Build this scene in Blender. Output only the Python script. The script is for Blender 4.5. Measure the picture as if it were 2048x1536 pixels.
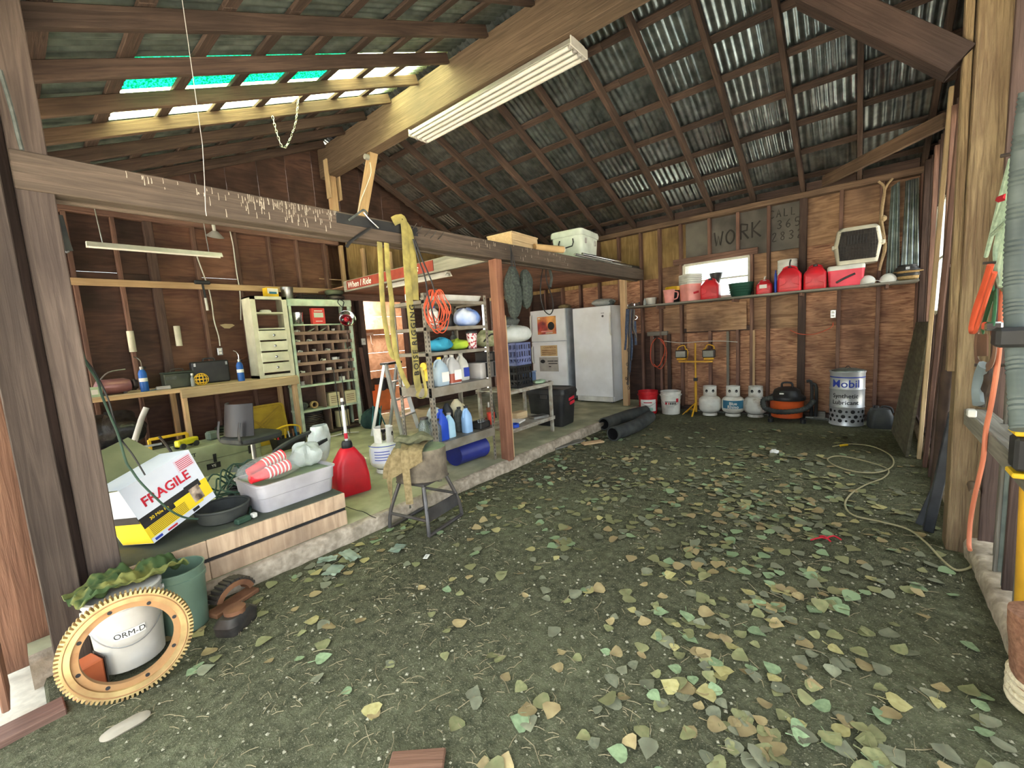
import bpy, bmesh, math, random
from math import sin, cos, pi, radians as R, sqrt, atan2
from mathutils import Vector as V, Matrix, Euler, noise
random.seed(11)
sc = bpy.context.scene
for o in list(bpy.data.objects): bpy.data.objects.remove(o, do_unlink=True)
C = sc.collection
# ---------------------------------------------------------------- camera
FPX, HC = 843.16, 1.42
_y, _p, _r = R(39.985), R(6.704), R(-3.594)
FW = V((cos(_y)*cos(_p), sin(_y)*cos(_p), -sin(_p)))
_rt = FW.cross(V((0, 0, 1))).normalized(); _up = _rt.cross(FW)
RT = _rt*cos(_r) + _up*sin(_r); UP = -_rt*sin(_r) + _up*cos(_r)
CAM = V((0, 0, HC))
cd = bpy.data.cameras.new('camera'); cam = bpy.data.objects.new('camera', cd); C.objects.link(cam)
cd.sensor_fit = 'HORIZONTAL'; cd.sensor_width = 36; cd.lens = FPX/2048*36; cd.clip_start = .02; cd.clip_end = 300
cam.matrix_world = Matrix(((RT.x, UP.x, -FW.x, CAM.x), (RT.y, UP.y, -FW.y, CAM.y), (RT.z, UP.z, -FW.z, CAM.z), (0, 0, 0, 1)))
sc.camera = cam
# ---------------------------------------------------------------- light
w = bpy.data.worlds.new('world'); sc.world = w; w.use_nodes = True
nt = w.node_tree; bg = nt.nodes['Background']
bg.inputs[0].default_value = (.86, .95, 1.0, 1); bg.inputs[1].default_value = 4.2
def lamp(name, kind, loc, energy, color=(1, 1, 1), size=1, size_y=None, direction=None):
    l = bpy.data.lights.new(name, kind); l.energy = energy; l.color = color
    if kind == 'AREA':
        l.shape = 'RECTANGLE'; l.size = size; l.size_y = size_y or size
    if kind == 'POINT': l.shadow_soft_size = size
    o = bpy.data.objects.new(name, l); C.objects.link(o); o.location = loc
    if direction: o.rotation_euler = V(direction).to_track_quat('-Z', 'Y').to_euler()
    return o
sun = lamp('sun', 'SUN', (0, 10, 12), 60, (1, .95, .86), direction=(.06, -.55, -.80)); sun.data.angle = R(1)
def portal(name, loc, sx, sy, direction):
    o = lamp(name, 'AREA', loc, 1, size=sx, size_y=sy, direction=direction); o.data.cycles.is_portal = True; return o
portal('doorway_portal', (-.35, 1.1, 1.35), 3.3, 2.7, (1, 0, 0))
lamp('side_room_added_light', 'POINT', (4.9, 7.9, 2.2), 90, (1, .86, .78), .12)  # unseen light, added to give the room beyond its pinkish brightness
vs = sc.view_settings
vs.view_transform = 'Standard'; vs.look = 'None'; vs.gamma = 1; vs.use_curve_mapping = False; vs.exposure = 0.5
# ---------------------------------------------------------------- pixels to places
def ray(x, y): return FW + RT*((x-1024)/FPX) - UP*((y-768)/FPX)
def P(x, y, ax, val):
    d = ray(x, y); i = 'xyz'.index(ax); return CAM + d*((val-CAM[i])/d[i])
def depth(p): return (V(p)-CAM).dot(FW)
def wid(p, npx): d = depth(p); return npx*d*d/(FPX*(V(p)-CAM).length)    # metres across the line of sight that span npx pixels at p
def hat(p, x, y):                                       # height where the pixel's ray passes the vertical through p
    d = ray(x, y); t = (V((p[0], p[1], 0))-V((0, 0, 0))).dot(V((d.x, d.y, 0)))/(d.x*d.x+d.y*d.y); return HC + d.z*t
# ---------------------------------------------------------------- things
def tag(o, label=None, cat=None, group=None, kind=None):
    if label: o['label'] = label
    if cat: o['category'] = cat
    if group: o['group'] = group
    if kind: o['kind'] = kind
    return o
def thing(name, label, cat, loc=(0, 0, 0), rz=0, group=None, kind=None, rot=None):
    o = bpy.data.objects.new(name, None); C.objects.link(o); o.location = loc
    o.rotation_euler = rot if rot else (0, 0, rz); o.empty_display_size = .05
    return tag(o, label, cat, group, kind)
def link(name, me, parent=None, loc=(0, 0, 0), rot=(0, 0, 0), M=None):
    o = bpy.data.objects.new(name, me); C.objects.link(o)
    if parent: o.parent = parent
    if M is not None: o.matrix_basis = M
    else: o.location = loc; o.rotation_euler = rot
    return o
def copy_tree(o, parent=None):
    c = o.copy(); C.objects.link(c); c.parent = parent
    for ch in o.children: copy_tree(ch, c)
    return c
# ---------------------------------------------------------------- materials
def lin(c):
    return tuple((v/255/12.92 if v/255 <= .04045 else ((v/255+.055)/1.055)**2.4) for v in c) + (1,)
MATS = {}
def mat(name, c1, c2=None, rough=.6, metal=0, scale=6, stretch=(1, 1, 1), bump=0, dirt=None, dscale=1.5, damt=.6, distort=0, spec=.4, trans=0, alpha=1, emit=None, es=0, vary=.0, detail=5, lo=.35, hi=.65, ior=1.45):
    if name in MATS: return MATS[name]
    m = bpy.data.materials.new(name); m.use_nodes = True; n = m.node_tree.nodes; l = m.node_tree.links
    b = n['Principled BSDF']; b.inputs['Roughness'].default_value = rough; b.inputs['Metallic'].default_value = metal
    b.inputs['Specular IOR Level'].default_value = spec
    b.inputs['Transmission Weight'].default_value = trans; b.inputs['Alpha'].default_value = alpha; b.inputs['IOR'].default_value = ior
    if emit: b.inputs['Emission Color'].default_value = lin(emit); b.inputs['Emission Strength'].default_value = es
    b.inputs['Base Color'].default_value = lin(c1)
    if c2 or bump or dirt:
        tc = n.new('ShaderNodeTexCoord'); mp = n.new('ShaderNodeMapping'); mp.inputs['Scale'].default_value = stretch
        oi = n.new('ShaderNodeObjectInfo'); mul = n.new('ShaderNodeVectorMath'); mul.operation = 'SCALE'; mul.inputs[0].default_value = (37, 23, 51)
        l.new(oi.outputs['Random'], mul.inputs['Scale'])
        add = n.new('ShaderNodeVectorMath'); l.new(tc.outputs['Object'], add.inputs[0]); l.new(mul.outputs[0], add.inputs[1])
        l.new(add.outputs[0], mp.inputs[0])
        nz = n.new('ShaderNodeTexNoise'); nz.inputs['Scale'].default_value = scale; nz.inputs['Detail'].default_value = detail; nz.inputs['Distortion'].default_value = distort
        l.new(mp.outputs[0], nz.inputs['Vector'])
        cr = n.new('ShaderNodeValToRGB'); cr.color_ramp.elements[0].position = lo; cr.color_ramp.elements[1].position = hi
        cr.color_ramp.elements[0].color = lin(c1); cr.color_ramp.elements[1].color = lin(c2 or c1)
        l.new(nz.outputs['Fac'], cr.inputs[0]); col = cr.outputs[0]
        if dirt:
            n2 = n.new('ShaderNodeTexNoise'); n2.inputs['Scale'].default_value = dscale; n2.inputs['Detail'].default_value = 4; l.new(add.outputs[0], n2.inputs['Vector'])
            r2 = n.new('ShaderNodeValToRGB'); r2.color_ramp.elements[0].position = .42; r2.color_ramp.elements[1].position = .68
            r2.color_ramp.elements[0].color = (0, 0, 0, 1); r2.color_ramp.elements[1].color = (damt, damt, damt, 1); l.new(n2.outputs['Fac'], r2.inputs[0])
            mx = n.new('ShaderNodeMix'); mx.data_type = 'RGBA'; l.new(r2.outputs[0], mx.inputs[0]); l.new(col, mx.inputs[6]); mx.inputs[7].default_value = lin(dirt); col = mx.outputs[2]
        if vary:
            hs = n.new('ShaderNodeHueSaturation'); mr = n.new('ShaderNodeMapRange'); mr.inputs[3].default_value = 1-vary; mr.inputs[4].default_value = 1+vary
            l.new(oi.outputs['Random'], mr.inputs[0]); l.new(mr.outputs[0], hs.inputs['Value']); l.new(col, hs.inputs['Color']); col = hs.outputs[0]
        l.new(col, b.inputs['Base Color'])
        if bump:
            bp = n.new('ShaderNodeBump'); bp.inputs['Strength'].default_value = bump; bp.inputs['Distance'].default_value = .02
            l.new(nz.outputs['Fac'], bp.inputs['Height']); l.new(bp.outputs[0], b.inputs['Normal'])
    MATS[name] = m; return m
def dull(c, k=.38):
    g = sum(c)/3; return tuple(int(v+(g-v)*k) for v in c)
def wood(name, c1, c2, dirt=None, sc_=1.6, bump=.35, damt=.6, vary=.18, dscale=1.5, rough=.75):
    c1, c2, dirt = dull(c1), dull(c2), dull(dirt) if dirt else None
    return mat(name, c1, c2, rough, scale=sc_*2, stretch=(.6, 12, 12), detail=8, lo=.3, hi=.7, bump=bump, dirt=dirt, damt=damt, distort=1.2, vary=vary, dscale=dscale, spec=.25)
def plast(name, c, rough=.4, dirt=None, c2=None): return mat(name, c, c2 or tuple(int(v*.86) for v in c), rough, scale=5, dirt=dirt, damt=.35, dscale=6, bump=.02)
# ---------------------------------------------------------------- mesh building
class MB:
    def __init__(s): s.v = []; s.f = []; s.s = []; s.m = []
    def add(s, vs_, fs, smooth=False, M=None, mi=0):
        k = len(s.v)
        s.v += [tuple(M @ V(q)) for q in vs_] if M is not None else [tuple(q) for q in vs_]
        s.f += [tuple(i+k for i in f) for f in fs]; s.s += [smooth]*len(fs); s.m += [mi]*len(fs); return s
    def box(s, c, d, rz=0, M=None, ch=0, mi=0):
        x, y, z = (a/2 for a in d)
        T = Matrix.Translation(V(c)) @ Matrix.Rotation(rz, 4, 'Z')
        if M is not None: T = M @ T
        vs_, fs = cbox(x, y, z, ch); return s.add(vs_, fs, False, T, mi)
    def beam(s, p0, p1, w_, h_, up=V((0, 0, 1)), ch=0, mi=0):
        Mx, L = basis(p0, p1, up); vs_, fs = cbox(L/2, w_/2, h_/2, ch); return s.add(vs_, fs, False, Mx, mi)
    def loft(s, rings, cap=(True, True), smooth=True, M=None, mi=0):
        n = len(rings[0]); vs_ = [p for r in rings for p in r]; fs = []
        for a in range(len(rings)-1):
            for i in range(n):
                j = (i+1) % n; fs.append((a*n+i, a*n+j, a*n+n+j, a*n+n+i))
        if cap[0]: fs.append(tuple(range(n-1, -1, -1)))
        if cap[1]: fs.append(tuple(range((len(rings)-1)*n, len(rings)*n)))
        return s.add(vs_, fs, smooth, M, mi)
    def lathe(s, prof, n=20, M=None, cap=(True, True), c=(0, 0, 0), mi=0):
        return s.loft([[(c[0]+r*cos(2*pi*i/n), c[1]+r*sin(2*pi*i/n), c[2]+z) for i in range(n)] for r, z in prof], cap, True, M, mi)
    def cyl(s, p0, p1, r0, r1=None, n=14, cap=(True, True), mi=0):
        Mx, L = basis(p0, p1, V((0, 0, 1))); r1 = r0 if r1 is None else r1
        return s.loft([[(x, r*cos(2*pi*i/n), r*sin(2*pi*i/n)) for i in range(n)] for x, r in ((-L/2, r0), (L/2, r1))], cap, True, Mx, mi)
    def tube(s, pts, r, n=6, sub=4, closed=False, mi=0, flat=None, cap=True):
        pts = smooth_path(pts, sub, closed) if sub > 1 else [V(p) for p in pts]
        N = len(pts); rings = []; up = None
        for i, p in enumerate(pts):
            t = (pts[(i+1) % N]-pts[i-1]) if closed else (pts[min(i+1, N-1)]-pts[max(i-1, 0)])
            t = t.normalized() if t.length > 1e-9 else V((0, 0, 1))
            if up is None: up = t.orthogonal().normalized() if flat is None else (V(flat)-t*V(flat).dot(t)).normalized()
            else:
                up = up - t*up.dot(t); up = up.normalized() if up.length > 1e-6 else t.orthogonal().normalized()
            sd = t.cross(up); rr = r(i/max(N-1, 1)) if callable(r) else r
            if isinstance(rr, tuple): ra, rb = rr
            else: ra = rb = rr
            rings.append([p + up*(ra*cos(2*pi*k/n)) + sd*(rb*sin(2*pi*k/n)) for k in range(n)])
        if closed: rings.append(rings[0])
        return s.loft(rings, (cap and not closed, cap and not closed), True, None, mi)
    def grid(s, fn, nu, nv, smooth=True, thick=0, M=None, mi=0, two=False):
        vs_ = [V(fn(i/nu, j/nv)) for j in range(nv+1) for i in range(nu+1)]; W = nu+1
        fs = [(j*W+i, j*W+i+1, (j+1)*W+i+1, (j+1)*W+i) for j in range(nv) for i in range(nu)]
        if thick:
            k = len(vs_); nrm = [V((0, 0, 0)) for _ in vs_]
            for f in fs:
                q = (vs_[f[1]]-vs_[f[0]]).cross(vs_[f[3]]-vs_[f[0]])
                for i in f: nrm[i] += q
            vs_ += [p - nn.normalized()*thick for p, nn in zip(vs_, nrm)]
            fs += [tuple(i+k for i in reversed(f)) for f in fs]
            edge = [i for i in range(W)] + [j*W+nu for j in range(1, nv+1)] + [nv*W+i for i in range(nu-1, -1, -1)] + [j*W for j in range(nv-1, 0, -1)]
            for a, b in zip(edge, edge[1:]+edge[:1]): fs.append((b, a, a+k, b+k))
        return s.add(vs_, fs, smooth, M, mi)
    def mesh(s, name, mats, sharp=40):
        me = bpy.data.meshes.new(name); me.from_pydata(s.v, [], s.f)
        for m in (mats if isinstance(mats, (list, tuple)) else [mats]): me.materials.append(m)
        me.polygons.foreach_set('use_smooth', s.s); me.polygons.foreach_set('material_index', s.m)
        me.update()
        if any(s.s): me.set_sharp_from_angle(angle=R(sharp))
        return me
    def build(s, name, mats, parent=None, loc=(0, 0, 0), rot=(0, 0, 0), M=None, sharp=40):
        return link(name, s.mesh(name, mats, sharp), parent, loc, rot, M)
def cbox(x, y, z, ch=0):
    if not ch:
        return ([(a*x, b*y, c*z) for a in (-1, 1) for b in (-1, 1) for c in (-1, 1)],
                [(0, 1, 3, 2), (4, 6, 7, 5), (0, 4, 5, 1), (2, 3, 7, 6), (0, 2, 6, 4), (1, 5, 7, 3)])
    bm = bmesh.new(); bmesh.ops.create_cube(bm, size=2)
    for v in bm.verts: v.co = V((v.co.x*x, v.co.y*y, v.co.z*z))
    bmesh.ops.bevel(bm, geom=bm.edges[:], offset=min(ch, x*.45, y*.45, z*.45), segments=1, affect='EDGES', clamp_overlap=True)
    bm.verts.index_update(); r = ([tuple(v.co) for v in bm.verts], [tuple(v.index for v in f.verts) for f in bm.faces]); bm.free(); return r
def basis(p0, p1, up):
    p0, p1, up = V(p0), V(p1), V(up); x = p1-p0; L = x.length; x = x/L
    if abs(x.dot(up.normalized())) > .98: up = V((1, 0, 0)) if abs(x.x) < .9 else V((0, 1, 0))
    y = up.cross(x).normalized(); z = x.cross(y); c = (p0+p1)/2
    return Matrix(((x.x, y.x, z.x, c.x), (x.y, y.y, z.y, c.y), (x.z, y.z, z.z, c.z), (0, 0, 0, 1))), L
def smooth_path(pts, sub, closed=False):
    pts = [V(p) for p in pts]; n = len(pts); out = []
    for i in range(n if closed else n-1):
        g = (lambda k: pts[k % n]) if closed else (lambda k: pts[max(0, min(n-1, k))])
        a, b, c, d = g(i-1), g(i), g(i+1), g(i+2)
        for k in range(sub):
            t = k/sub; out.append(.5*((2*b)+(c-a)*t+(2*a-5*b+4*c-d)*t*t+(3*b-a-3*c+d)*t**3))
    if not closed: out.append(pts[-1])
    return out
def rr(w_, d_, r, z, n=4, cx=0, cy=0):                   # rounded rectangle ring
    r = min(r, w_/2-1e-4, d_/2-1e-4); out = []
    for sx, sy, a0 in ((1, 1, 0), (-1, 1, 90), (-1, -1, 180), (1, -1, 270)):
        for k in range(n+1):
            a = R(a0+90*k/n); out.append((cx+sx*(w_/2-r)+r*cos(a), cy+sy*(d_/2-r)+r*sin(a), z))
    return out
_pm = {}
def plank(name, p0, p1, w_, h_, m, parent=None, up=V((0, 0, 1)), ch=.004):
    Mx, L = basis(p0, p1, up); key = (round(L, 3), round(w_, 4), round(h_, 4), m.name)
    if key not in _pm: _pm[key] = MB().add(*cbox(L/2, w_/2, h_/2, ch)).mesh(name, m)
    return link(name, _pm[key], parent, M=Mx)
def text(name, s, m, size, M, parent=None, ext=.0012, align='CENTER', off=0, shear=0, space=1):
    cu = bpy.data.curves.new('t', 'FONT'); cu.body = s; cu.size = size; cu.extrude = ext; cu.align_x = align; cu.align_y = 'CENTER'; cu.offset = off; cu.shear = shear; cu.space_character = space; cu.resolution_u = 3
    o = bpy.data.objects.new('t', cu); C.objects.link(o); bpy.context.view_layer.update()
    me = bpy.data.meshes.new_from_object(o.evaluated_get(bpy.context.evaluated_depsgraph_get())); bpy.data.objects.remove(o); bpy.data.curves.remove(cu)
    me.materials.clear(); me.materials.append(m); me.name = name
    return link(name, me, parent, M=M)
def face(o, right, up): # matrix for flat print: x = right, y = up
    r = V(right).normalized(); u = (V(up)-r*V(up).dot(r)).normalized(); n = r.cross(u); o = V(o)
    return Matrix(((r.x, u.x, n.x, o.x), (r.y, u.y, n.y, o.y), (r.z, u.z, n.z, o.z), (0, 0, 0, 1)))
# ================================================================ materials of the building
W = {}
W['raft'] = wood('rafter_wood', (66, 46, 37), (98, 70, 54), dirt=(42, 31, 26))
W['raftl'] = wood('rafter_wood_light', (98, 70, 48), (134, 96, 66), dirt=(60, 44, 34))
W['purl'] = wood('purlin_wood', (62, 44, 36), (98, 70, 54), dirt=(40, 30, 26), sc_=3)
W['ridge'] = wood('ridge_wood', (92, 70, 49), (126, 96, 68), dirt=(70, 54, 42), dscale=.8, damt=.75)
W['beam'] = wood('loft_beam_wood', (84, 66, 52), (114, 91, 72), dirt=(56, 46, 38))
W['post'] = wood('red_post_wood', (140, 74, 44), (172, 100, 64), dirt=(90, 48, 34))
W['postd'] = wood('old_post_wood', (70, 54, 45), (98, 78, 66), dirt=(48, 36, 34), dscale=1.2)
W['postr'] = wood('rough_post_wood', (132, 98, 60), (176, 142, 88), dirt=(110, 70, 44), sc_=2.6, bump=.9)
W['stud'] = wood('stud_wood', (112, 70, 54), (150, 100, 76), dirt=(76, 48, 40))
W['studd'] = wood('stud_wood_dark', (70, 48, 40), (98, 70, 56), dirt=(44, 32, 28))
W['rail'] = wood('yellow_rail_wood', (196, 146, 84), (220, 172, 108), dirt=(150, 104, 62), damt=.4)
W['pine'] = wood('pine_wood', (188, 150, 92), (214, 178, 118), dirt=(132, 102, 64), damt=.5)
W['grey'] = wood('weathered_wood', (112, 104, 90), (150, 142, 122), dirt=(78, 72, 60))
W['plank'] = wood('fence_plank_wood', (126, 77, 50), (152, 98, 66), dirt=(96, 56, 38))
def plyw(name, c1, c2, dirt, scale=1.2, damt=.75, dscale=2.2, st=(1, 7, 7), dis=3.0): return mat(name, dull(c1, .32), dull(c2, .32), .7, scale=scale, stretch=st, dirt=dull(dirt), damt=damt, dscale=dscale, distort=dis, vary=.16, bump=.12, spec=.25)
W['plyb'] = plyw('plywood_back', (150, 88, 56), (214, 146, 98), (96, 54, 40), scale=2.6)
W['plyo'] = plyw('plywood_back_upper', (150, 102, 64), (196, 142, 94), (84, 56, 42), scale=1.4)
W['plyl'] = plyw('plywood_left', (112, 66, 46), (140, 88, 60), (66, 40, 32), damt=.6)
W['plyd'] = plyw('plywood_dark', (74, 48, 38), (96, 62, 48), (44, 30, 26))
W['plyy'] = plyw('plywood_yellow', (150, 112, 52), (180, 138, 72), (100, 72, 36), st=(7, 7, 1))
W['plyg'] = plyw('plywood_grey', (92, 86, 78), (116, 108, 96), (64, 58, 54), st=(2, 2, 2), dis=.5)
W['plyloft'] = plyw('plywood_loft', (134, 82, 58), (166, 106, 76), (92, 54, 40))
galv = mat('galvanised_sheet', (120, 130, 130), (168, 176, 176), .28, .9, scale=9, dirt=(96, 98, 92), damt=.45, dscale=3, bump=.03)
galvd = mat('galvanised_sheet_old', (96, 106, 102), (132, 142, 136), .45, .7, scale=9, dirt=(84, 88, 80), damt=.5, dscale=3, bump=.03)
conc = mat('concrete_slab', (146, 146, 118), (180, 176, 142), .85, scale=5, dirt=(116, 120, 92), damt=.7, dscale=1.6, bump=.15)
concl = mat('concrete_edge', (150, 136, 118), (186, 170, 150), .9, scale=26, dirt=(104, 94, 76), damt=.6, dscale=7, bump=.5)
def dirt_mat():
    m = bpy.data.materials.new('dirt_floor'); m.use_nodes = True; n = m.node_tree.nodes; l = m.node_tree.links; b = n['Principled BSDF']
    tc = n.new('ShaderNodeTexCoord')
    def nz(s, d=6):
        q = n.new('ShaderNodeTexNoise'); q.inputs['Scale'].default_value = s; q.inputs['Detail'].default_value = d; q.inputs['Roughness'].default_value = .65; l.new(tc.outputs['Object'], q.inputs['Vector']); return q
    def ramp(q, a, b_, ca, cb):
        r = n.new('ShaderNodeValToRGB'); r.color_ramp.elements[0].position = a; r.color_ramp.elements[1].position = b_
        r.color_ramp.elements[0].color = ca; r.color_ramp.elements[1].color = cb; l.new(q.outputs['Fac'], r.inputs[0]); return r
    big, mid, fine = nz(.8), nz(22, 9), nz(110, 4)
    c1 = ramp(big, .35, .65, lin((66, 67, 50)), lin((112, 115, 86)))
    c2 = ramp(mid, .35, .7, lin((44, 42, 33)), lin((132, 130, 102)))
    mx = n.new('ShaderNodeMix'); mx.data_type = 'RGBA'; mx.inputs[0].default_value = .5; l.new(c1.outputs[0], mx.inputs[6]); l.new(c2.outputs[0], mx.inputs[7])
    sp = ramp(fine, .57, .66, (0, 0, 0, 1), (1, 1, 1, 1))
    m2 = n.new('ShaderNodeMix'); m2.data_type = 'RGBA'; l.new(sp.outputs[0], m2.inputs[0]); l.new(mx.outputs[2], m2.inputs[6]); m2.inputs[7].default_value = lin((150, 144, 118))
    l.new(m2.outputs[2], b.inputs['Base Color']); b.inputs['Roughness'].default_value = .95; b.inputs['Specular IOR Level'].default_value = .15
    ad = n.new('ShaderNodeMath'); l.new(mid.outputs['Fac'], ad.inputs[0]); l.new(fine.outputs['Fac'], ad.inputs[1])
    bp = n.new('ShaderNodeBump'); bp.inputs['Strength'].default_value = 1.0; bp.inputs['Distance'].default_value = .015; l.new(ad.outputs[0], bp.inputs['Height']); l.new(bp.outputs[0], b.inputs['Normal'])
    return m
def thin_panel(name, c1, c2, clear=0, scale=70):           # corrugated fibreglass and dusty glass: lets light through, diffused
    m = bpy.data.materials.new(name); m.use_nodes = True; n = m.node_tree.nodes; l = m.node_tree.links
    n.remove(n['Principled BSDF'])
    t = n.new('ShaderNodeBsdfTranslucent'); tr = n.new('ShaderNodeBsdfTransparent'); tr.inputs[0].default_value = lin(c2)
    nzz = n.new('ShaderNodeTexNoise'); nzz.inputs['Scale'].default_value = scale; tc = n.new('ShaderNodeTexCoord'); l.new(tc.outputs['Object'], nzz.inputs['Vector'])
    r = n.new('ShaderNodeValToRGB'); r.color_ramp.elements[0].position = .42; r.color_ramp.elements[1].position = .6; r.color_ramp.elements[0].color = lin(c1); r.color_ramp.elements[1].color = lin(c2)
    l.new(nzz.outputs['Fac'], r.inputs[0]); l.new(r.outputs[0], t.inputs[0])
    mx = n.new('ShaderNodeMixShader'); mx.inputs[0].default_value = clear; l.new(t.outputs[0], mx.inputs[1]); l.new(tr.outputs[0], mx.inputs[2]); l.new(mx.outputs[0], n['Material Output'].inputs[0]); return m
fib_green = thin_panel('green_fibreglass', (0, 44, 24), (6, 96, 62))
fib_glare = thin_panel('glare_fibreglass', (190, 208, 136), (238, 246, 200))  # pale copy of the green panel: overexposed sun glare put into the colour
# ================================================================ ground, floor, slab
gm = mat('gravel_ground', (186, 178, 162), (206, 198, 180), .95, scale=30)
tag(MB().add([(-25, -25, -.03), (30, -25, -.03), (30, 30, -.03), (-25, 30, -.03)], [(0, 1, 2, 3)]).build('ground', gm), 'pale sunlit gravel outside the shed', 'ground', kind='structure')
def fz(x, y): return -.09 if (x < -.06 and y > 2.56) else .012*noise.noise(V((x*1.3, y*1.3, 0)))+.006*noise.noise(V((x*5, y*5, 3)))+.004*noise.noise(V((x*13, y*13, 7)))
FX0, FX1, FY0, FY1 = -.65, 7.22, -.66, 2.9
tag(MB().grid(lambda u, v: (FX0+u*(FX1-FX0), FY0+v*(FY1-FY0), fz(FX0+u*(FX1-FX0), FY0+v*(FY1-FY0))-.004), 200, 100).build('floor', dirt_mat()), 'packed grey-green dirt floor strewn with leaves', 'floor', kind='structure')
ZS, YS = .11, 2.84
def slabpt(u, v):
    x = -.1+u*7.3
    e = .012*noise.noise(V((x*3, 0, 0)))+.010*noise.noise(V((x*11, 2, 0)))
    prof = [(YS-.015+e, -.03), (YS-.012+e, .05), (YS-.004+e, ZS-.02), (YS+.018+e, ZS-.003), (YS+.06, ZS), (YS+.9, ZS), (YS+3.95, ZS)]
    k = min(int(v*6+1e-6), 5); t = v*6-k; a, b = prof[k], prof[k+1]
    return (x, a[0]+(b[0]-a[0])*t, a[1]+(b[1]-a[1])*t + (.003*noise.noise(V((x*2, v*9, 0))) if v > .5 else 0))
slab = thing('floor_slab', 'raised concrete slab with a rough broken edge under the loft', 'floor', kind='structure')
sl = MB().grid(slabpt, 160, 12); sl.m = [1 if (i//160) < 7 else 0 for i in range(len(sl.f))]
sl.build('slab', [conc, concl], slab, sharp=60)
MB().tube([P(a, b, 'z', ZS+.001) for a, b in ((684, 1010), (700, 1016), (712, 1020), (728, 1024), (742, 1032), (752, 1036))], (.004, .0015), 5, 3, flat=(1, 0, 0)).build('crack', mat('crack_dark', (40, 38, 32), (52, 50, 42), .95), slab)
# ================================================================ back wall (writing, shelf, window)
XB = 7.10
wb = thing('wall_back', 'studded plywood wall with painted writing and a long shelf', 'wall', kind='structure')
ys = [-.49, -.131, .262, .666, 1.070, 1.464, 1.857, 2.228, 2.627, 2.95, 3.35, 3.75, 4.15, 4.55, 4.95, 5.35, 5.75, 6.15, 6.55]
for i, y in enumerate(ys):
    top = 2.99
    if y in (1.464, 1.857):
        plank('stud', (XB+.045, y, .06), (XB+.045, y, 1.74), .09, .04, W['stud'], wb, up=(0, 1, 0)); plank('stud', (XB+.045, y, 2.36), (XB+.045, y, top), .09, .04, W['stud'], wb, up=(0, 1, 0))
    elif y == 2.228:
        plank('stud', (XB+.045, y+.06, .06), (XB+.045, y+.06, top), .09, .04, W['stud'], wb, up=(0, 1, 0))
    else: plank('stud', (XB+.045, y, .06), (XB+.045, y, top), .09, .085 if y == .666 else .04, W['studd' if y == .666 else 'stud'], wb, up=(0, 1, 0))
plank('stud', (XB+.045, 1.28, .06), (XB+.045, 1.28, 2.36), .09, .04, W['stud'], wb, up=(0, 1, 0))
def bpanel(y0, y1, z0, z1, m): plank('plywood_panel', (XB+.105, y0, (z0+z1)/2), (XB+.105, y1, (z0+z1)/2), .018, z1-z0, m, wb)
cols = [-.62] + ys[1:]
for a, b in zip(cols, cols[1:]+[6.75]):
    if b > 2.9 and a > 2.5:
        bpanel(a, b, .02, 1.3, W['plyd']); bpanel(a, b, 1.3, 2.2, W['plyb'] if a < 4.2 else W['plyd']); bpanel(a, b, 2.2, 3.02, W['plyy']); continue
    bpanel(a, b, .02, 1.27, W['plyb'])
    if 1.2 < a < 1.9: 
        bpanel(a, b, 1.27, 1.77, W['plyo']); 
    else: bpanel(a, b if b != 1.464 else 1.28, 1.27, 2.36, W['plyb'] if a < .6 else W['plyo'])
    bpanel(a, b, 2.36, 3.02, W['plyg'] if .66 < a < 1.86 else (W['plyy'] if a > 1.86 else W['plyo']))
plank('top_plate', (XB+.03, -.6, 3.02), (XB+.03, 6.7, 3.02), .12, .075, W['raftl'], wb)
plank('sill_plate', (XB+.05, -.6, .04), (XB+.05, 6.7, .04), .10, .06, W['studd'], wb)
plank('window_header', (XB+.02, 1.2, 2.40), (XB+.02, 2.4, 2.40), .06, .09, W['stud'], wb)
plank('blocking', (XB+.03, 2.25, 1.30), (XB+.03, 1.28, 1.30), .05, .07, W['studd'], wb)
plank('patch_panel', (XB-.006, 2.20, 1.50), (XB-.006, 1.34, 1.50), .012, .44, W['plyo'], wb)
plank('blocking', (XB+.03, 2.86, 1.28), (XB+.03, 2.52, 1.28), .06, .07, W['grey'], wb)
for y, m in ((2.78, 'stud'), (2.50, 'studd'), (1.60, 'grey'), (1.25, 'rail')): plank('batten', (XB+.02, y, .08), (XB+.02, y, 1.26), .03, .06 if y > 2 else .035, W[m], wb, up=(0, 1, 0))
bpanel(1.31, 1.464, 1.27, 1.77, W['plyo'])
for k in range(33):
    y0 = -.66+.226*k
    if 1.1 < y0 < 2.25:
        plank('sheathing_board', (XB+.135, y0, .02), (XB+.135, y0, 1.25), .02, .228, W['plyd'], wb, up=(0, 1, 0)); plank('sheathing_board', (XB+.135, y0, 2.34), (XB+.135, y0, 3.22), .02, .228, W['plyd'], wb, up=(0, 1, 0)); continue
    plank('sheathing_board', (XB+.135, y0, .02), (XB+.135, y0, 3.22), .02, .228, W['plyd'], wb, up=(0, 1, 0))
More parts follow.
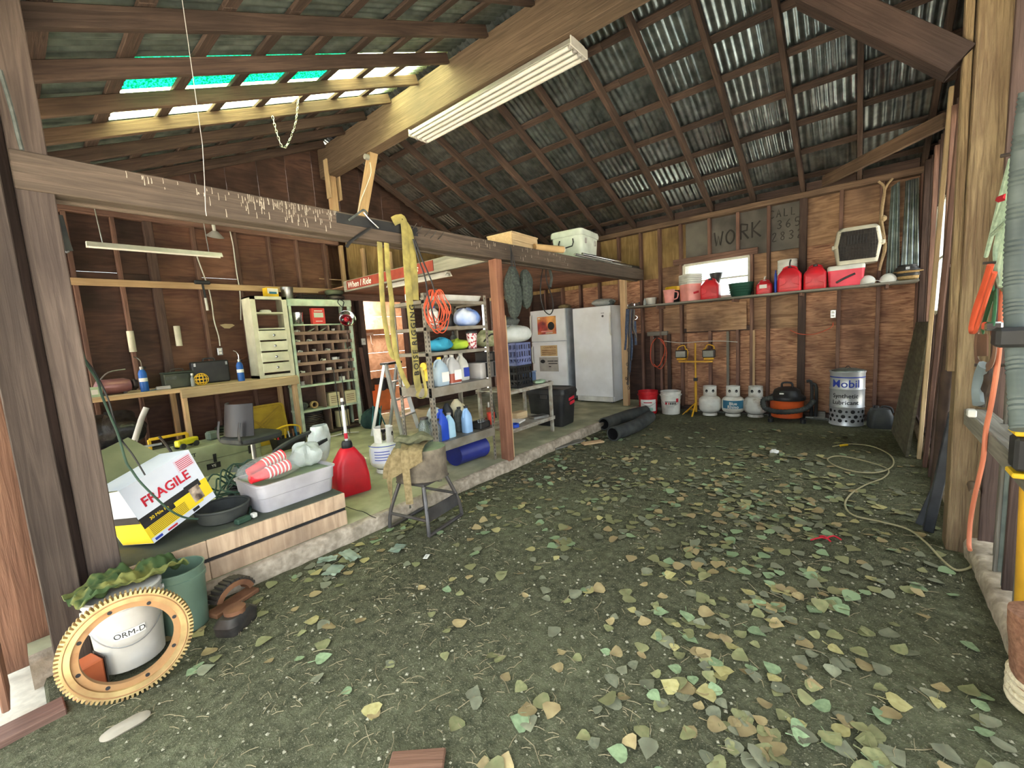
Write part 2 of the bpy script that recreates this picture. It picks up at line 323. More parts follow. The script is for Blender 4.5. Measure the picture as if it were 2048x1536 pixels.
# window in the back wall
wht = mat('white_paint_old', (206, 204, 190), (226, 222, 208), .6, scale=8, dirt=(150, 140, 120), damt=.4, dscale=6)
glass = thin_panel('window_glass', (220, 226, 226), (240, 244, 244), .7)
def window(name, label, o, r, w_, h_, t=.045, mull=1):
    q = thing(name, label, 'window', kind='structure'); r = V(r); z = V((0, 0, 1)); o = V(o); n_ = r.cross(z)
    for a, b in ((o, o+r*w_), (o+z*h_, o+z*h_+r*w_), (o, o+z*h_), (o+r*w_, o+r*w_+z*h_)): plank('window_frame', a, b, t, t, wht, q, up=n_)
    for k in range(1, mull+1): plank('mullion', o+z*(h_*k/(mull+1)), o+z*(h_*k/(mull+1))+r*w_, .025, .022, wht, q, up=n_)
    plank('pane', o+r*(w_/2)+z*.01, o+r*(w_/2)+z*(h_-.01), .006, w_-.02, glass, q, up=r, ch=0); return q
window('window_1', 'white framed bright window behind the red cans', (XB+.04, 2.24, 1.79), (0, -1, 0), .93, .55)
# painted words: brush strokes on the grey boards
ink = mat('dark_paint', (42, 38, 36), (60, 54, 50), .8)
def stroke_word(word, y0, z0, h, adv, r, x=XB+.092):
    G = {'W': [[(0, 1), (.22, 0), (.45, .7), (.68, 0), (.95, 1)]], 'O': [[(.45, 1), (.05, .7), (.05, .25), (.45, 0), (.85, .3), (.85, .75), (.45, 1)]],
         'R': [[(.1, 0), (.1, 1)], [(.1, 1), (.75, .9), (.7, .55), (.1, .5)], [(.3, .5), (.85, 0)]], 'K': [[(.1, 0), (.1, 1)], [(.85, 1), (.15, .5), (.9, 0)]],
         'A': [[(0, 0), (.4, 1), (.8, 0)], [(.15, .4), (.65, .4)]], 'L': [[(.1, 1), (.1, 0), (.75, 0)]], 'C': [[(.85, .85), (.45, 1), (.05, .6), (.1, .2), (.5, 0), (.85, .15)]],
         '3': [[(.1, .9), (.5, 1), (.75, .75), (.35, .52), (.75, .3), (.45, 0), (.05, .12)]], '6': [[(.7, 1), (.2, .6), (.1, .25), (.4, 0), (.75, .25), (.45, .5), (.12, .3)]],
         '5': [[(.75, 1), (.2, 1), (.15, .55), (.6, .55), (.75, .25), (.45, 0), (.1, .08)]], '2': [[(.1, .8), (.4, 1), (.7, .8), (.1, 0), (.8, 0)]], '8': [[(.45, 1), (.15, .78), (.7, .3), (.45, 0), (.12, .25), (.7, .75), (.45, 1)]]}
    mb = MB()
    for i, ch in enumerate(word):
        for st in G.get(ch, []):
            pts = [(x, y0-(i*adv+px_*h*.62), z0+pz*h) for px_, pz in st]
            mb.tube(pts, (r, .0015), n=6, sub=3 if ch in 'OC36582' else 1, flat=(0, 1, .4))
    o = mb.build('painted_letters', ink, wb); return o
stroke_word('WO', 1.80, 2.57, .20, .165, .012); stroke_word('RK', 1.452, 2.60, .22, .15, .012)
stroke_word('CALL', 1.07, 2.82, .10, .085, .006); stroke_word('365', .98, 2.66, .11, .105, .006); stroke_word('2832', 1.04, 2.50, .11, .10, .006)
# ================================================================ left wall (workbench gable)
YL = 6.66
wl = thing('wall_left', 'dark plywood gable wall with studs above the workbench', 'wall', kind='structure')
xs = [.25, .62, 1.005, 1.32, 1.77, 2.245, 2.676, 3.07, 3.506]
for x in xs: plank('stud', (x, YL+.045, .12), (x, YL+.045, 3.04), .04 if x != 1.32 else .09, .09, W['studd' if x in (1.32, .25) else 'stud'], wl, up=(0, 1, 0))
for a, b in zip(xs, xs[1:]+[3.93]):
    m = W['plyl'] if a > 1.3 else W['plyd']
    gap = .0025 if a in (.62, 1.77) else 0
    plank('plywood_panel', (a, YL+.10, 1.27), (b, YL+.10, 1.27), .018, 2.30, m, wl); plank('plywood_panel', (a, YL+.10, 2.42+gap+.37), (b, YL+.10, 2.42+gap+.37), .018, .74, m, wl)
plank('top_plate', (.2, YL+.045, 3.085), (3.75, YL+.045, 3.085), .10, .085, W['stud'], wl)
plank('rail', (.2, YL-.02, 2.29), (3.62, YL-.02, 2.29), .035, .078, W['rail'], wl)
for k in range(9): plank('blocking', (.4+k*.42, YL+.05, 3.13), (.4+k*.42, YL+.05, 3.30), .08, .04, W['stud'], wl, up=(0, 1, 0))
# gable triangle, door side and the wall beyond the door
def gable(name, y, parent, m, x0=-.2, x1=7.2, n_=18):
    for k in range(n_):
        a = x0+(x1-x0)*k/n_; b = x0+(x1-x0)*(k+1)/n_-.004
        t = lambda x: min(3.0+.445*x, 3.18+.445*(7.1-x))+.02
        z0 = 3.135 if parent is wl else 2.95
        if max(t(a), t(b)) <= z0: continue
        v = [(a, y, z0), (b, y, z0), (b, y, max(z0+.01, t(b))), (a, y, max(z0+.01, t(a)))]
        if a < 3.68 < b: v = v[:3]+[(3.68, y, t(3.68))]+v[3:]
        q = len(v); v2 = v+[(p[0], p[1]+.02, p[2]) for p in v]
        MB().add(v2, [tuple(range(q)), tuple(range(2*q-1, q-1, -1))]+[(i, i+q, (i+1) % q+q, (i+1) % q) for i in range(q)]).build(name, m, parent)
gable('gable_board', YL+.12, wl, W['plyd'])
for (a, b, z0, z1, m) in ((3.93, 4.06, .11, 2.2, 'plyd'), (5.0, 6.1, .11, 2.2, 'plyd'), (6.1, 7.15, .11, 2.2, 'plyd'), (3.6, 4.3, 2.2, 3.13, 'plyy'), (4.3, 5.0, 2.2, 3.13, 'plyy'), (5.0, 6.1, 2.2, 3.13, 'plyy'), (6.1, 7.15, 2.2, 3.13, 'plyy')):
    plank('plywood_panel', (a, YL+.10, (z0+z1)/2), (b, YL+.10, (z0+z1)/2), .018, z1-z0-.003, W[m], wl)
plank('door_jamb', (4.02, YL+.03, .11), (4.02, YL+.03, 2.2), .09, .14, W['studd'], wl, up=(0, 1, 0))
plank('door_jamb', (4.97, YL+.03, .11), (4.97, YL+.03, 2.2), .09, .14, W['studd'], wl, up=(0, 1, 0))
plank('door_header', (3.6, YL+.0, 2.22), (7.1, YL+.0, 2.22), .10, .14, W['stud'], wl)
for x in (3.8, 4.2, 4.75): plank('stud', (x, YL+.04, 2.3), (x, YL+.04, 3.05), .05, .08, W['rail'], wl, up=(0, 1, 0))
# side room seen through the doorway
sr = thing('wall_side_room', 'lit plank walls of the small room beyond the doorway', 'wall', kind='structure')
W['osb'] = plyw('side_room_board', (196, 150, 104), (224, 180, 134), (158, 112, 76), st=(3, 3, 3), damt=.4)
for k in range(6): plank('board', (3.5, 8.4, .2+.4*k), (6.4, 8.4, .2+.4*k), .02, .395, W['osb'], sr)
for x in (3.48, 6.42): plank('board', (x, 6.8, 1.2), (x, 8.4, 1.2), .02, 2.5, W['osb'], sr, up=(0, 0, 1))
plank('ceiling_board', (3.4, 7.6, 2.5), (6.5, 7.6, 2.5), 1.7, .02, W['osb'], sr)
tag(MB().box((4.95, 7.6, .06), (3.0, 1.75, .1)).build('floor_side_room', mat('side_room_floor', (196, 166, 150), (216, 186, 170), .8, scale=4)), 'pinkish floor of the small lit room beyond the doorway', 'floor', kind='structure')
plank('shelf_board', (4.05, 8.3, 1.72), (5.6, 8.3, 1.72), .16, .022, W['pine'], sr)
# ================================================================ roof
TS = .445; NS = sqrt(1+TS*TS)
def zl(x): return 2.86+TS*x
def zr(x): return 3.06+TS*(7.1-x)
XR = 3.69
cf = thing('ceiling_front', 'dark front roof slope with heavy rafters and see-through panels', 'ceiling', kind='structure')
cb = thing('ceiling_back', 'corrugated metal back roof slope on rafters and purlins', 'ceiling', kind='structure')
nl = V((-TS, 0, 1)).normalized(); nr = V((TS, 0, 1)).normalized()
RLY = [-.49, .1, .70, 1.29, 1.88, 2.47, 3.06, 3.65, 4.20, 4.76, 5.33, 5.90, 6.48]
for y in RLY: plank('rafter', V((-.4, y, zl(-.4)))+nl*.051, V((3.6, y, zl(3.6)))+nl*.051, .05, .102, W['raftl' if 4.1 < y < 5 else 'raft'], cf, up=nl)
for y in [-.49, .09, .674, 1.26, 1.822, 2.41, 3.046, 3.63, 4.22, 4.81, 5.4, 5.99, 6.58]:
    plank('rafter', V((3.72, y, zr(3.72)))+nr*.05, V((7.5, y, zr(7.5)))+nr*.05, .05, .10, W['raft'], cb, up=nr)
for k in range(10):
    x = .0+.41*k-.03
    if x < 3.65:
        for y0, y1 in ((-.9, 3.0), (3.004, 6.95)): plank('purlin', V((x, y0, zl(x)))+nl*.1145, V((x, y1, zl(x)))+nl*.1145, .09, .025, W['purl'], cf, up=nl)
for k in range(9):
    x = 7.38-.427*k
    for y0, y1 in ((-.9, 2.2), (2.204, 6.95)): plank('purlin', V((x, y0, zr(x)))+nr*.113, V((x, y1, zr(x)))+nr*.113, .085, .025, W['purl'], cb, up=nr)
def sheet(name, m, parent, x0, x1, y0, y1, zf, off, side, pitch=.074, amp=.009):
    nwave = (y1-y0)/pitch; n_ = max(8, int(round(nwave*8)))
    nv = nl if side < 0 else nr
    def fn(u, v):
        x = x0+(x1-x0)*v; y = y0+(y1-y0)*u
        return V((x, y, zf(x)))+nv*(off+amp*sin(2*pi*y/pitch))
    return MB().grid(fn, n_, 1).build(name, m, parent, sharp=180)
y = -.9
while y < 6.9:
    y1 = min(y+.62, 6.95)
    sheet('corrugated_sheet', galv, cb, 3.66, 7.55, y, y1+.03, zr, .136, 1)
    y = y1
for a, b in [(-.9+.62*k, -.9+.62*(k+1)) for k in range(7)]+[(3.44, 3.68), (4.80, 5.42), (5.42, 6.04), (6.04, 6.95)]:
    sheet('corrugated_sheet', galvd, cf, -.5, 3.74, a, b+.03, zl, .137, -1)
for a, b in ((3.70, 4.22), (4.22, 4.80)): sheet('corrugated_sheet', galvd, cf, -.5, .86, a, b+.02, zl, .137, -1)
sheet('skylight_panel', fib_green, cf, .84, 2.46, 3.69, 4.24, zl, .140, -1)
sheet('skylight_panel', fib_glare, cf, 2.44, 3.74, 3.69, 4.24, zl, .140, -1)
sheet('skylight_panel', fib_glare, cf, .84, 3.74, 4.22, 4.82, zl, .143, -1)
rc = MB(); rc.add([(3.5, -.9, 4.62), (3.69, -.9, 4.73), (3.9, -.9, 4.66), (3.5, 7, 4.62), (3.69, 7, 4.73), (3.9, 7, 4.66)], [(0, 1, 4, 3), (1, 2, 5, 4)]); rc.build('ridge_cap', galvd, cb)
for a, b in zip([-.9]+[-.49, .09, .674, 1.26, 1.822, 2.41, 3.046, 3.63, 4.22, 4.81, 5.4, 5.99, 6.58], [-.49, .09, .674, 1.26, 1.822, 2.41, 3.046, 3.63, 4.22, 4.81, 5.4, 5.99, 6.58, 6.9]):
    plank('eave_block', (7.16, a+.03, 3.10), (7.16, b-.03, 3.10), .03, .16, W['studd'], cb)
for a, b in zip([-.9]+RLY, RLY+[6.9]): plank('eave_block', (-.1, a+.03, 2.90), (-.1, b-.03, 2.90), .03, .16, W['studd'], cf)
rb = thing('trim_1', 'heavy glued ridge beam running under the roof peak', 'beam', kind='structure')
plank('ridge_beam', (3.69, -.6, 4.29), (3.69, 6.75, 4.29), .17, .44, W['ridge'], rb)
plank('brace', (3.69, 5.95, 3.05), (3.69, 5.38, 4.08), .09, .12, W['rail'], rb, up=(1, 0, 0))
plank('king_post', (3.69, 6.57, 3.1), (3.69, 6.57, 4.08), .10, .12, W['rail'], rb, up=(0, 1, 0))
for s in (-1, 1): plank('gusset', (3.69+s*.09, 6.52, 3.72), (3.69+s*.09, 6.52, 4.3), .03, .10, W['pine'], rb, up=(0, 1, 0))
# ================================================================ loft
lf = thing('trim_2', 'long weathered loft beam streaked with white drips', 'beam', kind='structure')
plank('beam', (.13, YS+.05, 2.265), (6.95, YS+.05, 2.265), .10, .165, W['beam'], lf)
plank('beam_ledger', (.13, YS+.115, 2.20), (6.95, YS+.115, 2.20), .03, .06, W['beam'], lf)
drip = mat('white_droppings', (176, 166, 150), (148, 138, 122), .9)
ds = MB()
for k in range(170):
    x = random.choice((random.uniform(.5, 1.62), random.uniform(1.0, 1.62), random.uniform(1.05, 1.6), random.uniform(2.9, 4.6)))
    z = 2.345-random.random()**2*.11; L = random.uniform(.01, .05); r_ = random.uniform(.0012, .003)
    ds.tube([(x, YS-.0005, z), (x+.001, YS-.0005, z-L*.6), (x, YS-.0005, z-L)], lambda t, r_=r_: (r_*(.6+.7*t), .001), n=5, sub=1, flat=(1, 0, 0))
tag(ds.build('droppings', drip, lf), kind='stuff')
pst = thing('trim_3', 'reddish wooden post carrying the loft beam', 'post', kind='structure')
plank('post', (3.30, YS+.05, .0), (3.30, YS+.05, 2.18), .095, .10, W['post'], pst, up=(0, 1, 0))
plank('post_side', (3.365, YS+.06, .0), (3.365, YS+.06, 1.62), .035, .085, W['rail'], pst, up=(0, 1, 0))
lo = thing('trim_4', 'plywood loft deck on joists above the fridges', 'loft', kind='structure')
for a, b in ((3.3, 4.3), (4.303, 5.5), (5.503, 7.08)): plank('loft_panel', (a, 4.78, 2.265), (b, 4.78, 2.265), 3.75, .02, W['plyloft'], lo)
for x in (3.9, 4.5, 5.1, 5.7, 6.3, 6.9): plank('joist', (x, YS+.14, 2.32), (x, 6.6, 2.32), .04, .09, W['stud'], lo)
plank('header', (3.27, YS+.12, 2.245), (3.27, 5.75, 2.245), .05, .15, W['grey'], lo)
sgn = mat('sign_red_board', (134, 54, 40), (116, 44, 34), .6, scale=9)
plank('post', (6.60, YS+.20, .11), (6.60, YS+.20, 2.2), .09, .09, W['rail'], lo, up=(0, 1, 0))
# ================================================================ front posts and boards
wf = thing('wall_front', 'old front wall of rough posts and boards beside the doorway', 'wall', kind='structure')
plank('post', (.19, YS+.06, 0), (.19, YS+.06, 3.0), .12, .095, W['postd'], wf, up=(0, 1, 0))
plank('post', (.035, YS+.02, 0), (.035, YS+.02, 3.0), .12, .155, W['postd'], wf, up=(0, 1, 0))
plank('post_strip', (.127, YS+.10, 0), (.127, YS+.10, 3.0), .06, .05, W['studd'], wf, up=(0, 1, 0))
for k in range(3):
    x = -.168-k*.205
    plank('siding_board', (x, 2.62, .085-.012*(k % 2)), (x, 2.62, 2.75), .022, .195, W['plank'], wf, up=(0, 1, 0))
for k in range(20): plank('siding_board', (-.12, 3.02+k*.202, .0), (-.12, 3.02+k*.202, 2.86), .022, .198, W['plank'], wf, up=(1, 0, 0))
plank('door_header', (-.12, -.6, 2.78), (-.12, 2.95, 2.78), .09, .20, W['postd'], wf)
plank('door_post', (-.12, -.52, 0), (-.12, -.52, 2.9), .12, .14, W['postd'], wf, up=(0, 1, 0))
plank('sill_stone', (-.6, 2.50, -.005), (-.02, 2.52, -.005), .11, .05, W['stud'], wf)
# ================================================================ right wall
wr = thing('wall_right', 'right wall of grey siding boards with daylight gaps and a rough post', 'wall', kind='structure')
for k in range(38):
    x = .3+k*.182
    if 5.32 < x < 6.20: 
        plank('siding_board', (x, -.62, .0), (x, -.62, 1.36), .02, .178, W['studd'], wr, up=(0, 1, 0)); plank('siding_board', (x, -.62, 2.42), (x, -.62, 3.1), .02, .178, W['studd'], wr, up=(0, 1, 0)); continue
    if abs(x-3.21) < .09: continue
    plank('siding_board', (x, -.62, .0), (x, -.62, 3.1), .02, .178, W['grey' if k in (12, 13, 15) else 'studd'], wr, up=(0, 1, 0))
plank('siding_board', (3.225, -.62, .02), (3.225, -.62, 3.1), .02, .115, W['grey'], wr, up=(0, 1, 0))
gable('gable_board', -.64, wr, W['plyd'])
plank('post', (3.50, -.485, -.02), (3.50, -.485, 3.4), .15, .15, W['postr'], wr, up=(0, 1, 0))
plank('post_strip', (3.50, -.395, 1.05), (3.50, -.385, 3.3), .07, .035, W['postr'], wr, up=(0, 1, 0))
plank('knee_brace', (3.50, -.36, 2.72), (3.50, .34, 3.44), .14, .15, W['studd'], wr, up=(1, 0, 0))
plank('girt', (3.42, -.50, .80), (2.2, -.50, .80), .10, .09, W['grey'], wr)
plank('diagonal_tie', (7.1, .45, 3.14), (5.7, -.52, 3.10), .05, .13, W['raftl'], wr)
for x in (6.3, 5.22): plank('stud', (x, -.55, .05), (x, -.55, 3.05), .09, .05, W['stud'], wr, up=(1, 0, 0))
plank('corner_post', (7.05, -.55, .05), (7.05, -.55, 3.1), .12, .12, W['studd'], wr, up=(1, 0, 0))
plank('sill_plate', (3.7, -.56, .12), (7.0, -.56, .12), .09, .04, W['studd'], wr)
window('window_2', 'bright narrow white window in the right wall beside the shelf', (6.20, -.56, 1.37), (-1, 0, 0), .9, 1.05)
bbr = thing('baseboard_right', 'rough concrete footing along the right wall', 'footing', kind='structure')
def curb(u, v):
    x = 2.06+u*5.04; e = .012*noise.noise(V((x*4, 0, 5)))+.006*noise.noise(V((x*15, 0, 9)))
    prof = [(-.49, -.03), (-.485, .05), (-.50, .085), (-.56, .095), (-.68, .10)]
    k = min(int(v*4+1e-6), 3); t = v*4-k; a, b = prof[k], prof[k+1]; return (x, a[0]+(b[0]-a[0])*t+e, a[1]+(b[1]-a[1])*t+e*.5)
MB().grid(curb, 120, 8).build('footing', concl, bbr, sharp=60)
# ================================================================ small builders
def at(px, py, z=0.0, r=0):                              # point on a level surface; r = pushed back from the front edge
    p = P(px, py, 'z', z); d = V((p.x, p.y, 0)).normalized(); return p + d*r
def fc(p): return atan2(-p[1], -p[0]) + pi/2             # turn local -Y towards the camera
K = {}
K['red'] = plast('red_plastic', (206, 34, 46), .38, dirt=(150, 40, 44)); K['white'] = plast('white_plastic', (226, 224, 214), .4, dirt=(180, 172, 150))
K['black'] = plast('black_plastic', (34, 34, 36), .45, dirt=(70, 68, 62)); K['rubber'] = mat('rubber', (40, 42, 42), (58, 60, 58), .75, scale=8, dirt=(88, 88, 78), damt=.4, dscale=5)
K['blue'] = plast('blue_plastic', (40, 78, 190), .4); K['grey'] = plast('grey_plastic', (176, 172, 168), .45, dirt=(140, 134, 122)); K['green'] = plast('dark_green_plastic', (30, 72, 58), .45)
K['yellow'] = plast('yellow_plastic', (234, 190, 40), .45, dirt=(190, 150, 40)); K['orange'] = plast('orange_plastic', (224, 96, 44), .45, dirt=(170, 80, 44)); K['pink'] = plast('pink_plastic', (236, 158, 150), .5)
K['steel'] = mat('steel', (150, 150, 148), (186, 186, 182), .35, .9, scale=12, dirt=(110, 100, 90), damt=.4, dscale=6); K['dsteel'] = mat('dark_steel', (62, 60, 58), (86, 82, 78), .5, .6, scale=12, dirt=(90, 66, 48), damt=.4, dscale=5)
K['tank'] = mat('tank_paint', (214, 212, 202), (230, 228, 218), .45, scale=4, dirt=(150, 128, 100), damt=.45, dscale=7); K['khaki'] = mat('khaki_cloth', (112, 97, 66), (138, 121, 86), .9, scale=40, bump=.2)
K['card'] = mat('cardboard', (184, 150, 102), (200, 166, 118), .85, scale=5, dirt=(150, 118, 80)); K['paper'] = mat('white_paper', (232, 230, 222), (222, 218, 208), .8, scale=9); K['ink'] = mat('black_print', (30, 28, 28), (42, 40, 40), .7)
K['redink'] = mat('red_print', (190, 36, 52), (176, 30, 46), .7); K['blueink'] = mat('blue_print', (38, 58, 150), (46, 66, 160), .6); K['teal'] = mat('teal_label', (52, 104, 132), (60, 116, 140), .5)
K['fridge'] = mat('fridge_enamel', (226, 226, 226), (234, 234, 232), .28, scale=3, dirt=(196, 192, 182), damt=.5, dscale=2.4); K['bag'] = mat('clear_bag', (220, 226, 220), (200, 208, 200), .25, trans=.35, alpha=.75, scale=14, bump=.5)
K['cord'] = mat('orange_cord', (200, 86, 56), (182, 76, 48), .55); K['cloth'] = mat('grey_cloth', (70, 74, 70), (90, 94, 90), .9, scale=30, bump=.2); K['strap'] = mat('yellow_webbing', (164, 150, 82), (142, 130, 72), .85, scale=22, dirt=(104, 96, 62), damt=.8, dscale=7)
K['chrome'] = mat('chrome', (206, 208, 208), (220, 222, 222), .15, 1.0); K['rust'] = mat('rusty_metal', (110, 74, 54), (140, 98, 70), .8, .3, scale=9)
def wrap_text(s, size, rad, z, m, parent, name='lettering', ang=0, off=0, flat=1.0, space=1):
    o = text(name, s, m, size, Matrix.Identity(4), parent, ext=.0004, off=off, space=space); me = o.data
    for v in me.vertices:
        a = v.co.x/rad+ang; q = rad+.0012+v.co.z; v.co = V((q*sin(a), -q*cos(a), z+v.co.y))
    return o
def wrap_patch(a0, a1, z0, z1, rad, m, parent, name='label', n=14):
    def f(u, v): a = a0+(a1-a0)*u; return ((rad+.0007)*sin(a), -(rad+.0007)*cos(a), z0+(z1-z0)*v)
    return MB().grid(f, n, 1).build(name, m, parent)
def bucket(name, label, p, r, h, m, group=None, lid=None, bail=True, cat='bucket', rz=None, tilt=None):
    t = thing(name, label, cat, p, fc(p) if rz is None else rz, group); rb_ = r*.87
    MB().lathe([(rb_*.96, 0), (rb_, .004), (r*.97, h*.8), (r*1.03, h*.8), (r*1.035, h*.86), (r*.99, h*.87), (r, h-.01), (r*1.03, h-.008), (r*1.03, h), (r*.97, h), (r*.95, h*.8), (rb_*.94, .012)], 28, cap=(True, True)).build('shell', m, t)
    if lid: MB().lathe([(r*1.05, h-.02), (r*1.06, h+.004), (r*1.0, h+.010), (r*.96, h+.002), (.01, h+.002)], 28, cap=(False, True)).build('lid', lid, t)
    if bail:
        b_ = MB().tube([(r*1.03*cos(a), -r*1.05*abs(sin(a))-.004, h*.84-(h*.45)*sin(a)) for a in [pi*k/10 for k in range(11)]], .0025, 5, 2); b_.build('handle', K['steel'], t)
        for s in (-1, 1): MB().cyl((s*r*1.02, 0, h*.84), (s*r*1.08, 0, h*.84), .012, n=8).build('handle_ear', m, t)
    return t
def propane(label, p, r=.155, h=.45, m=None, rz=None):
    t = thing('propane_tank', label, 'gas tank', p, fc(p) if rz is None else rz, 'white propane tanks'); m = m or K['tank']; s = r/.155
    MB().lathe([(.10*s, 0), (.105*s, .004), (.10*s, .035), (.097*s, .04)], 24, cap=(False, False)).build('foot_ring', m, t)
    b0, b1 = .03, h*.70
    prof = [(.01, b0)]+[(r*sin(a), b0+.085*s-.085*s*cos(a)) for a in [pi/2*k/6 for k in range(1, 7)]]+[(r, b0+.085*s+.01), (r*1.012, (b0+b1)/2-.004), (r*1.012, (b0+b1)/2+.004), (r, b1-.085*s)]+[(r*cos(a), b1-.085*s+.085*s*sin(a)) for a in [pi/2*k/6 for k in range(1, 7)]]
    prof[-1] = (.008, prof[-1][1]); MB().lathe(prof, 28).build('body', m, t)
    cr = r*.62; cz = b1-.012; ct = h
    for a0, a1, z0, z1 in ((-75, 75, cz, ct), (105, 255, cz, ct)):
        def f(u, v, a0=a0, a1=a1, z0=z0, z1=z1): a = R(a0+(a1-a0)*u); return (cr*sin(a), -cr*cos(a), z0+(z1-z0)*v)
        MB().grid(f, 12, 1, thick=.004).build('collar', m, t)
    for a in (-28, 28):
        MB().loft([[((cr+.001)*sin(R(a+12*cos(q))), -(cr+.001)*cos(R(a+12*cos(q))), (cz+ct)/2+.008+.024*sin(q)) for q in [2*pi*i/12 for i in range(12)]]], (False, True), False).build('collar_hole', K['ink'], t)
    v = MB().cyl((0, 0, b1-.01), (0, 0, ct-.05), .016, n=10); v.cyl((-.045, 0, ct-.07), (.02, 0, ct-.07), .012, n=10); v.build('valve', K['dsteel'], t)
    MB().lathe([(.026, ct-.05), (.03, ct-.045), (.03, ct-.025), (.024, ct-.02)], 10).build('valve_knob', K['black'], t)
    return t
def jerry(name, label, p, w_, d_, h, m=None, group=None, rz=None, spout='cap', taper=.45):
    t = thing(name, label, 'fuel can', p, fc(p) if rz is None else rz, group); m = m or K['red']
    rg = [rr(w_*.94, d_*.94, .02, 0), rr(w_, d_, .03, .012), rr(w_, d_, .035, h*.62), rr(w_*.96, d_*.97, .04, h*.68), rr(w_*.62, d_*.8, .04, h*.86), rr(w_*.34, d_*.6, .03, h*.92)]
    MB().loft(rg).build('body', m, t)
    g = MB()
    for s in (-1, 1):
        g.loft([[(s*w_*a, -d_*.5-b, h*c) for a, c in ((.40, .22+k), (.16, .30), (.10, .40), (.16, .50), (.40, .58-k))] for b, k in ((-.004, 0), (.006, .02))], (True, True), False)
    g.box((0, -d_*.5-.002, h*.13), (w_*.7, .008, .012)); g.build('grip_panel', m, t)
    MB().tube([(-w_*.30, 0, h*.80), (-w_*.24, 0, h*.93), (0, 0, h*.985), (w_*.24, 0, h*.93), (w_*.30, 0, h*.80)], (.012, d_*.09), 8, 3, flat=(0, 0, 1)).build('handle', m, t)
    if spout == 'cap': MB().lathe([(.028, h*.9), (.03, h*.92), (.03, h), (.022, h+.006)], 12).build('cap', K['black'], t)
    elif spout: 
        MB().lathe([(.026, h*.9), (.026, h*.97), (.012, h*1.0)], 12).build('cap', K[spout], t); MB().tube([(0, 0, h*.97), (.0, -.005, h*1.12), (.012, -.01, h*1.25)], .009, 8).build('spout', K[spout], t)
    return t
# ================================================================ long shelf on the back wall
ZW = 1.755
ws = thing('wall_shelf', 'long grey plank shelf along the back wall full of cans', 'shelf', (6.94, 1.25, ZW))
plank('shelf_board', (-.04, 1.78, -.014), (-.04, -1.72, -.014), .40, .028, W['grey'], ws)
for y in (-1.45, -.6, .2, 1.3): 
    plank('bracket', (-.2, y, -.05), (.15, y, -.05), .03, .045, W['stud'], ws)
def sh(px, r=.1, x=6.90): p = P(px, 585, 'x', x); return V((x, p.y, ZW))
def scl(px0, px1, x=6.90): return abs(P(px0, 585, 'x', x).y-P(px1, 585, 'x', x).y)
p = sh(1302, x=6.93); bucket('pot', 'small white enamel pot at the left end of the long shelf', p, .085, .12, K['white'], bail=False, cat='pot')
p = sh(1338, x=6.77); t = thing('pitcher', 'pale pink plastic pitcher on the long shelf', 'pitcher', p, fc(p))
MB().lathe([(.06, 0), (.065, .01), (.085, .2), (.09, .2), (.085, .195), (.06, .015)], 20).build('body', K['pink'], t); MB().tube([(.08, 0, .17), (.13, 0, .15), (.12, 0, .07), (.07, 0, .05)], .009, 6).build('handle', K['pink'], t)
p = sh(1346, x=7.0); t = thing('tub', 'black tub with a yellow lid behind the pink pitcher', 'tub', p, 0)
MB().lathe([(.10, 0), (.11, .2)], 24).build('body', K['black'], t); MB().lathe([(.118, .2), (.12, .245), (.11, .26), (.01, .262)], 24).build('lid', K['yellow'], t)
p = sh(1364.5, x=7.00); MB().lathe([(.03, 0), (.035, .02), (.035, .2), (.02, .26)], 16).build('jug', K['orange'], loc=p); tag(C.objects[-1], 'orange plastic jug squeezed behind the pink square bucket', 'jug')
p = sh(1381, x=6.83); t = thing('square_bucket', 'pink square bucket with stacked white lids on the long shelf', 'bucket', p, fc(p)*.5)
MB().loft([rr(.22, .22, .04, 0), rr(.245, .245, .045, .24), rr(.25, .25, .045, .25)]).build('shell', K['pink'], t)
for k in range(5): MB().loft([rr(.262, .262, .05, .25+k*.03), rr(.268, .268, .05, .262+k*.03), rr(.258, .258, .05, .277+k*.03)]).build('lid', K['white'], t)
plank('print', (-.04, -.124, .11), (.05, -.124, .13), .002, .03, K['redink'], t, up=(0, 0, 1))
p = sh(1421, x=6.83); jerry('fuel_can', 'red fuel can standing in front of the back window', p, scl(1402, 1441)*.93, .18, .30, group='red fuel cans on the long shelf', rz=-pi/2)
p = sh(1432, x=7.01)+V((0, 0, .0)); t = thing('funnel', 'wide black funnel tipped up against the back window', 'funnel', p, -pi/2); MB().lathe([(.015, .0), (.018, .10), (.03, .18), (.09, .37), (.092, .39), (.085, .385), (.025, .19)], 20, M=None).build('cone', K['black'], t)
p = sh(1482, x=6.84); t = thing('basin', 'dark green oval plastic basin below the back window', 'basin', p, -pi/2+.1); w2 = scl(1452, 1515)*.82
MB().loft([rr(w2*.7, .2, .09, 0, 6), rr(w2*.78, .24, .1, .03, 6), rr(w2*.95, .29, .13, .17, 6), rr(w2*1.0, .31, .14, .185, 6), rr(w2*.92, .27, .12, .185, 6), rr(w2*.74, .2, .09, .03, 6)]).build('bowl', K['green'], t)
for k in range(3): MB().tube([(w2*.46*cos(a), .145*sin(a), .06+.035*k) for a in [2*pi*i/16 for i in range(16)]], .005, 5, 2, closed=True).build('rib', K['green'], t)
p = sh(1529, x=6.82); t = jerry('fuel_can', 'smallest red fuel can with a white label beside the green basin', p, scl(1511, 1547)*.88, .15, .19, group='red fuel cans on the long shelf', rz=-pi/2, spout='white')
plank('label', (-.05, -.082, .10), (.04, -.082, .10), .002, .05, K['paper'], t)
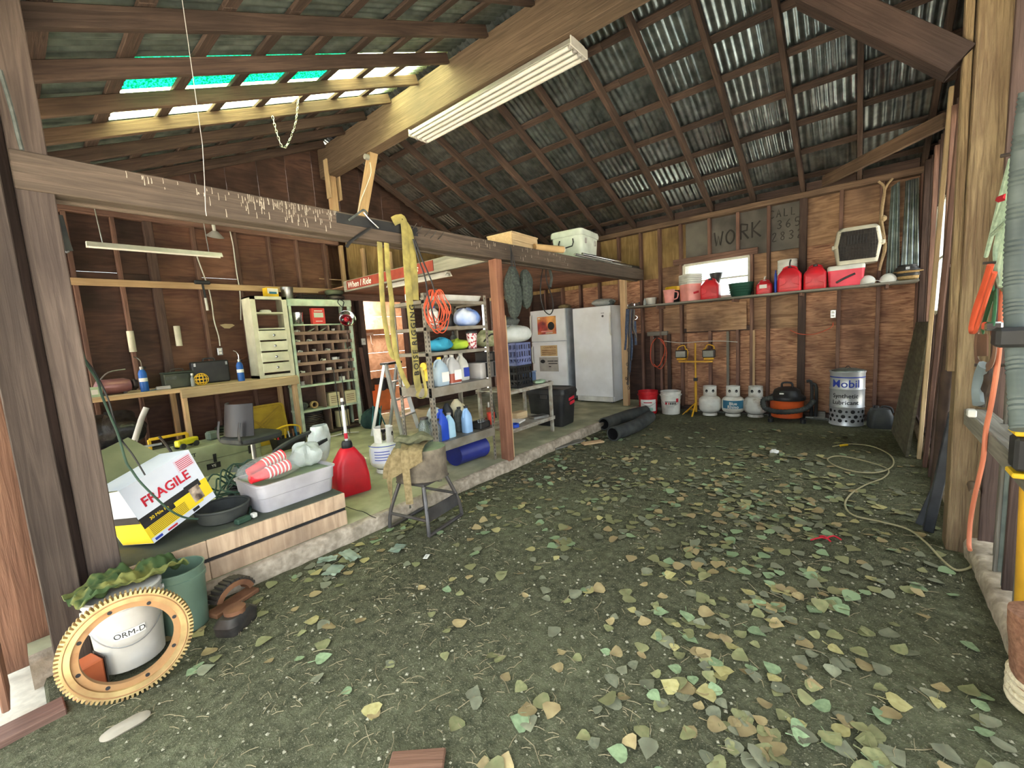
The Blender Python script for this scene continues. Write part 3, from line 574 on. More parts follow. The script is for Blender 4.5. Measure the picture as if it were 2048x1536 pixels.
p = sh(1551, x=6.80); tag(MB().lathe([(.014, 0), (.016, .01), (.016, .24), (.008, .27), (.008, .3)], 14).build('bottle', K['blue'], loc=p), 'slim blue bottle between two red fuel cans', 'bottle')
p = sh(1574, x=6.985); t = thing('bucket_stack', 'stack of white buckets behind the tall red fuel can', 'bucket', p, 0)
for k in range(6): MB().lathe([(.10, .2+k*.035), (.112, .23+k*.035), (.115, .25+k*.035), (.115, .262+k*.035), (.105, .262+k*.035)], 22).build('shell', K['white'], t)
MB().lathe([(.09, 0), (.105, .24)], 22).build('shell', K['white'], t)
p = sh(1579, x=6.77); jerry('fuel_can', 'tall red fuel can with a black spout in front of stacked white buckets', p, scl(1552, 1604)*.9, .16, .33, group='red fuel cans on the long shelf', rz=-pi/2, spout='black')
p = sh(1630, x=6.82); jerry('fuel_can', 'red fuel can with a brown dusty cap left of the red cooler', p, scl(1604, 1654)*.9, .2, .31, group='red fuel cans on the long shelf', rz=-pi/2, spout='cap')
p = sh(1691, x=6.86); wq = scl(1654, 1727); t = thing('cooler', 'red cooler with a white lid on the long shelf', 'cooler', p, -pi/2)
MB().loft([rr(wq*.9, .22, .03, 0), rr(wq*.92, .23, .03, .02), rr(wq*.99, .26, .035, .19), rr(wq, .265, .035, .20)]).build('body', plast('cooler_red', (226, 66, 88), .4), t)
MB().loft([rr(wq*1.02, .275, .035, .20), rr(wq*1.02, .275, .035, .24), rr(wq*.96, .25, .03, .255)]).build('lid', K['white'], t)
MB().tube([(wq*.25, -.135, .14), (0, -.145, .10), (-wq*.25, -.135, .05)], (.012, .006), 6, flat=(0, 0, 1)).build('handle', K['black'], t)
p = sh(1753, x=6.78); t = thing('dust_mask', 'pair of white dust masks with straps on the long shelf', 'mask', p, -pi/2)
for sx, dx in ((-.09, 0), (.10, .02)):
    MB().lathe([(.075, 0), (.078, .01), (.06, .045), (.03, .06), (.004, .062)], 18, M=Matrix.Translation((sx, dx, .03)) @ Matrix.Rotation(R(55), 4, 'X')).build('mask_cup', K['white'], t)
MB().tube([(-.15, 0, .01), (-.08, -.08, .005), (0, -.06, .03), (.05, -.07, .005), (.16, -.02, .03)], .004, 5).build('strap', K['white'], t)
p = sh(1814, x=6.84); t = thing('straw_hat', 'old straw hat upside down at the right end of the shelf', 'hat', p, 0)
MB().lathe([(.13, .1), (.135, .105), (.10, .10), (.095, .02), (.05, .0), (.01, .0)], 24, M=Matrix.Translation((0, 0, .0))).build('hat_body', mat('straw', (150, 124, 82), (172, 146, 100), .9, scale=60), t); MB().lathe([(.1, .085), (.103, .075), (.103, .055), (.099, .05)], 24).build('hat_band', K['black'], t)
p = sh(1812, x=6.84)+V((0, 0, .106)); t = thing('black_belt', 'coiled black belts lying on the straw hat', 'belt', p, 0)
for k in range(3): MB().tube([((.11-.012*k)*cos(a), (.11-.015*k)*sin(a), .01+.025*k) for a in [2*pi*i/14 for i in range(14)]], (.014, .004), 6, 3, closed=True, flat=(0, 0, 1)).build('loop', K['black'], t)
MB().box((-.11, 0, .03), (.01, .035, .03)).build('buckle', K['chrome'], t)
p = sh(1266, x=6.80); t = thing('socket_rail', 'row of dark sockets and small parts along the shelf edge', 'tool', p, -pi/2)
plank('rail', (-.12, 0, .006), (.12, 0, .006), .05, .012, K['dsteel'], t)
for k in range(6): MB().cyl((-.1+.04*k, 0, .01), (-.1+.04*k, 0, .04+.012*(k % 3)), .014+.002*(k % 2), n=8).build('socket', K['dsteel'] if k % 3 else K['chrome'], t)
p = sh(1289, x=6.78); tag(MB().lathe([(.022, 0), (.024, .01), (.024, .07), (.012, .09), (.012, .11)], 10).build('glass_jar', mat('jar_glass', (210, 220, 216), (190, 200, 196), .1, trans=.6), loc=p), 'little glass jar among sockets at the shelf end', 'jar')
# pet carrier above the cooler
p = V((6.86, sh(1711).y, ZW+.258)); t = thing('pet_carrier', 'beige pet carrier with a wire door on top of the cooler', 'pet carrier', p, -pi/2+.06)
kb = plast('carrier_beige', (206, 200, 180), .5, dirt=(150, 140, 118)); cw = scl(1662, 1758); chh = .44
MB().loft([rr(cw*.82, .26, .04, 0), rr(cw*.96, .30, .05, chh*.45), rr(cw*1.0, .31, .05, chh*.46), rr(cw*1.0, .31, .05, chh*.52)]).build('lower_shell', kb, t)
MB().loft([rr(cw*.98, .30, .05, chh*.52), rr(cw*.86, .27, .05, chh*.92), rr(cw*.74, .2, .05, chh)]).build('upper_shell', kb, t)
MB().loft([[(a*cw, -.158-.004*k, b*chh) for a, b in ((-.36, .10), (.36, .10), (.40, .5), (.34, .88), (-.34, .88), (-.40, .5))] for k in (0, 1)], (True, True), False).build('door_opening', mat('carrier_dark', (40, 36, 34), (54, 48, 44), .9), t)
g = MB()
for k in range(13): g.cyl((-.36*cw+k*.06*cw, -.168, .11*chh), (-.33*cw+k*.055*cw, -.168, .87*chh), .002, n=4)
for k in range(9): g.cyl((-.38*cw, -.17, (.13+.09*k)*chh), (.38*cw, -.17, (.13+.09*k)*chh), .002, n=4)
g.build('wire_door', K['dsteel'], t)
for k in range(7): plank('vent', (-.2*cw+k*.06*cw, -.172, .52*chh), (-.19*cw+k*.06*cw, -.172, .74*chh), .014, .003, K['ink'], t, up=(0, 1, 0))
for s in (-1, 1): MB().box((s*cw*.5, -.1, chh*.49), (.03, .08, .05), ch=.008).build('latch', kb, t)
p = P(1770, 360, 'x', 7.02); t = thing('rope', 'knotted rope hanging beside the pet carrier', 'rope', (7.02, p.y, ZW+.16)); zt = p.z-ZW-.16
rm = mat('rope_fibre', (150, 128, 98), (172, 148, 114), .95, scale=60)
MB().tube([(0, .06, zt), (0, .0, zt*.9), (-.02, .02, zt*.6), (0, -.02, zt*.3), (-.02, .02, 0)], .014, 8).build('strand', rm, t); MB().tube([(0, -.07, zt), (0, .0, zt*.88), (0, .03, zt*.5), (-.02, -.03, zt*.28), (0, .0, zt*.1)], .012, 8).build('strand', rm, t)
MB().lathe([(.005, -.04), (.03, -.02), (.034, 0), (.03, .02), (.005, .04)], 8, c=(-.01, .0, zt*.58)).build('knot', rm, t)
# corrugated sheets leaning on the back wall
for i, (x0, x1, m_) in enumerate(((1772, 1800, galvd), (1801, 1838, galv))):
    a, b = P(x0+0, 522, 'x', 7.03), P(x1, 516, 'x', 7.03); c_, d_ = P(x0+10, 375-i*12, 'x', 7.08), P(x1, 362-i*6, 'x', 7.08); z0 = ZW
    def fn(u, v, a=a, b=b, c_=c_, d_=d_, i=i):
        q0 = a.lerp(b, u); q1 = c_.lerp(d_, u); q0 = V((6.99-.015*i, q0.y, ZW)); q = q0.lerp(V((7.07, q1.y, q1.z)), v); return q+V((-.009*sin(u*(b.y-a.y)/.055*2*pi)-.012*i, 0, 0))
    tag(MB().grid(fn, 50, 1).build('metal_sheet', m_, sharp=180), ['dull corrugated metal offcut standing on the shelf behind the other sheet', 'bright corrugated metal offcut standing on the shelf by the corner'][i], 'metal sheet', 'corrugated offcuts on the shelf')
# ================================================================ floor along the back wall
K['orm'] = plast('pail_white', (222, 216, 206), .45, dirt=(170, 160, 140))
p = at(1297, 828, 0, .1); t = bucket('bucket', 'red bucket with a white label beside the white bucket', p, .155, .37, plast('bucket_red', (196, 30, 38), .4), 'buckets by the back wall')
wrap_patch(-.9, .9, .05, .24, .147, K['paper'], t); wrap_patch(-.5, .5, .06, .11, .1485, mat('label_green', (150, 190, 170), (160, 196, 178), .6), t, 'label_band'); wrap_patch(-.5, .4, .185, .20, .1485, K['redink'], t, 'print')
p = at(1342, 829, 0, .1); t = bucket('bucket', 'white bucket printed with red and black writing by the work light', p, .155, .365, K['white'], 'buckets by the back wall')
wrap_patch(-.62, .62, .205, .215, .149, K['ink'], t, 'print'); [wrap_patch(-.25+.17*k, -.14+.17*k, .165, .198, .1475, K['redink' if k == 0 else 'ink'], t, 'print', 4) for k in range(5)]; wrap_patch(-.6, -.38, .165, .2, .1475, K['redink'], t, 'print', 4); wrap_patch(-.35, .35, .115, .122, .146, K['grey'], t, 'print'); wrap_patch(.55, .85, .2, .26, .149, K['redink'], t, 'logo', 6)
p = at(1420, 830, 0, .02); propane('plain white propane tank nearest the yellow work light', p)
p = at(1466, 826, 0, -.20); t = propane('propane tank with a blue label between two white tanks', p); wrap_patch(-1.0, 1.0, .13, .25, .158, K['teal'], t); wrap_text('Blue', .06, .160, .205, K['paper'], t, off=.001); wrap_text('Rhino', .065, .160, .155, K['paper'], t, off=.001)
p = at(1511, 834, 0, .04); propane('scuffed white propane tank beside the orange shop vacuum', p, m=mat('tank_scuffed', (206, 204, 196), (222, 220, 212), .5, scale=5, dirt=(140, 120, 96), damt=.8, dscale=9))
# yellow halogen work light
p = at(1392, 829, 0, -.03); t = thing('work_light', 'yellow tripod work light with two lamp heads', 'work light', p, -pi/2); ym = mat('yellow_paint', (222, 170, 40), (204, 150, 36), .45, scale=8, dirt=(140, 100, 40))
hz_ = hat(p, 1397, 686); cz_ = hat(p, 1394, 723)
MB().cyl((0, 0, .12), (0, 0, hz_), .014, n=10).build('mast', ym, t); MB().cyl((0, 0, .05), (0, 0, hz_*.45), .019, n=10).build('mast_sleeve', ym, t)
for a in (150, 270, 210): 
    MB().beam((0, 0, .2), (.2*cos(R(a)), .2*sin(R(a)), .01), .022, .008).build('leg', ym, t); MB().beam((0, 0, .06), (.11*cos(R(a)), .11*sin(R(a)), .10), .018, .005).build('brace', ym, t)
MB().beam((-.25, 0, cz_), (.25, 0, cz_), .025, .025).build('crossbar', ym, t); MB().box((0, 0, hz_*.5), (.05, .05, .05)).build('clamp', K['black'], t)
for s in (-1, 1):
    hd = MB().box((s*.20, -.02, cz_+.12), (.17, .09, .12), M=None, ch=.012).build('lamp_head', K['dsteel'], t); MB().box((s*.20, -.07, cz_+.12), (.14, .006, .09)).build('lamp_glass', mat('lamp_glass', (120, 120, 112), (140, 140, 130), .1), hd)
    MB().tube([(s*.13, 0, cz_+.02), (s*.11, 0, cz_+.14), (s*.13, .0, cz_+.2)], .008, 6).build('yoke', ym, t); MB().tube([(s*.14, .0, cz_+.18), (s*.17, .02, cz_+.25), (s*.25, .02, cz_+.23), (s*.27, 0, cz_+.18)], .009, 6).build('handle', ym, t)
    MB().box((s*.20, -.03, cz_+.045), (.13, .06, .04), ch=.01).build('switch_box', ym, t)
# orange shop vacuum
p = at(1573, 845, 0, .16); t = thing('shop_vacuum', 'orange shop vacuum with a black hose and lid', 'vacuum', p, fc(p))
MB().lathe([(.17, .05), (.185, .06), (.20, .29), (.205, .30)], 28).build('drum', K['orange'], t)
MB().lathe([(.215, .295), (.22, .31), (.215, .34), (.17, .37), (.15, .43), (.10, .46), (.01, .465)], 28, cap=(False, True)).build('motor_head', K['black'], t)
MB().tube([(-.06, 0, .46), (-.05, 0, .52), (.05, 0, .52), (.06, 0, .46)], .014, 8).build('handle', K['black'], t)
MB().tube([(-.16, -.14, .33), (-.27, -.16, .30), (-.25, -.22, .20), (-.10, -.25, .16), (.10, -.25, .18), (.22, -.20, .22), (.30, -.1, .30)], lambda u: .033+.003*sin(u*180), 10, 14).build('hose', K['rubber'], t)
for a in (40, 140, 220, 320):
    MB().lathe([(.01, 0), (.035, 0), (.035, .05), (.02, .06)], 10, c=(.24*cos(R(a)), .24*sin(R(a)), 0)).build('caster', K['black'], t)
for x, z in ((.28, .5), (.33, .46)): MB().tube([(x, .05, .06), (x, .05, z), (x-.06, .05, z+.04)], .02, 8).build('wand', K['black'], t)
MB().box((-.06, -.2, .40), (.05, .004, .018), M=None).build('badge', K['paper'], t)
# Mobil drum
p = at(1692, 851, 0, .11); hd_ = hat(p, 1692, 741); rd = wid(p, 36); t = thing('oil_drum', 'silver drum with blue lettering and round holes by the back wall', 'drum', p, fc(p))
dr = mat('drum_silver', (190, 192, 196), (214, 216, 218), .38, .45, scale=5, dirt=(140, 136, 130), damt=.4, dscale=4)
MB().lathe([(rd*.97, .0), (rd*1.0, .008), (rd*.98, .02), (rd*.98, hd_*.33), (rd*1.015, hd_*.345), (rd*.98, hd_*.36), (rd*.98, hd_*.66), (rd*1.015, hd_*.675), (rd*.98, hd_*.69), (rd*.98, hd_*.965), (rd*1.02, hd_*.98), (rd*1.02, hd_), (rd*.96, hd_), (rd*.96, hd_-.012), (.01, hd_-.008)], 36).build('body', dr, t)
MB().lathe([(rd*.93, hd_-.01), (rd*.9, hd_+.01), (rd*.5, hd_+.03), (.01, hd_+.035)], 30, cap=(False, True)).build('lid', galvd, t); MB().tube([(-.03, 0, hd_+.03), (0, 0, hd_+.06), (.03, 0, hd_+.03)], .006, 6).build('lid_handle', K['dsteel'], t)
wrap_patch(-1.5, 1.5, hd_*.885, hd_*.905, rd*.983, K['blueink'], t, 'stripe'); wrap_text('Mobil', .135, rd*.984, hd_*.775, K['blueink'], t, off=.0015, ang=-.1); wrap_text('Synthetic', .075, rd*.984, hd_*.555, K['ink'], t, off=.001, ang=-.1); wrap_text('Lubricant', .075, rd*.984, hd_*.435, K['ink'], t, off=.001, ang=-.1)
for z in (.27, .10, .18): 
    for k in range(-4, 5):
        a = k*.36+(.18 if z == .18 else 0)
        MB().lathe([(.024 if k % 2 else .014, 0), (.001, .001)], 10, M=Matrix.Translation((rd*.985*sin(a), -rd*.985*cos(a), hd_*z)) @ Matrix.Rotation(a, 4, 'Z') @ Matrix.Rotation(pi/2, 4, 'X'), cap=(False, True)).build('air_hole', K['ink'], t)
# black jug
p = at(1759, 857, 0, .06); t = thing('oil_jug', 'squat black plastic jug beside the drum', 'jug', p, fc(p)+.2); wj = wid(p, 49); hj = hat(p, 1757, 812)
MB().loft([rr(wj*.94, .2, .03, 0), rr(wj, .22, .04, .02), rr(wj, .22, .05, hj*.6), rr(wj*.75, .18, .05, hj*.88), rr(wj*.4, .1, .03, hj*.92)]).build('body', plast('black_jug', (52, 54, 54), .55, dirt=(84, 84, 78)), t)
MB().lathe([(.03, hj*.9), (.03, hj*1.02)], 12, c=(-.04, 0, 0)).build('cap', K['black'], t); MB().tube([(0, 0, hj*.9), (.03, 0, hj*1.0), (.1, 0, hj*.92), (.12, 0, hj*.7)], .012, 8).build('handle', K['black'], t)
# low timber lying behind the vacuum
tag(plank('timber', (7.05, .50, .06), (7.05, .37, .06), .07, .10, W['grey']), 'short grey timber lying against the wall behind the vacuum', 'timber')
# big board leaning on the right wall
b0, b1 = P(1782, 862, 'z', 0), P(1811, 914, 'z', 0); t0, t1 = P(1808, 661, 'y', -.43), P(1849, 667, 'y', -.455)
t0 = V((min(t0.x, 6.75), -.46, 1.27)); t1 = V((5.42, -.46, 1.30))
o = MB().loft([[b0, b1, t1, t0], [q+V((0, -.022, 0)) for q in (b0, b1, t1, t0)]], (True, True), False).build('leaning_board', mat('grey_board', (86, 80, 64), (112, 106, 86), .9, scale=3, stretch=(2, 2, 9), dirt=(60, 56, 46), bump=.4)); tag(o, 'large grey weathered board leaning on the right wall', 'board')
for v in o.data.polygons: v.use_smooth = False
# outlet and wires on the back wall
p = P(1666, 628, 'x', 7.07); t = thing('wall_outlet', 'grey electrical outlet on a stud of the back wall', 'outlet', p, -pi/2); MB().box((0, .012, 0), (.06, .035, .11), ch=.006).build('box', K['steel'], t)
for z in (-.022, .022): MB().box((0, -.006, z), (.03, .006, .03), ch=.004).build('socket', K['white'], t)
ln = [P(1666, 645, 'x', 7.09), P(1662, 655, 'x', 7.07), P(1630, 668, 'x', 7.07), P(1600, 668, 'x', 7.07), P(1580, 660, 'x', 7.08)]
tag(MB().tube(ln, .005, 6).build('wire', K['cord']), 'thin wire drooping from the outlet on the back wall', 'wire')
ln = [P(x, y, 'x', 7.085) for x, y in ((1328, 682), (1365, 686), (1400, 683), (1440, 682), (1475, 684))]
tag(MB().tube(ln, .005, 6).build('wire', K['white']), 'pale wire stretched across studs behind the work light', 'wire')
t = thing('cord_loop', 'orange cord hanging in a long loop on the back wall', 'cord', P(1307, 676, 'x', 7.06)); o0 = P(1307, 676, 'x', 7.06)
MB().tube([P(x, y, 'x', 7.06)-o0 for x, y in ((1312, 676), (1303, 690), (1301, 715), (1306, 730), (1315, 733), (1322, 725), (1330, 700), (1326, 682), (1316, 676))], .008, 6).build('loop', K['cord'], t)
MB().cyl((0, 0, 0), (.05, 0, 0), .006, n=6).build('nail', K['steel'], t)
MB().tube([P(x, y, 'x', 7.05)-o0 for x, y in ((1321, 680), (1333, 700), (1330, 725), (1320, 738), (1308, 728))], .006, 6).build('loop', K['cord'], t)
# ================================================================ fridge and freezer under the loft
def fridge_body(t, w_, d_, h, m): return MB().loft([rr(w_, d_, .015, .03), rr(w_, d_, .015, h-.005), rr(w_-.02, d_-.02, .01, h)]).build('cabinet', m, t)
p = V((6.88, 3.68, ZS)); t = thing('freezer', 'big white upright freezer with a single door', 'freezer', p, -pi/2); hf = hat(V((6.68, 3.26, 0)), 1228, 609)-ZS; wf_ = .74
fridge_body(t, wf_, .34, hf, K['fridge'])
d = MB().loft([[(a, -.17-b, c) for a, b, c in ((-wf_/2+k, .0 if e == 0 else .055, .12+k), (wf_/2-k, .0 if e == 0 else .055, .12+k), (wf_/2-k, .0 if e == 0 else .055, hf-.01-k), (-wf_/2+k, .0 if e == 0 else .055, hf-.01-k))] for e, k in ((0, 0), (1, 0), (1, .012))], (True, True), False).build('door', K['fridge'], t)
MB().box((0, -.19, .07), (wf_-.03, .03, .09), ch=.008).build('kick_plate', K['white'], t)
MB().tube([(wf_/2+.005, -.235, hf*.92), (wf_/2+.01, -.27, hf*.88), (wf_/2+.01, -.28, hf*.74), (wf_/2+.01, -.24, hf*.70)], (.012, .02), 8).build('handle', K['white'], d)
MB().lathe([(.02, 0), (.018, .006), (.001, .007)], 16, M=Matrix.Translation((wf_*.30, -.226, hf*.895)) @ Matrix.Rotation(pi/2, 4, 'X'), cap=(False, True)).build('badge', K['dsteel'], d)
MB().box((wf_*.30, -.2262, hf*.925), (.06, .001, .008)).build('badge_text', K['dsteel'], d)
for s in (-1, 1): MB().lathe([(.03, 0), (.03, .04)], 10, c=(s*.3, -.12, 0)).build('foot', K['black'], t)
p = V((6.80, 4.56, ZS)); t = thing('fridge', 'white top-freezer fridge with posters stuck on its doors', 'fridge', p, -pi/2); hf = 1.72; w2 = .78
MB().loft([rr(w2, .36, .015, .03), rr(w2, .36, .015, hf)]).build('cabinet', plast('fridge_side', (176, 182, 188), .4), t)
for z0, z1 in ((.08, 1.13), (1.14, hf)):
    d = MB().loft([rr(w2, .05, .02, z0, 4, 0, -.205), rr(w2, .055, .02, z0+.01, 4, 0, -.207), rr(w2, .055, .02, z1-.01, 4, 0, -.207), rr(w2, .05, .02, z1, 4, 0, -.205)]).build('door', K['fridge'], t)
    MB().tube([(-w2/2+.03, -.235, z0+(.15 if z0 > 1 else .65)), (-w2/2+.035, -.275, z0+(.2 if z0 > 1 else .7)), (-w2/2+.035, -.275, z1-.12), (-w2/2+.03, -.235, z1-.08)], (.012, .016), 8).build('handle', K['white'], d)
def poster(nm, x0, x1, z0, z1, m): return MB().box(((x0+x1)/2, -.237, (z0+z1)/2), (x1-x0, .003, z1-z0)).build(nm, m, t)
pm = mat('poster_red', (60, 48, 52), (200, 70, 56), .5, scale=5, dirt=(236, 170, 90), damt=.9, dscale=4)
poster('poster', -.22, .20, 1.27, 1.60, pm); MB().lathe([(.075, 0), (.001, .001)], 20, M=Matrix.Translation((.09, -.2395, 1.42)) @ Matrix.Rotation(pi/2, 4, 'X'), cap=(False, True)).build('poster_print', K['ink'], t)
MB().box((-.01, -.239, 1.325), (.26, .002, .022)).build('poster_print', K['pink'], t); MB().box((.04, -.239, 1.295), (.16, .002, .010)).build('poster_print', K['paper'], t); MB().box((-.18, -.239, 1.57), (.05, .002, .022)).build('poster_print', K['paper'], t)
poster('sign', -.18, .20, .86, 1.06, mat('sign_tan', (196, 168, 122), (180, 150, 106), .7, scale=9)); text('sign_text', 'CHAMPION', K['rust'], .055, face((.04, -.2395, 1.02), (1, 0, 0), (0, 0, 1)), t, .0003); 
for k in range(3): plank('sign_line', (-.15, -.239, .97-.035*k), (.17, -.239, .97-.035*k), .001, .012, K['rust'], t, ch=0)
poster('sign', -.22, .21, .57, .84, mat('sign_grey', (168, 162, 152), (150, 144, 136), .7, scale=9)); [MB().box((x, -.239, z), (w_, .002, .016)).build('sign_print', K['ink'], t) for x, z, w_ in ((.04, .765, .14), (.16, .765, .08), (.09, .72, .20), (.02, .66, .05))]
MB().loft([[(-.14+.055*cos(a), -.2393, .76+.035*sin(a)) for a in [2*pi*i/14 for i in range(14)]]], (False, True), False).build('sign_print', K['ink'], t)
p = V((6.9, 3.62, ZS+1.765)); hf0 = hat(V((6.68, 3.26, 0)), 1228, 609)
t = thing('plastic_bundle', 'crumpled clear plastic bundle on top of the freezer', 'bundle', V((6.88, 3.55, hf0)), -pi/2); 
def crumple(w_, d_, h, seed, n=14, lump=.25):
    def f(u, v):
        a = 2*pi*u; k = sin(pi*v); r = .5*(k**.6 if k > 0 else 0); q = 1+lump*noise.noise(V((cos(a)*2+seed, sin(a)*2, v*3)))
        return (w_*r*cos(a)*q, d_*r*sin(a)*q, h*(1-cos(pi*v))/2*(1+.25*noise.noise(V((cos(a)*1.7, sin(a)*1.7+seed, v*2)))))
    return MB().grid(f, n*2, n)
crumple(.42, .24, .12, 3).build('sheet', K['bag'], t); MB().box((.12, -.02, .05), (.16, .12, .08), ch=.02).build('dark_item', K['cloth'], t)
tag(crumple(.34, .2, .08, 9).build('towel', K['khaki'], loc=(6.82, 4.32, ZS+1.72)), 'folded pale towel on top of the fridge', 'towel')
# ================================================================ slotted steel shelf unit
SX0, SX1, SY0, SY1 = 2.42, 3.22, 2.98, 3.46
us = thing('steel_shelf_unit', 'grey slotted steel shelving unit behind the loft post', 'shelving', (SX0, SY0, ZS)); gs = mat('grey_steel', (118, 112, 100), (142, 136, 124), .5, .3, scale=7, dirt=(110, 92, 70), damt=.5, dscale=8)
SW, SD = SX1-SX0, SY1-SY0; SZ = [.35, .87, 1.19, 1.42, 1.66]
for x, y in ((0, 0), (SW, 0), (0, SD), (SW, SD)):
    sx = 1 if x == 0 else -1; sy = 1 if y == 0 else -1
    up_ = MB().box((x+sx*.0175, y, .86), (.035, .003, 1.72)).box((x, y+sy*.0175, .86), (.003, .035, 1.72)).build('upright', gs, us)
    ho = MB()
    for k in range(42): ho.box((x+sx*.018, y-sy*.0018, .05+.04*k), (.009, .001, .02)); ho.box((x-sx*.0018, y+sy*.018, .05+.04*k), (.001, .009, .02))
    tag(ho.build('slots', K['ink'], up_), kind='stuff')
for k, z in enumerate(SZ):
    q = MB().box((SW/2, SD/2, z-.004), (SW, SD, .006)); e = .085 if k in (0, 1) else .03
    for y in (-.002, SD+.002): q.box((SW/2, y, z-e/2), (SW, .003, e))
    for x in (.0, SW): q.box((x, SD/2, z-e/2), (.003, SD, e))
    q.build('shelf', gs, us)
def onsh(k, px, py, y=None, r=0):                          # on shelf k of the unit, at the pixel's column
    yy = SY0+.10 if y is None else SY0+y; q = P(px, py, 'y', yy); return V((q.x, yy, ZS+SZ[k]))
def jug(label, p, w_, h, m, capm, fill=None, d_=.11, rz=0, name='jug', lab=None):
    t = thing(name, label, 'jug', p, rz)
    MB().loft([rr(w_*.92, d_*.92, .02, 0), rr(w_, d_, .025, .01), rr(w_, d_, .03, h*.56), rr(w_*.8, d_*.85, .03, h*.72), rr(w_*.32, d_*.4, .02, h*.88), rr(w_*.26, d_*.36, .018, h*.93)]).build('body', m, t)
    MB().lathe([(.022, h*.93), (.022, h), (.018, h)], 12).build('cap', capm, t)
    MB().tube([(-w_*.14, 0, h*.9), (-w_*.34, 0, h*.84), (-w_*.46, 0, h*.7), (-w_*.44, 0, h*.58)], (.01, .012), 8).build('handle', m, t)
    if fill: MB().loft([rr(w_*1.004, d_*1.004, .025, .012), rr(w_*1.004, d_*1.004, .028, h*.36)]).build('contents', fill, t)
    if lab: MB().box((w_*.12, -d_/2-.0015, h*.30), (w_*.6, .002, h*.34)).build('label', lab, t)
    return t
milky = mat('milky_plastic', (206, 204, 200), (190, 188, 186), .35, trans=.25)
jug('clear jug with a yellow cap on the steel shelf', onsh(1, 882, 770), .15, .27, mat('bluish_plastic', (186, 204, 214), (170, 190, 204), .3, trans=.2), K['yellow'], lab=K['paper'])
jug('milky jug with red liquid on the steel shelf', onsh(1, 907, 765), .15, .28, milky, K['white'], fill=mat('red_liquid', (150, 70, 50), (140, 62, 46), .3), lab=K['paper'])
jug('white jug with a dark blue label beside the red liquid', onsh(1, 925, 762, .22), .13, .28, K['white'], K['white'], lab=K['blueink'])
jug('grey-topped jug at the back of the steel shelf', onsh(1, 896, 765, .33), .12, .27, milky, K['white'])
p = onsh(1, 853, 778, .12); p.x = max(p.x, SX0+.07); t = thing('power_drill', 'yellow and black cordless tool at the shelf corner', 'drill', p, .3)
MB().box((0, 0, .03), (.08, .07, .06), ch=.01).build('battery', K['black'], t); MB().beam((0, 0, .05), (0, .01, .17), .045, .035, ch=.008).build('grip', K['yellow'], t); MB().cyl((-.06, 0, .2), (.06, 0, .2), .035, n=12).build('motor', K['yellow'], t); MB().cyl((.06, 0, .2), (.1, 0, .2), .022, .012, 10).build('chuck', K['black'], t)
p = onsh(1, 966, 752, .18); t = thing('tool_case', 'grey battered metal case on the steel shelf', 'case', p, .05)
MB().loft([rr(.30, .22, .02, 0), rr(.31, .23, .025, .02), rr(.31, .23, .025, .15), rr(.29, .21, .02, .165)]).build('body', K['grey'], t)
for x in (-.07, .06): MB().box((x, -.117, .085), (.02, .006, .15)).build('strap', K['black'], t)
MB().box((.11, -.117, .12), (.05, .008, .04)).build('latch', K['dsteel'], t)
p = onsh(1, 975, 720, .2)+V((0, 0, .166)); t = thing('electronics_box', 'black and white electronics box lying on the metal case', 'box', p, .1); MB().box((0, 0, .05), (.22, .17, .10), ch=.006).build('body', K['black'], t); MB().box((-.05, -.087, .05), (.06, .003, .07)).build('panel', K['steel'], t); MB().cyl((.06, -.085, .06), (.06, -.1, .06), .014, n=10).build('knob', K['paper'], t)
MB().beam((-.115, -.09, 0), (-.10, -.09, .14), .018, .006).build('trim_bar', K['steel'], t)
# third shelf: cloths, mug, bag
tag(crumple(.26, .2, .12, 21).build('cloth', mat('teal_cloth', (40, 130, 160), (60, 150, 176), .9), loc=onsh(2, 880, 706, .2)), 'crumpled blue cloth on the steel shelf', 'cloth')
tag(crumple(.22, .2, .10, 33).build('cloth', mat('lime_cloth', (176, 196, 60), (150, 176, 56), .9), loc=onsh(2, 918, 700, .2)), 'crumpled lime green cloth on the steel shelf', 'cloth')
p = onsh(2, 945, 697, .1); t = thing('insulated_mug', 'red patterned travel mug on the steel shelf', 'mug', p, .1); MB().lathe([(.04, 0), (.045, .01), (.055, .15), (.055, .16), (.05, .155)], 18).build('cup', mat('mug_pattern', (150, 40, 50), (220, 200, 200), .4, scale=40, lo=.48, hi=.52), t); MB().lathe([(.058, .155), (.06, .17), (.05, .185), (.01, .19)], 18, cap=(False, True)).build('lid', K['black'], t)
p = onsh(2, 975, 692, .2); t = thing('camo_bag', 'pale green patterned bag with a black strap on the shelf', 'bag', p, 0); crumple(.30, .22, .17, 5).build('body', mat('camo_pale', (150, 156, 112), (196, 196, 160), .9, scale=24), t); MB().tube([(-.14, -.08, .06), (-.06, -.11, .13), (.05, -.11, .12), (.13, -.09, .04)], .008, 6).build('strap', K['black'], t)
p = onsh(2, 908, 690, .36); t = thing('spray_can', 'dark spray can at the back of the steel shelf', 'spray can', p, 0); MB().lathe([(.033, 0), (.033, .13), (.02, .15)], 14).build('body', K['cloth'], t); MB().lathe([(.016, .15), (.016, .19), (.008, .195)], 10).build('cap', K['black'], t)
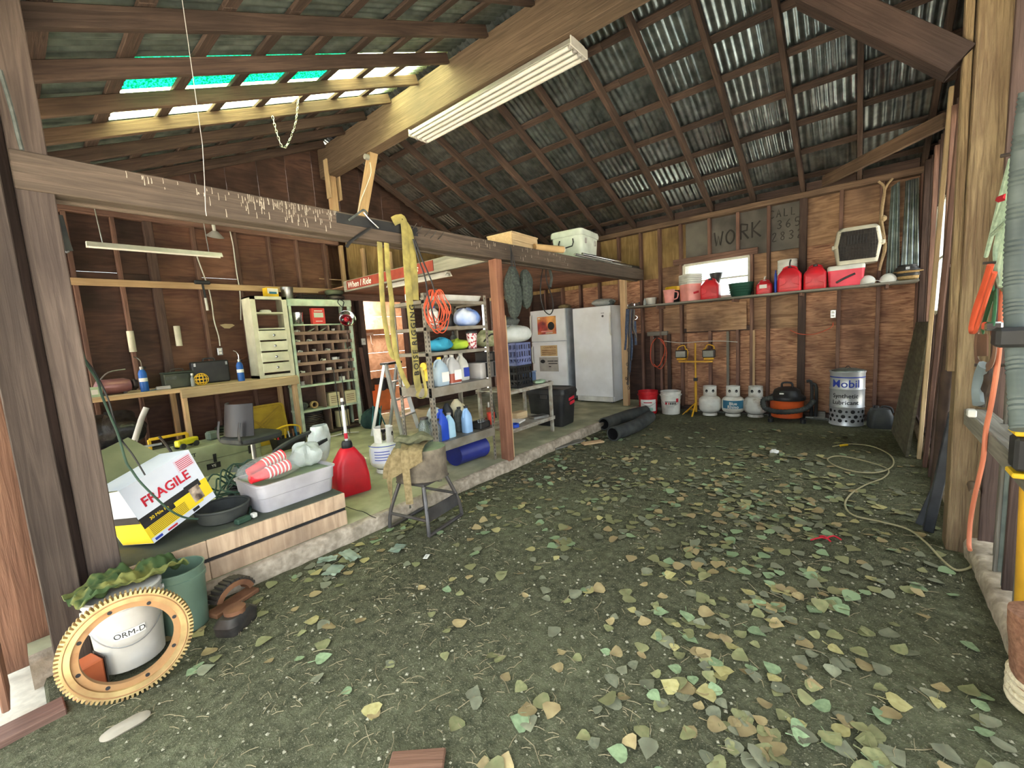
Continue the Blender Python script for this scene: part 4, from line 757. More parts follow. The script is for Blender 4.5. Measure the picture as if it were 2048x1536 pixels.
# fourth shelf: white-blue pack, jar, hook
p = onsh(3, 935, 650, .16); t = thing('soft_pack', 'white and blue soft plastic pack on the upper shelf', 'pack', p, 0); crumple(.34, .2, .17, 12, lump=.12).build('body', mat('pack_blue', (120, 150, 214), (226, 232, 240), .45, scale=5), t)
p = onsh(3, 899, 650, .3); t = thing('round_jar', 'dark round jar beside the soft pack', 'jar', p, 0); MB().lathe([(.05, 0), (.055, .02), (.055, .11), (.03, .14)], 14).build('body', K['dsteel'], t); MB().lathe([(.034, .14), (.034, .165)], 12).build('lid', K['orange'], t)
p = onsh(3, 868, 650, .2); t = thing('white_bottle', 'tall white bottle behind the orange cord', 'bottle', p, 0); MB().lathe([(.045, 0), (.05, .01), (.05, .15), (.02, .185)], 16).build('body', K['white'], t); MB().lathe([(.02, .18), (.02, .205)], 12).build('cap', K['blue'], t)
# top shelf: glue bottle, white tray
p = onsh(4, 806, 588, .3); p.x = SX0+.07; t = thing('glue_bottle', 'orange and black glue bottle on top of the steel shelf', 'bottle', p, 0); MB().lathe([(.03, 0), (.034, .01), (.034, .14), (.015, .18)], 14).build('body', K['orange'], t); MB().lathe([(.015, .18), (.012, .21), (.004, .23)], 10).build('cap', K['black'], t); MB().lathe([(.0345, .02), (.0345, .08)], 14, cap=(False, False)).build('label', K['paper'], t)
p = V((2.95, SY0+.22, ZS+SZ[4])); t = thing('tray', 'long white plastic tray on top of the steel shelf', 'tray', p, 0); MB().loft([rr(.50, .30, .02, 0), rr(.54, .34, .02, .06), rr(.53, .33, .02, .06), rr(.49, .29, .02, .006)]).build('body', K['white'], t)
# bottom shelf: bottles
bl = [('blue jug with a blue cap on the bottom steel shelf', 884, 860, .12, .30, K['blue'], K['blue'], .09), ('pale blue bottle beside the blue jug', 900, 862, .10, .24, mat('paleblue', (170, 206, 222), (150, 190, 210), .4), K['grey'], .11), ('dark grey oil bottle on the bottom steel shelf', 920, 850, .12, .25, K['cloth'], K['black'], .22), ('light blue tall bottle next to the dark oil bottle', 934, 848, .10, .27, mat('skyblue', (150, 184, 220), (130, 166, 206), .4), K['black'], .10)]
for lb, x, y, w_, h, m, cm, yy in bl: jug(lb, onsh(0, x, y, yy), w_, h, m, cm, d_=.09, name='bottle')
p = onsh(0, 852, 862, .16); p.x = max(p.x, SX0+.09)
for i in range(2):
    q = p+V((.0, .16*i-.06, 0)); t = thing('glass_jar', ['big clear glass jar at the left end of the bottom shelf', 'clear glass jar behind the big jar on the bottom shelf'][i], 'jar', q, 0, 'glass jars on the bottom shelf'); MB().lathe([(.055, 0), (.06, .01), (.06, .15), (.04, .18), (.04, .2)], 18).build('body', mat('jar_clear', (170, 180, 170), (150, 160, 150), .1, trans=.7), t); MB().lathe([(.043, .2), (.043, .22)], 14).build('lid', K['dsteel'], t)
p = onsh(0, 872, 845, .3); tag(crumple(.2, .2, .26, 40).build('plastic_bag', K['bag'], loc=p), 'clear plastic bag behind the bottles on the bottom shelf', 'bag')
p = onsh(0, 915, 840, .36); t = thing('funnel', 'cream plastic funnel jug behind the bottles', 'funnel', p, 0); MB().lathe([(.08, 0), (.085, .2), (.05, .27), (.02, .31)], 16).build('body', mat('cream_plastic', (224, 214, 176), (206, 196, 160), .5), t); MB().tube([(.07, 0, .25), (.12, 0, .2), (.09, 0, .1)], .012, 6).build('handle', MATS['cream_plastic'], t)
p = onsh(0, 896, 845, .3); tag(MB().lathe([(.05, 0), (.06, .02), (.06, .22), (.02, .3)], 14).build('bottle', K['black'], loc=p), 'black bottle behind the pale blue bottle', 'bottle')
p = onsh(0, 983, 845, .12); t = thing('red_cup', 'bright red plastic cup on the bottom shelf', 'cup', p, 0); MB().lathe([(.03, 0), (.035, .01), (.045, .13), (.047, .13), (.042, .125), (.03, .015)], 16).build('cup', plast('coral', (240, 84, 66), .4), t)
p = onsh(0, 960, 850, .12); t = thing('socket_set', 'black open case of small tools on the bottom shelf', 'case', p, .1); MB().box((0, 0, .035), (.17, .16, .07), ch=.01).build('base', K['black'], t); MB().beam((-.08, .085, .07), (-.08, .10, .17), .10, .01).build('lid', K['black'], t)
for k in range(4): MB().cyl((-.06+.035*k, -.03, .07), (-.06+.035*k, -.03, .10), .01, n=8).build('socket', K['chrome'], t)
p = onsh(0, 995, 845, .3); t = thing('bottle_jack', 'small rusty bottle jack on the bottom shelf', 'jack', p-V((.09, -.04, 0)), 0); MB().box((0, 0, .012), (.1, .09, .024), ch=.004).build('base', K['rust'], t); MB().cyl((0, 0, .02), (0, 0, .14), .032, n=12).build('cylinder', K['rust'], t); MB().cyl((0, 0, .14), (0, 0, .2), .016, n=10).build('ram', K['steel'], t)
p = onsh(0, 988, 850, .28); t = thing('bike_pump', 'silver hand pump leaning on the bottom shelf', 'pump', p+V((.03, 0, 0)), 0); MB().cyl((.02, 0, .01), (-.05, .0, .36), .012, n=8).build('barrel', K['chrome'], t); MB().cyl((-.05, 0, .36), (-.064, 0, .44), .016, n=8).build('grip', K['black'], t)
# under the unit: blue drum, wooden box
p = V((3.05, 3.22, ZS)); t = thing('plastic_drum', 'dark blue plastic tub lying under the steel shelf', 'tub', p, 0)
MB().loft([[(-.22+.0, .13*cos(a), .115+.115*sin(a)) for a in [2*pi*i/20 for i in range(20)]], [(.12, .19*cos(a), .135+.13*sin(a)) for a in [2*pi*i/20 for i in range(20)]], [(.13, .195*cos(a), .135+.134*sin(a)) for a in [2*pi*i/20 for i in range(20)]], [(.125, .17*cos(a), .135+.115*sin(a)) for a in [2*pi*i/20 for i in range(20)]]]).build('shell', plast('navy_plastic', (44, 52, 130), .45), t)
p = V((2.86, 3.62, ZS)); t = thing('wooden_box', 'small plywood box on the slab behind the steel shelf', 'box', p, .2); MB().box((0, 0, .09), (.28, .2, .18)).build('body', W['pine'], t); MB().box((0, 0, .185), (.30, .22, .012)).build('lid', W['pine'], t)
# ================================================================ low rack behind the post
lr = thing('low_rack', 'low scuffed steel rack behind the loft post', 'rack', (3.62, 3.12, ZS)); wm = mat('rack_paint', (176, 172, 160), (150, 144, 130), .6, .2, scale=9, dirt=(110, 84, 64), damt=.8, dscale=10)
for x in (.02, .90):
    for y in (.02, .46): MB().box((x, y, .34), (.035, .035, .68)).build('leg', wm, lr)
for z in (.655, .20):
    MB().box((.46, .24, z), (.95, .5, .012)).build('shelf', wm, lr)
    for y in (-.005, .485): MB().box((.46, y, z-.012), (.95, .006, .045)).build('shelf_edge', wm, lr)
zt_ = ZS+.662; zb_ = ZS+.207
def crate(label, p, m, s=.30, h=.27):
    t = thing('milk_crate', label, 'crate', p, .05, 'milk crates stacked on the rack')
    MB().box((0, 0, .012), (s, s, .024)).build('base', m, t)
    for i, (dx, dy) in enumerate(((0, -1), (0, 1), (1, 0), (-1, 0))):
        g = MB(); ax = V((1, 0, 0)) if dy else V((0, 1, 0)); o = V((dx*s/2, dy*s/2, 0))
        for z in (.02, h*.33, h*.66, h-.012): 
            a, b = o-ax*s/2+V((0, 0, z)), o+ax*s/2+V((0, 0, z)); g.beam(a, b, .012, .024)
        for k in range(7): a = o+ax*(-s/2+s*k/6); g.beam(a, a+V((0, 0, h)), .012, .014)
        for k in range(5): a = o+ax*(-s/2+s*k/5+.01); g.beam(a+V((0, 0, .03)), a+ax*(s/5)+V((0, 0, h*.33)), .008, .01)
        g.build('side', m, t)
    return t
cp = V((4.02, 3.32, zt_)); crate('black milk crate at the bottom of the stack', cp, K['black']); crate('blue-grey milk crate stacked on the black one', cp+V((0, 0, .272)), plast('crate_blue', (110, 118, 160), .5))
t = thing('sack', 'white stuffed sack lying across the milk crates', 'sack', cp+V((0, 0, .545)), .1); crumple(.72, .36, .19, 50, lump=.08).build('body', mat('white_sack', (220, 222, 216), (204, 208, 200), .7, scale=12, bump=.1), t)
tag(crumple(.4, .3, .12, 61).build('dark_coat', K['cloth'], loc=cp+V((.1, .18, .742))), 'dark coat heaped on the white sack', 'coat')
t = thing('plastic_box', 'small blue-grey plastic box beside the crates', 'box', V((4.38, 3.38, zt_)), .1); MB().box((0, 0, .07), (.16, .14, .14), ch=.01).build('body', plast('box_blue', (96, 116, 150), .5), t); MB().box((0, 0, .147), (.17, .15, .014), ch=.004).build('lid', plast('box_blue2', (120, 138, 168), .5), t)
tag(crumple(.2, .16, .05, 71).build('rag', mat('greenish_rag', (120, 150, 120), (160, 180, 150), .9), loc=V((4.36, 3.2, zt_))), 'pale green rag at the edge of the low rack', 'rag')
for i, (x, y, z, L, w_, h, m, lb) in enumerate(((3.98, 3.34, 0, .32, .18, .02, K['paper'], 'stack of white papers on the low rack'), (4.22, 3.46, 0, .22, .13, .09, W['pine'], 'short wooden block on the low rack'), (4.37, 3.24, 0, .24, .12, .03, K['steel'], 'flat steel plate on the low rack'))):
    t = thing(['paper_stack', 'wood_block', 'steel_plate'][i], lb, ['papers', 'block', 'plate'][i], (x, y, zb_), .3-.3*i); MB().box((0, 0, h/2), (L, w_, h), ch=.003).build('body', m, t)
t = thing('tape_roll', 'blue and white tape roll on the low rack', 'tape', (3.80, 3.19, zb_), 0); MB().lathe([(.04, 0), (.06, 0), (.06, .04), (.04, .04), (.04, 0)], 18, cap=(False, False)).build('roll', K['blue'], t)
# black tote with a red label
p = V((4.94, 3.42, ZS)); t = thing('storage_tote', 'black lidded tote with red lettering beside the freezer', 'tote', p, .08); 
MB().loft([rr(.36, .5, .04, 0), rr(.37, .52, .05, .02), rr(.41, .58, .05, .44)]).build('body', K['black'], t); MB().loft([rr(.44, .62, .05, .44), rr(.45, .63, .05, .47), rr(.42, .6, .05, .52), rr(.36, .5, .04, .53), rr(.35, .49, .04, .515)]).build('lid', K['black'], t)
for x in (-1, 1): MB().box((x*.215, 0, .42), (.03, .12, .07), ch=.008).build('latch', K['black'], t)
[MB().box((x, -.285, z), (w_, .012, .04), M=Matrix.Translation((x, 0, z)) @ Matrix.Rotation(-.12, 4, 'Y') @ Matrix.Translation((-x, 0, -z))).build('label', K['redink'], t) for x, z, w_ in ((.06, .37, .16), (.08, .31, .13))]
# ================================================================ things hanging along the loft beam
YH = YS-.012
def hang(pts, y): return [P(a, b, 'y', y) for a, b in pts]
def strapthing(label, runs, m=None, w_=.034, name='lifting_sling', cat='strap', group=None, extra=None):
    o = runs[0][0]; t = thing(name, label, cat, o, 0, group)
    for r_ in runs: MB().tube([q-o for q in r_], (w_, .003), 8, 6, flat=(1, 0, 0)).build('webbing', m or K['strap'], t)
    return t
y1 = YS-.03
st = strapthing('yellow lifting sling with black lettering hanging from the loft beam', [hang([(786, 443), (798, 438), (808, 446), (813, 520), (819, 600), (825, 660), (831, 720), (834, 762), (839, 780)], y1), hang([(808, 446), (820, 470), (828, 540), (831, 600)], y1+.012)])
K['slingtxt'] = K['ink']
oo = st.location; a0, a1 = P(833, 735, 'y', y1-.008), P(827, 655, 'y', y1-.008)
text('sling_text', 'BOISE RIGGING', K['ink'], .068, face((a0+a1)/2-oo+V((0, -.004, .06)), (a1-a0), (-1, 0, 0)), st, .0005, off=.001, space=1.25)
MB().tube([q-oo for q in hang([(839, 780), (834, 792), (843, 797), (852, 788), (848, 760), (842, 735)], y1)], (.003, .02), 8, 5, flat=(0, 0, 1)).build('eye_loop', K['strap'], st)
strapthing('pair of long dull yellow slings hanging left of the lettered one', [hang([(759, 484), (762, 540), (765, 600), (771, 650), (782, 705), (792, 716)], y1), hang([(773, 486), (776, 540), (783, 600), (785, 650), (791, 700), (803, 745), (817, 775)], y1-.008)], w_=.022)
strapthing('black rubber straps hanging over the shelf unit', [hang([(826, 478), (838, 520), (850, 555), (856, 590), (866, 630), (872, 658)], y1-.012), hang([(830, 480), (845, 520), (862, 560), (870, 585)], y1-.004)], m=K['black'], w_=.008, name='rubber_strap')
p = P(866, 580, 'y', y1+.05); t = thing('extension_cord', 'orange extension cord coiled and hanging by the shelf unit', 'cord', p, 0)
hk = MB()
for k in range(9):
    rx = .085+.012*(k % 3); zb = -.28-.03*(k % 4); sx = .008*k-.03; dy = -.006*k
    MB().tube([(sx+rx*sin(a)*(.6 if cos(a) > .4 else 1), dy, (zb/2)*(1-cos(a))) for a in [2*pi*i/12 for i in range(12)]], .0045, 5, 3, closed=True).build('loop', K['cord'], t)
MB().cyl((0, -.05, 0), (0, .03, .0), .006, n=6).build('hook', K['dsteel'], t)
# black mat on the beam with nails
tag(plank('rubber_mat', (1.60, YS-.004, 2.30), (2.30, YS-.004, 2.30), .005, .07, K['black']), 'black rubber strip nailed along the loft beam', 'mat')
for i, (a, b) in enumerate(((832, 450), (843, 455), (860, 461), (871, 465), (886, 468))):
    q = P(a, b, 'y', YS-.02); tag(MB().tube([q+V((-.05, .015, -.05)), q+V((-.02, 0, -.02)), q+V((0, -.01, .01))], .004, 6).build('nail_hook', K['dsteel']), '%s bent nail in the loft beam, counted from the lettered sling' % ['first', 'second', 'third', 'fourth', 'fifth'][i], 'nail', 'row of bent nails on the loft beam')
q = P(700, 460, 'y', YS-.03); t = thing('bungee_hook', 'black bar and white hook lying over the loft beam', 'hook', q, 0)
MB().tube([a-q for a in hang([(742, 455), (722, 468), (702, 482), (693, 494)], YS-.03)], (.012, .006), 6).build('bar', K['black'], t); MB().tube([a-q for a in hang([(727, 425), (740, 440), (757, 456)], YS-.03)], .006, 6).build('hook', K['chrome'], t); MB().tube([a-q for a in hang([(698, 440), (712, 430), (727, 420), (735, 428)], YS-.02)], .008, 6).build('cable', K['cloth'], t)
# net bag on the post
p = P(1020, 492, 'y', YS-.05); t = thing('net_bag', 'dark mesh bag hanging on the loft post', 'bag', p, 0); L = p.z-P(1025, 640, 'y', YS-.05).z
for k, (dx, w_, l0, l1) in enumerate(((-.02, .18, .28, 1.0), (.12, .16, .32, .86))):
    def f(u, v, dx=dx, w_=w_, l0=l0, l1=l1, k=k):
        a = 2*pi*u; r = w_*(sin(pi*min(1, v*.97+.03))**.5)*(1+.3*noise.noise(V((cos(a)*2, sin(a)*2+k*5, v*5)))); return (dx+.5*r*cos(a), -.02+.45*r*sin(a)-.06*k, -L*(l0+(l1-l0)*v))
    MB().grid(f, 20, 16).build('net', mat('dark_net', (44, 50, 46), (66, 72, 66), .9, scale=50, bump=.6), t)
for dx in (-.03, 0, .05): MB().tube([(0, 0, 0), (dx*.5, -.015, -L*.15), (dx, -.02, -L*.36)], .005, 5).build('cord', K['black'], t)
# cable loop hanging under the loft
p = V((0, 0, 0)); q = P(1092, 535, 'y', 3.3); t = thing('cable_loop', 'black cable loop hanging under the loft before the fridge', 'cable', q, 0)
MB().tube([a-q for a in hang([(1086, 535), (1082, 560), (1081, 590), (1087, 618), (1099, 629), (1106, 618), (1104, 595), (1093, 560), (1092, 535)], 3.3)], .008, 6).build('loop', K['black'], t); MB().tube([a-q for a in hang([(1098, 535), (1103, 555), (1100, 575)], 3.3)], .02, 6).build('cable_bunch', K['cloth'], t)
# straps and tools on the far loft post
q = P(1258, 620, 'x', 6.54); t = thing('strap_bundle', 'bundle of dark blue straps and chain hanging on the far loft post', 'straps', q, 0); sb = mat('navy_strap', (54, 66, 88), (76, 88, 108), .85, scale=30)
for k, (a, b, e) in enumerate(((1254, 1250, 700), (1258, 1259, 745), (1263, 1262, 720), (1268, 1270, 690), (1261, 1256, 770))):
    MB().tube([P(a, 618, 'x', 6.53-.012*k)-q, P(a-2, 655, 'x', 6.52-.012*k)-q, P(b+2, (655+e)/2, 'x', 6.53-.012*k)-q, P(b, e, 'x', 6.53-.01*k)-q], (.018, .006), 6, flat=(0, 1, 0)).build('strap', sb if k < 3 else K['dsteel'], t)
for k in range(9):
    c = P(1256+(k % 3)*3-.6*k, 700+k*9.5, 'x', 6.50)-q; MB().tube([c+V((0, .014*cos(a), .024*sin(a))) for a in [2*pi*i/8 for i in range(8)]], .005, 5, 1, closed=True).build('chain_link', K['dsteel'], t)
MB().tube([P(1271, 635, 'x', 6.5)-q+V((0, .03*cos(a), .03*sin(a))) for a in [2*pi*i/10 for i in range(10)]], .006, 6, 2, closed=True).build('ring', K['chrome'], t); MB().beam(P(1270, 642, 'x', 6.5)-q, P(1272, 690, 'x', 6.5)-q, .03, .02).build('bar', sb, t)
# ================================================================ lights under the loft and over the bench
def strip_light(name, label, p0, p1, w_=.11, m=None, ends=True, tubes=0):
    t = thing(name, label, 'lamp', (V(p0)+V(p1))/2); h = (V(p1)-V(p0)).length/2; Mx, L = basis(p0, p1, V((0, 0, 1))); Mx.translation = V((0, 0, 0))
    MB().loft([[(x, a, b) for a, b in ((-w_/2, -.03), (-w_*.22, .02), (w_*.22, .02), (w_/2, -.03), (w_*.46, -.03), (w_*.18, .008), (-w_*.18, .008), (-w_*.46, -.03))] for x in (-h, h)], (True, True), False, M=Mx).build('reflector', m or K['white'], t)
    MB().loft([[(x, .017*cos(a), -.018+.017*sin(a)) for a in [2*pi*i/10 for i in range(10)]] for x in (-h+.02, h-.02)], (True, True), True, M=Mx).build('tube', K['paper'], t); return t
t = strip_light('strip_light', 'short white strip light under the loft edge', (3.42, 4.9, 2.17), (3.42, 3.72, 2.17)); MB().beam((0, -.55, .0), (0, -.55, .11), .02, .03).build('bracket', K['dsteel'], t); MB().beam((0, .5, .0), (0, .5, .11), .02, .03).build('bracket', K['dsteel'], t)
t = strip_light('strip_light', 'white strip light hanging on chains over the workbench', P(172, 487, 'y', 5.9), P(443, 510, 'y', 5.9), .10); c = t.location
for (a, b, ztop) in ((205, 485, 3.2), (418, 505, 3.45)):
    q = P(a, b, 'y', 5.9)-c; MB().tube([q, V((q.x-.03, q.y, ztop-c.z))], .005, 5, 1).build('chain', K['steel'], t)
# four-tube fixture under the ridge beam
t = thing('shop_light', 'long white four-tube shop light under the ridge beam', 'lamp', (3.72, 3.24, 3.98)); fl = 2.34/2
MB().loft([[(a, y, b) for a, b in ((-.16, -.03), (-.10, .05), (.10, .05), (.16, -.03), (.15, -.03), (.09, .035), (-.09, .035), (-.15, -.03))] for y in (-fl, fl)], (True, True), False).build('housing', K['white'], t)
for x in (-.115, -.04, .04, .115): MB().cyl((x, -fl+.04, -.035), (x, fl-.04, -.035), .019, n=12).build('tube', K['paper'], t)
for s in (-1, 1):
    for x in (-.115, -.04, .04, .115): MB().box((x, s*(fl-.02), -.02), (.03, .03, .06), ch=.004).build('socket', K['grey'], t)
    MB().box((0, s*fl, .0), (.30, .012, .08), ch=.004).build('end_cap', K['white'], t)
# ================================================================ loft load
q = P(1152, 500, 'z', 2.40); zl_ = 2.365
t = thing('cooler', 'big white cooler standing on the loft', 'cooler', (P(1150, 478, 'y', 3.22).x, 3.22, zl_), .10)
MB().loft([rr(.52, .42, .04, 0), rr(.53, .43, .05, .02), rr(.58, .46, .05, .34)]).build('body', plast('cooler_white', (214, 222, 210), .5, dirt=(170, 180, 160)), t); MB().loft([rr(.61, .49, .05, .34), rr(.62, .50, .05, .38), rr(.60, .48, .05, .42), rr(.56, .44, .05, .43)]).build('lid', MATS['cooler_white'], t)
hh = MB().tube([(-.29, .10, .30), (-.315, .10, .20), (-.315, -.10, .20), (-.29, -.10, .30)], .009, 6, 2).build('handle', K['ink'], t)
for x in (-.16, .16): MB().box((x, -.235, .27), (.03, .02, .07), ch=.006).build('latch', K['grey'], t)
for y in (3.08, 3.34): tag(plank('timber', (4.5, y, 2.345), (5.7, y, 2.345), .08, .035, W['stud']), ['dark timber under the near side of the big loft cooler', 'dark timber under the far side of the big loft cooler'][y > 3.2], 'timber')
t = thing('carton', 'brown wooden crate on the loft beside the cooler', 'crate', (P(1026, 480, 'y', 3.16).x, 3.16, 2.352), .08)
for z in (.05, .13): MB().box((0, -.16, z), (.52, .018, .076)).build('board', W['pine'], t); MB().box((0, .16, z), (.52, .018, .076)).build('board', W['pine'], t)
for x in (-.26, .26): MB().box((x, 0, .09), (.02, .33, .16)).build('end_board', W['rail'], t)
MB().box((0, 0, .176), (.54, .35, .014)).build('top_board', W['pine'], t)
a, b = P(1068, 488, 'y', 2.98), P(1124, 470, 'y', 2.86); a.z = 2.408; b.z = 2.408; t = thing('mailing_tube', 'pale cardboard tube lying on the loft', 'tube', (a+b)/2); m_ = (a+b)/2; MB().cyl(a-m_, b-m_, .042, n=16).build('tube', K['card'], t); MB().cyl(b-m_, b-m_+(b-a).normalized()*.008, .043, n=16).build('end_cap', K['white'], t)
pp = [((1150, 520), (1222, 500), 'steel'), ((1165, 526), (1240, 505), 'chrome'), ((1190, 528), (1262, 520), 'steel'), ((1200, 520), (1250, 508), 'chrome'), ((1225, 528), (1305, 522), 'dsteel'), ((1240, 534), (1318, 528), 'dsteel'), ((1235, 526), (1312, 536), 'rust')]
for i, (u, v, m) in enumerate(pp):
    yy = 2.815+.024*i; a, b = P(u[0], u[1], 'y', yy), P(v[0], v[1], 'y', yy); b.x = min(b.x, 6.98); a.z = b.z = 2.366+.034*(i % 2)
    tag(MB().cyl(a, b, .016, n=10).build('pipe', K[m]), ['short bright pipe nearest the loft cooler', 'long shiny pipe among the loft pipes', 'dull steel pipe across the loft edge', 'short chrome pipe lying high on the pipes', 'dark pipe reaching to the back wall', 'dark pipe sticking furthest out of the loft', 'rusty pipe under the dark pipes'][i], 'pipe', 'pipes lying on the loft')
# sign on the loft header
t = thing('painted_sign', 'red painted board with white handwriting on the loft header', 'sign', (3.24, 4.55, 2.25)); plank('board', (0, 1.1, 0), (0, -.78, 0), .008, .12, sgn, t)
text('sign_text', 'When I Ride', K['paper'], .115, face((-.006, .78, -.005), (0, -1, 0), (0, 0, 1)), t, .0006, off=.001, shear=.25); text('sign_text', 'ul is', K['paper'], .115, face((-.006, -.42, .0), (0, -1, 0), (0, 0, 1)), t, .0006, off=.001, shear=.25)
# ================================================================ workbench
ZB = 1.045
t = thing('workbench', 'long pine workbench along the dark plywood wall', 'workbench', (1.4, 6.3, ZS)); h = ZB-ZS
for y, d_ in ((-.2, .20), (0, .195), (.2, .2)): plank('top_board', (-1.15, y+.005, h-.015), (1.17, y+.005, h-.015), .198, .03, W['pine'], t)
plank('front_rail', (-.15, -.30, h-.07), (1.17, -.30, h-.07), .035, .10, W['pine'], t); plank('edge_strip', (-1.15, -.295, h-.03), (-.15, -.295, h-.03), .03, .04, W['rail'], t)
for x in (-1.1, -.12, 1.12):
    for y in (-.26, .24): plank('leg', (x, y, 0), (x, y, h-.03), .045, .085, W['rail'], t, up=(0, 1, 0))
def bn(px, py, y=6.12): q = P(px, py, 'y', y); return V((q.x, y, ZB))
# things on the bench
p = bn(228, 780, 6.22); t = thing('gas_cylinder', 'dull pink cylinder lying on its side on the workbench', 'cylinder', p, .05); pk = mat('dull_pink', (126, 84, 84), (150, 104, 100), .35, .2, scale=6)
Mx = Matrix.Translation((0, 0, .085)) @ Matrix.Rotation(pi/2, 4, 'Y'); MB().lathe([(.03, -.15), (.07, -.13), (.082, -.09), (.082, .09), (.06, .14), (.03, .15)], 20, M=Mx).build('body', pk, t); MB().lathe([(.03, .15), (.055, .16), (.06, .17), (.05, .20), (.03, .2)], 16, M=Mx).build('flange', K['dsteel'], t); MB().tube([(-.1, 0, .16), (-.02, 0, .24), (.12, .0, .26)], .007, 6).build('pipe', K['steel'], t)
for x in (-.08, .08): MB().box((x, 0, .012), (.03, .1, .024)).build('cradle', K['dsteel'], t)
p = bn(186, 780, 6.14); t = thing('small_box', 'pale green carton at the left end of the workbench', 'box', p, .1); MB().box((0, 0, .05), (.12, .10, .10)).build('carton', mat('pale_green_card', (176, 196, 160), (160, 180, 146), .8), t); MB().box((.0, -.051, .05), (.05, .002, .05)).build('label', K['paper'], t)
def torch(label, p):
    t = thing('torch_can', label, 'torch', p, 0, 'blue torch cans'); MB().lathe([(.036, 0), (.038, .006), (.038, .20), (.026, .235), (.014, .245)], 18).build('cylinder', plast('torch_blue', (36, 92, 170), .35), t); MB().lathe([(.0385, .11), (.0385, .15)], 18, cap=(False, False)).build('label', K['paper'], t)
    MB().lathe([(.014, .24), (.018, .25), (.018, .275), (.01, .28)], 10).build('valve', K['steel'], t); MB().tube([(0, 0, .27), (0, 0, .33), (-.02, 0, .37), (-.05, 0, .39)], .006, 6).build('nozzle', K['chrome'], t); MB().lathe([(.012, 0), (.012, .02)], 8, M=Matrix.Translation((.016, 0, .262)) @ Matrix.Rotation(pi/2, 4, 'Y')).build('knob', K['black'], t)
torch('blue torch can beside the pink cylinder on the workbench', bn(290, 780, 6.12)); torch('blue torch can in front of the white drawer cabinet', bn(488, 757, 6.08)-V((.03, 0, 0)))
p = bn(327, 776, 6.1); t = thing('tool_pouch', 'small white case with a blue strap on the workbench', 'case', p, -.1); MB().box((0, 0, .02), (.13, .07, .04), ch=.008).build('case', K['grey'], t); MB().tube([(-.07, -.02, .01), (-.12, -.05, .006), (-.17, -.03, .006)], (.012, .003), 6, flat=(0, 1, 0)).build('strap', K['teal'], t)
p = bn(358, 770, 6.2); t = thing('ammo_can', 'dark green metal ammo can on the workbench', 'can', p, .05); og = mat('olive_metal', (44, 52, 44), (60, 68, 56), .5, .3, dirt=(84, 80, 66)); MB().box((0, 0, .085), (.29, .14, .17), ch=.008).build('body', og, t); MB().box((0, 0, .178), (.30, .15, .02), ch=.006).build('lid', og, t); MB().tube([(-.06, 0, .19), (-.05, 0, .215), (.05, 0, .215), (.06, 0, .19)], .006, 6).build('handle', K['dsteel'], t); MB().box((-.08, -.072, .12), (.1, .002, .04)).build('label', K['cloth'], t)
p = bn(386, 765, 6.07); t = thing('small_bottle', 'little clear bottle between ammo can and caged lamp', 'bottle', p, 0); MB().lathe([(.02, 0), (.022, .008), (.022, .09), (.01, .12), (.01, .13)], 12).build('body', mat('clear_bottle', (190, 196, 190), (170, 176, 170), .15, trans=.5), t); MB().lathe([(.013, .13), (.013, .155)], 10).build('cap', K['white'], t)
p = bn(404, 766, 6.06); t = thing('caged_lamp', 'yellow plastic lamp cage on the workbench', 'lamp', p, 0)
for k in range(6): a0 = pi*k/6; MB().tube([(.07*cos(a0)*sin(b), .07*sin(a0)*sin(b), .075-.07*cos(b)) for b in [2*pi*i/14 for i in range(14)]], .004, 5, 2, closed=True).build('rib', K['yellow'], t)
for z in (-.04, 0, .04): r_ = sqrt(.07**2-z*z); MB().tube([(r_*cos(b), r_*sin(b), .075+z) for b in [2*pi*i/14 for i in range(14)]], .004, 5, 2, closed=True).build('ring', K['yellow'], t)
p = bn(423, 760, 6.42); t = thing('tool_case', 'black tool case standing at the back of the workbench', 'case', p, 0); MB().box((0, 0, .14), (.40, .12, .28), ch=.015).build('body', K['black'], t)
for x in (-.17, .17): MB().box((x, -.063, .24), (.02, .008, .04)).build('latch', K['steel'], t)
MB().tube([(-.06, 0, .28), (-.05, 0, .31), (.05, 0, .31), (.06, 0, .28)], .01, 6).build('handle', K['black'], t)
# ================================================================ white drawer cabinet on the bench
x0, x1 = 2.12, 2.57; p = V(((x0+x1)/2, 6.24, ZB)); w_ = x1-x0; h = 2.12-ZB; cr_ = plast('cream_paint', (206, 204, 180), .5, dirt=(176, 168, 136)); t = thing('drawer_cabinet', 'tall cream cabinet with four drawers on the workbench', 'cabinet', p, 0); d_ = .30
b_ = MB()
for s in (-1, 1): b_.box((s*(w_/2-.009), 0, h/2), (.018, d_, h)); b_.box((s*(w_/2-.03), -d_/2-.004, h/2), (.06, .012, h))
b_.box((0, 0, h-.009), (w_, d_, .018)); b_.box((0, -d_/2-.004, h-.02), (w_, .012, .04)); b_.box((0, 0, .02), (w_, d_, .04)); b_.build('body', cr_, t); MB().box((0, d_/2-.004, h/2), (w_, .008, h)).build('back_panel', W['plyl'], t)
zz = [h*.605, h*.80]
for z in zz: MB().box((0, -.0, z), (w_-.03, d_-.02, .02)).build('shelf', cr_, t)
for k in range(4):
    z = .09+k*(h*.60-.07)/4; dh = (h*.60-.07)/4-.02; dr_ = MB().box((0, -d_/2-.012, z+dh/2-.02), (w_-.10, .022, dh), ch=.008).build('drawer', cr_, t)
    MB().lathe([(.006, 0), (.008, .012), (.017, .018), (.016, .026), (.004, .03)], 12, M=Matrix.Translation((0, -d_/2-.022, z+dh/2-.02)) @ Matrix.Rotation(pi/2, 4, 'X')).build('knob', K['chrome'], dr_)
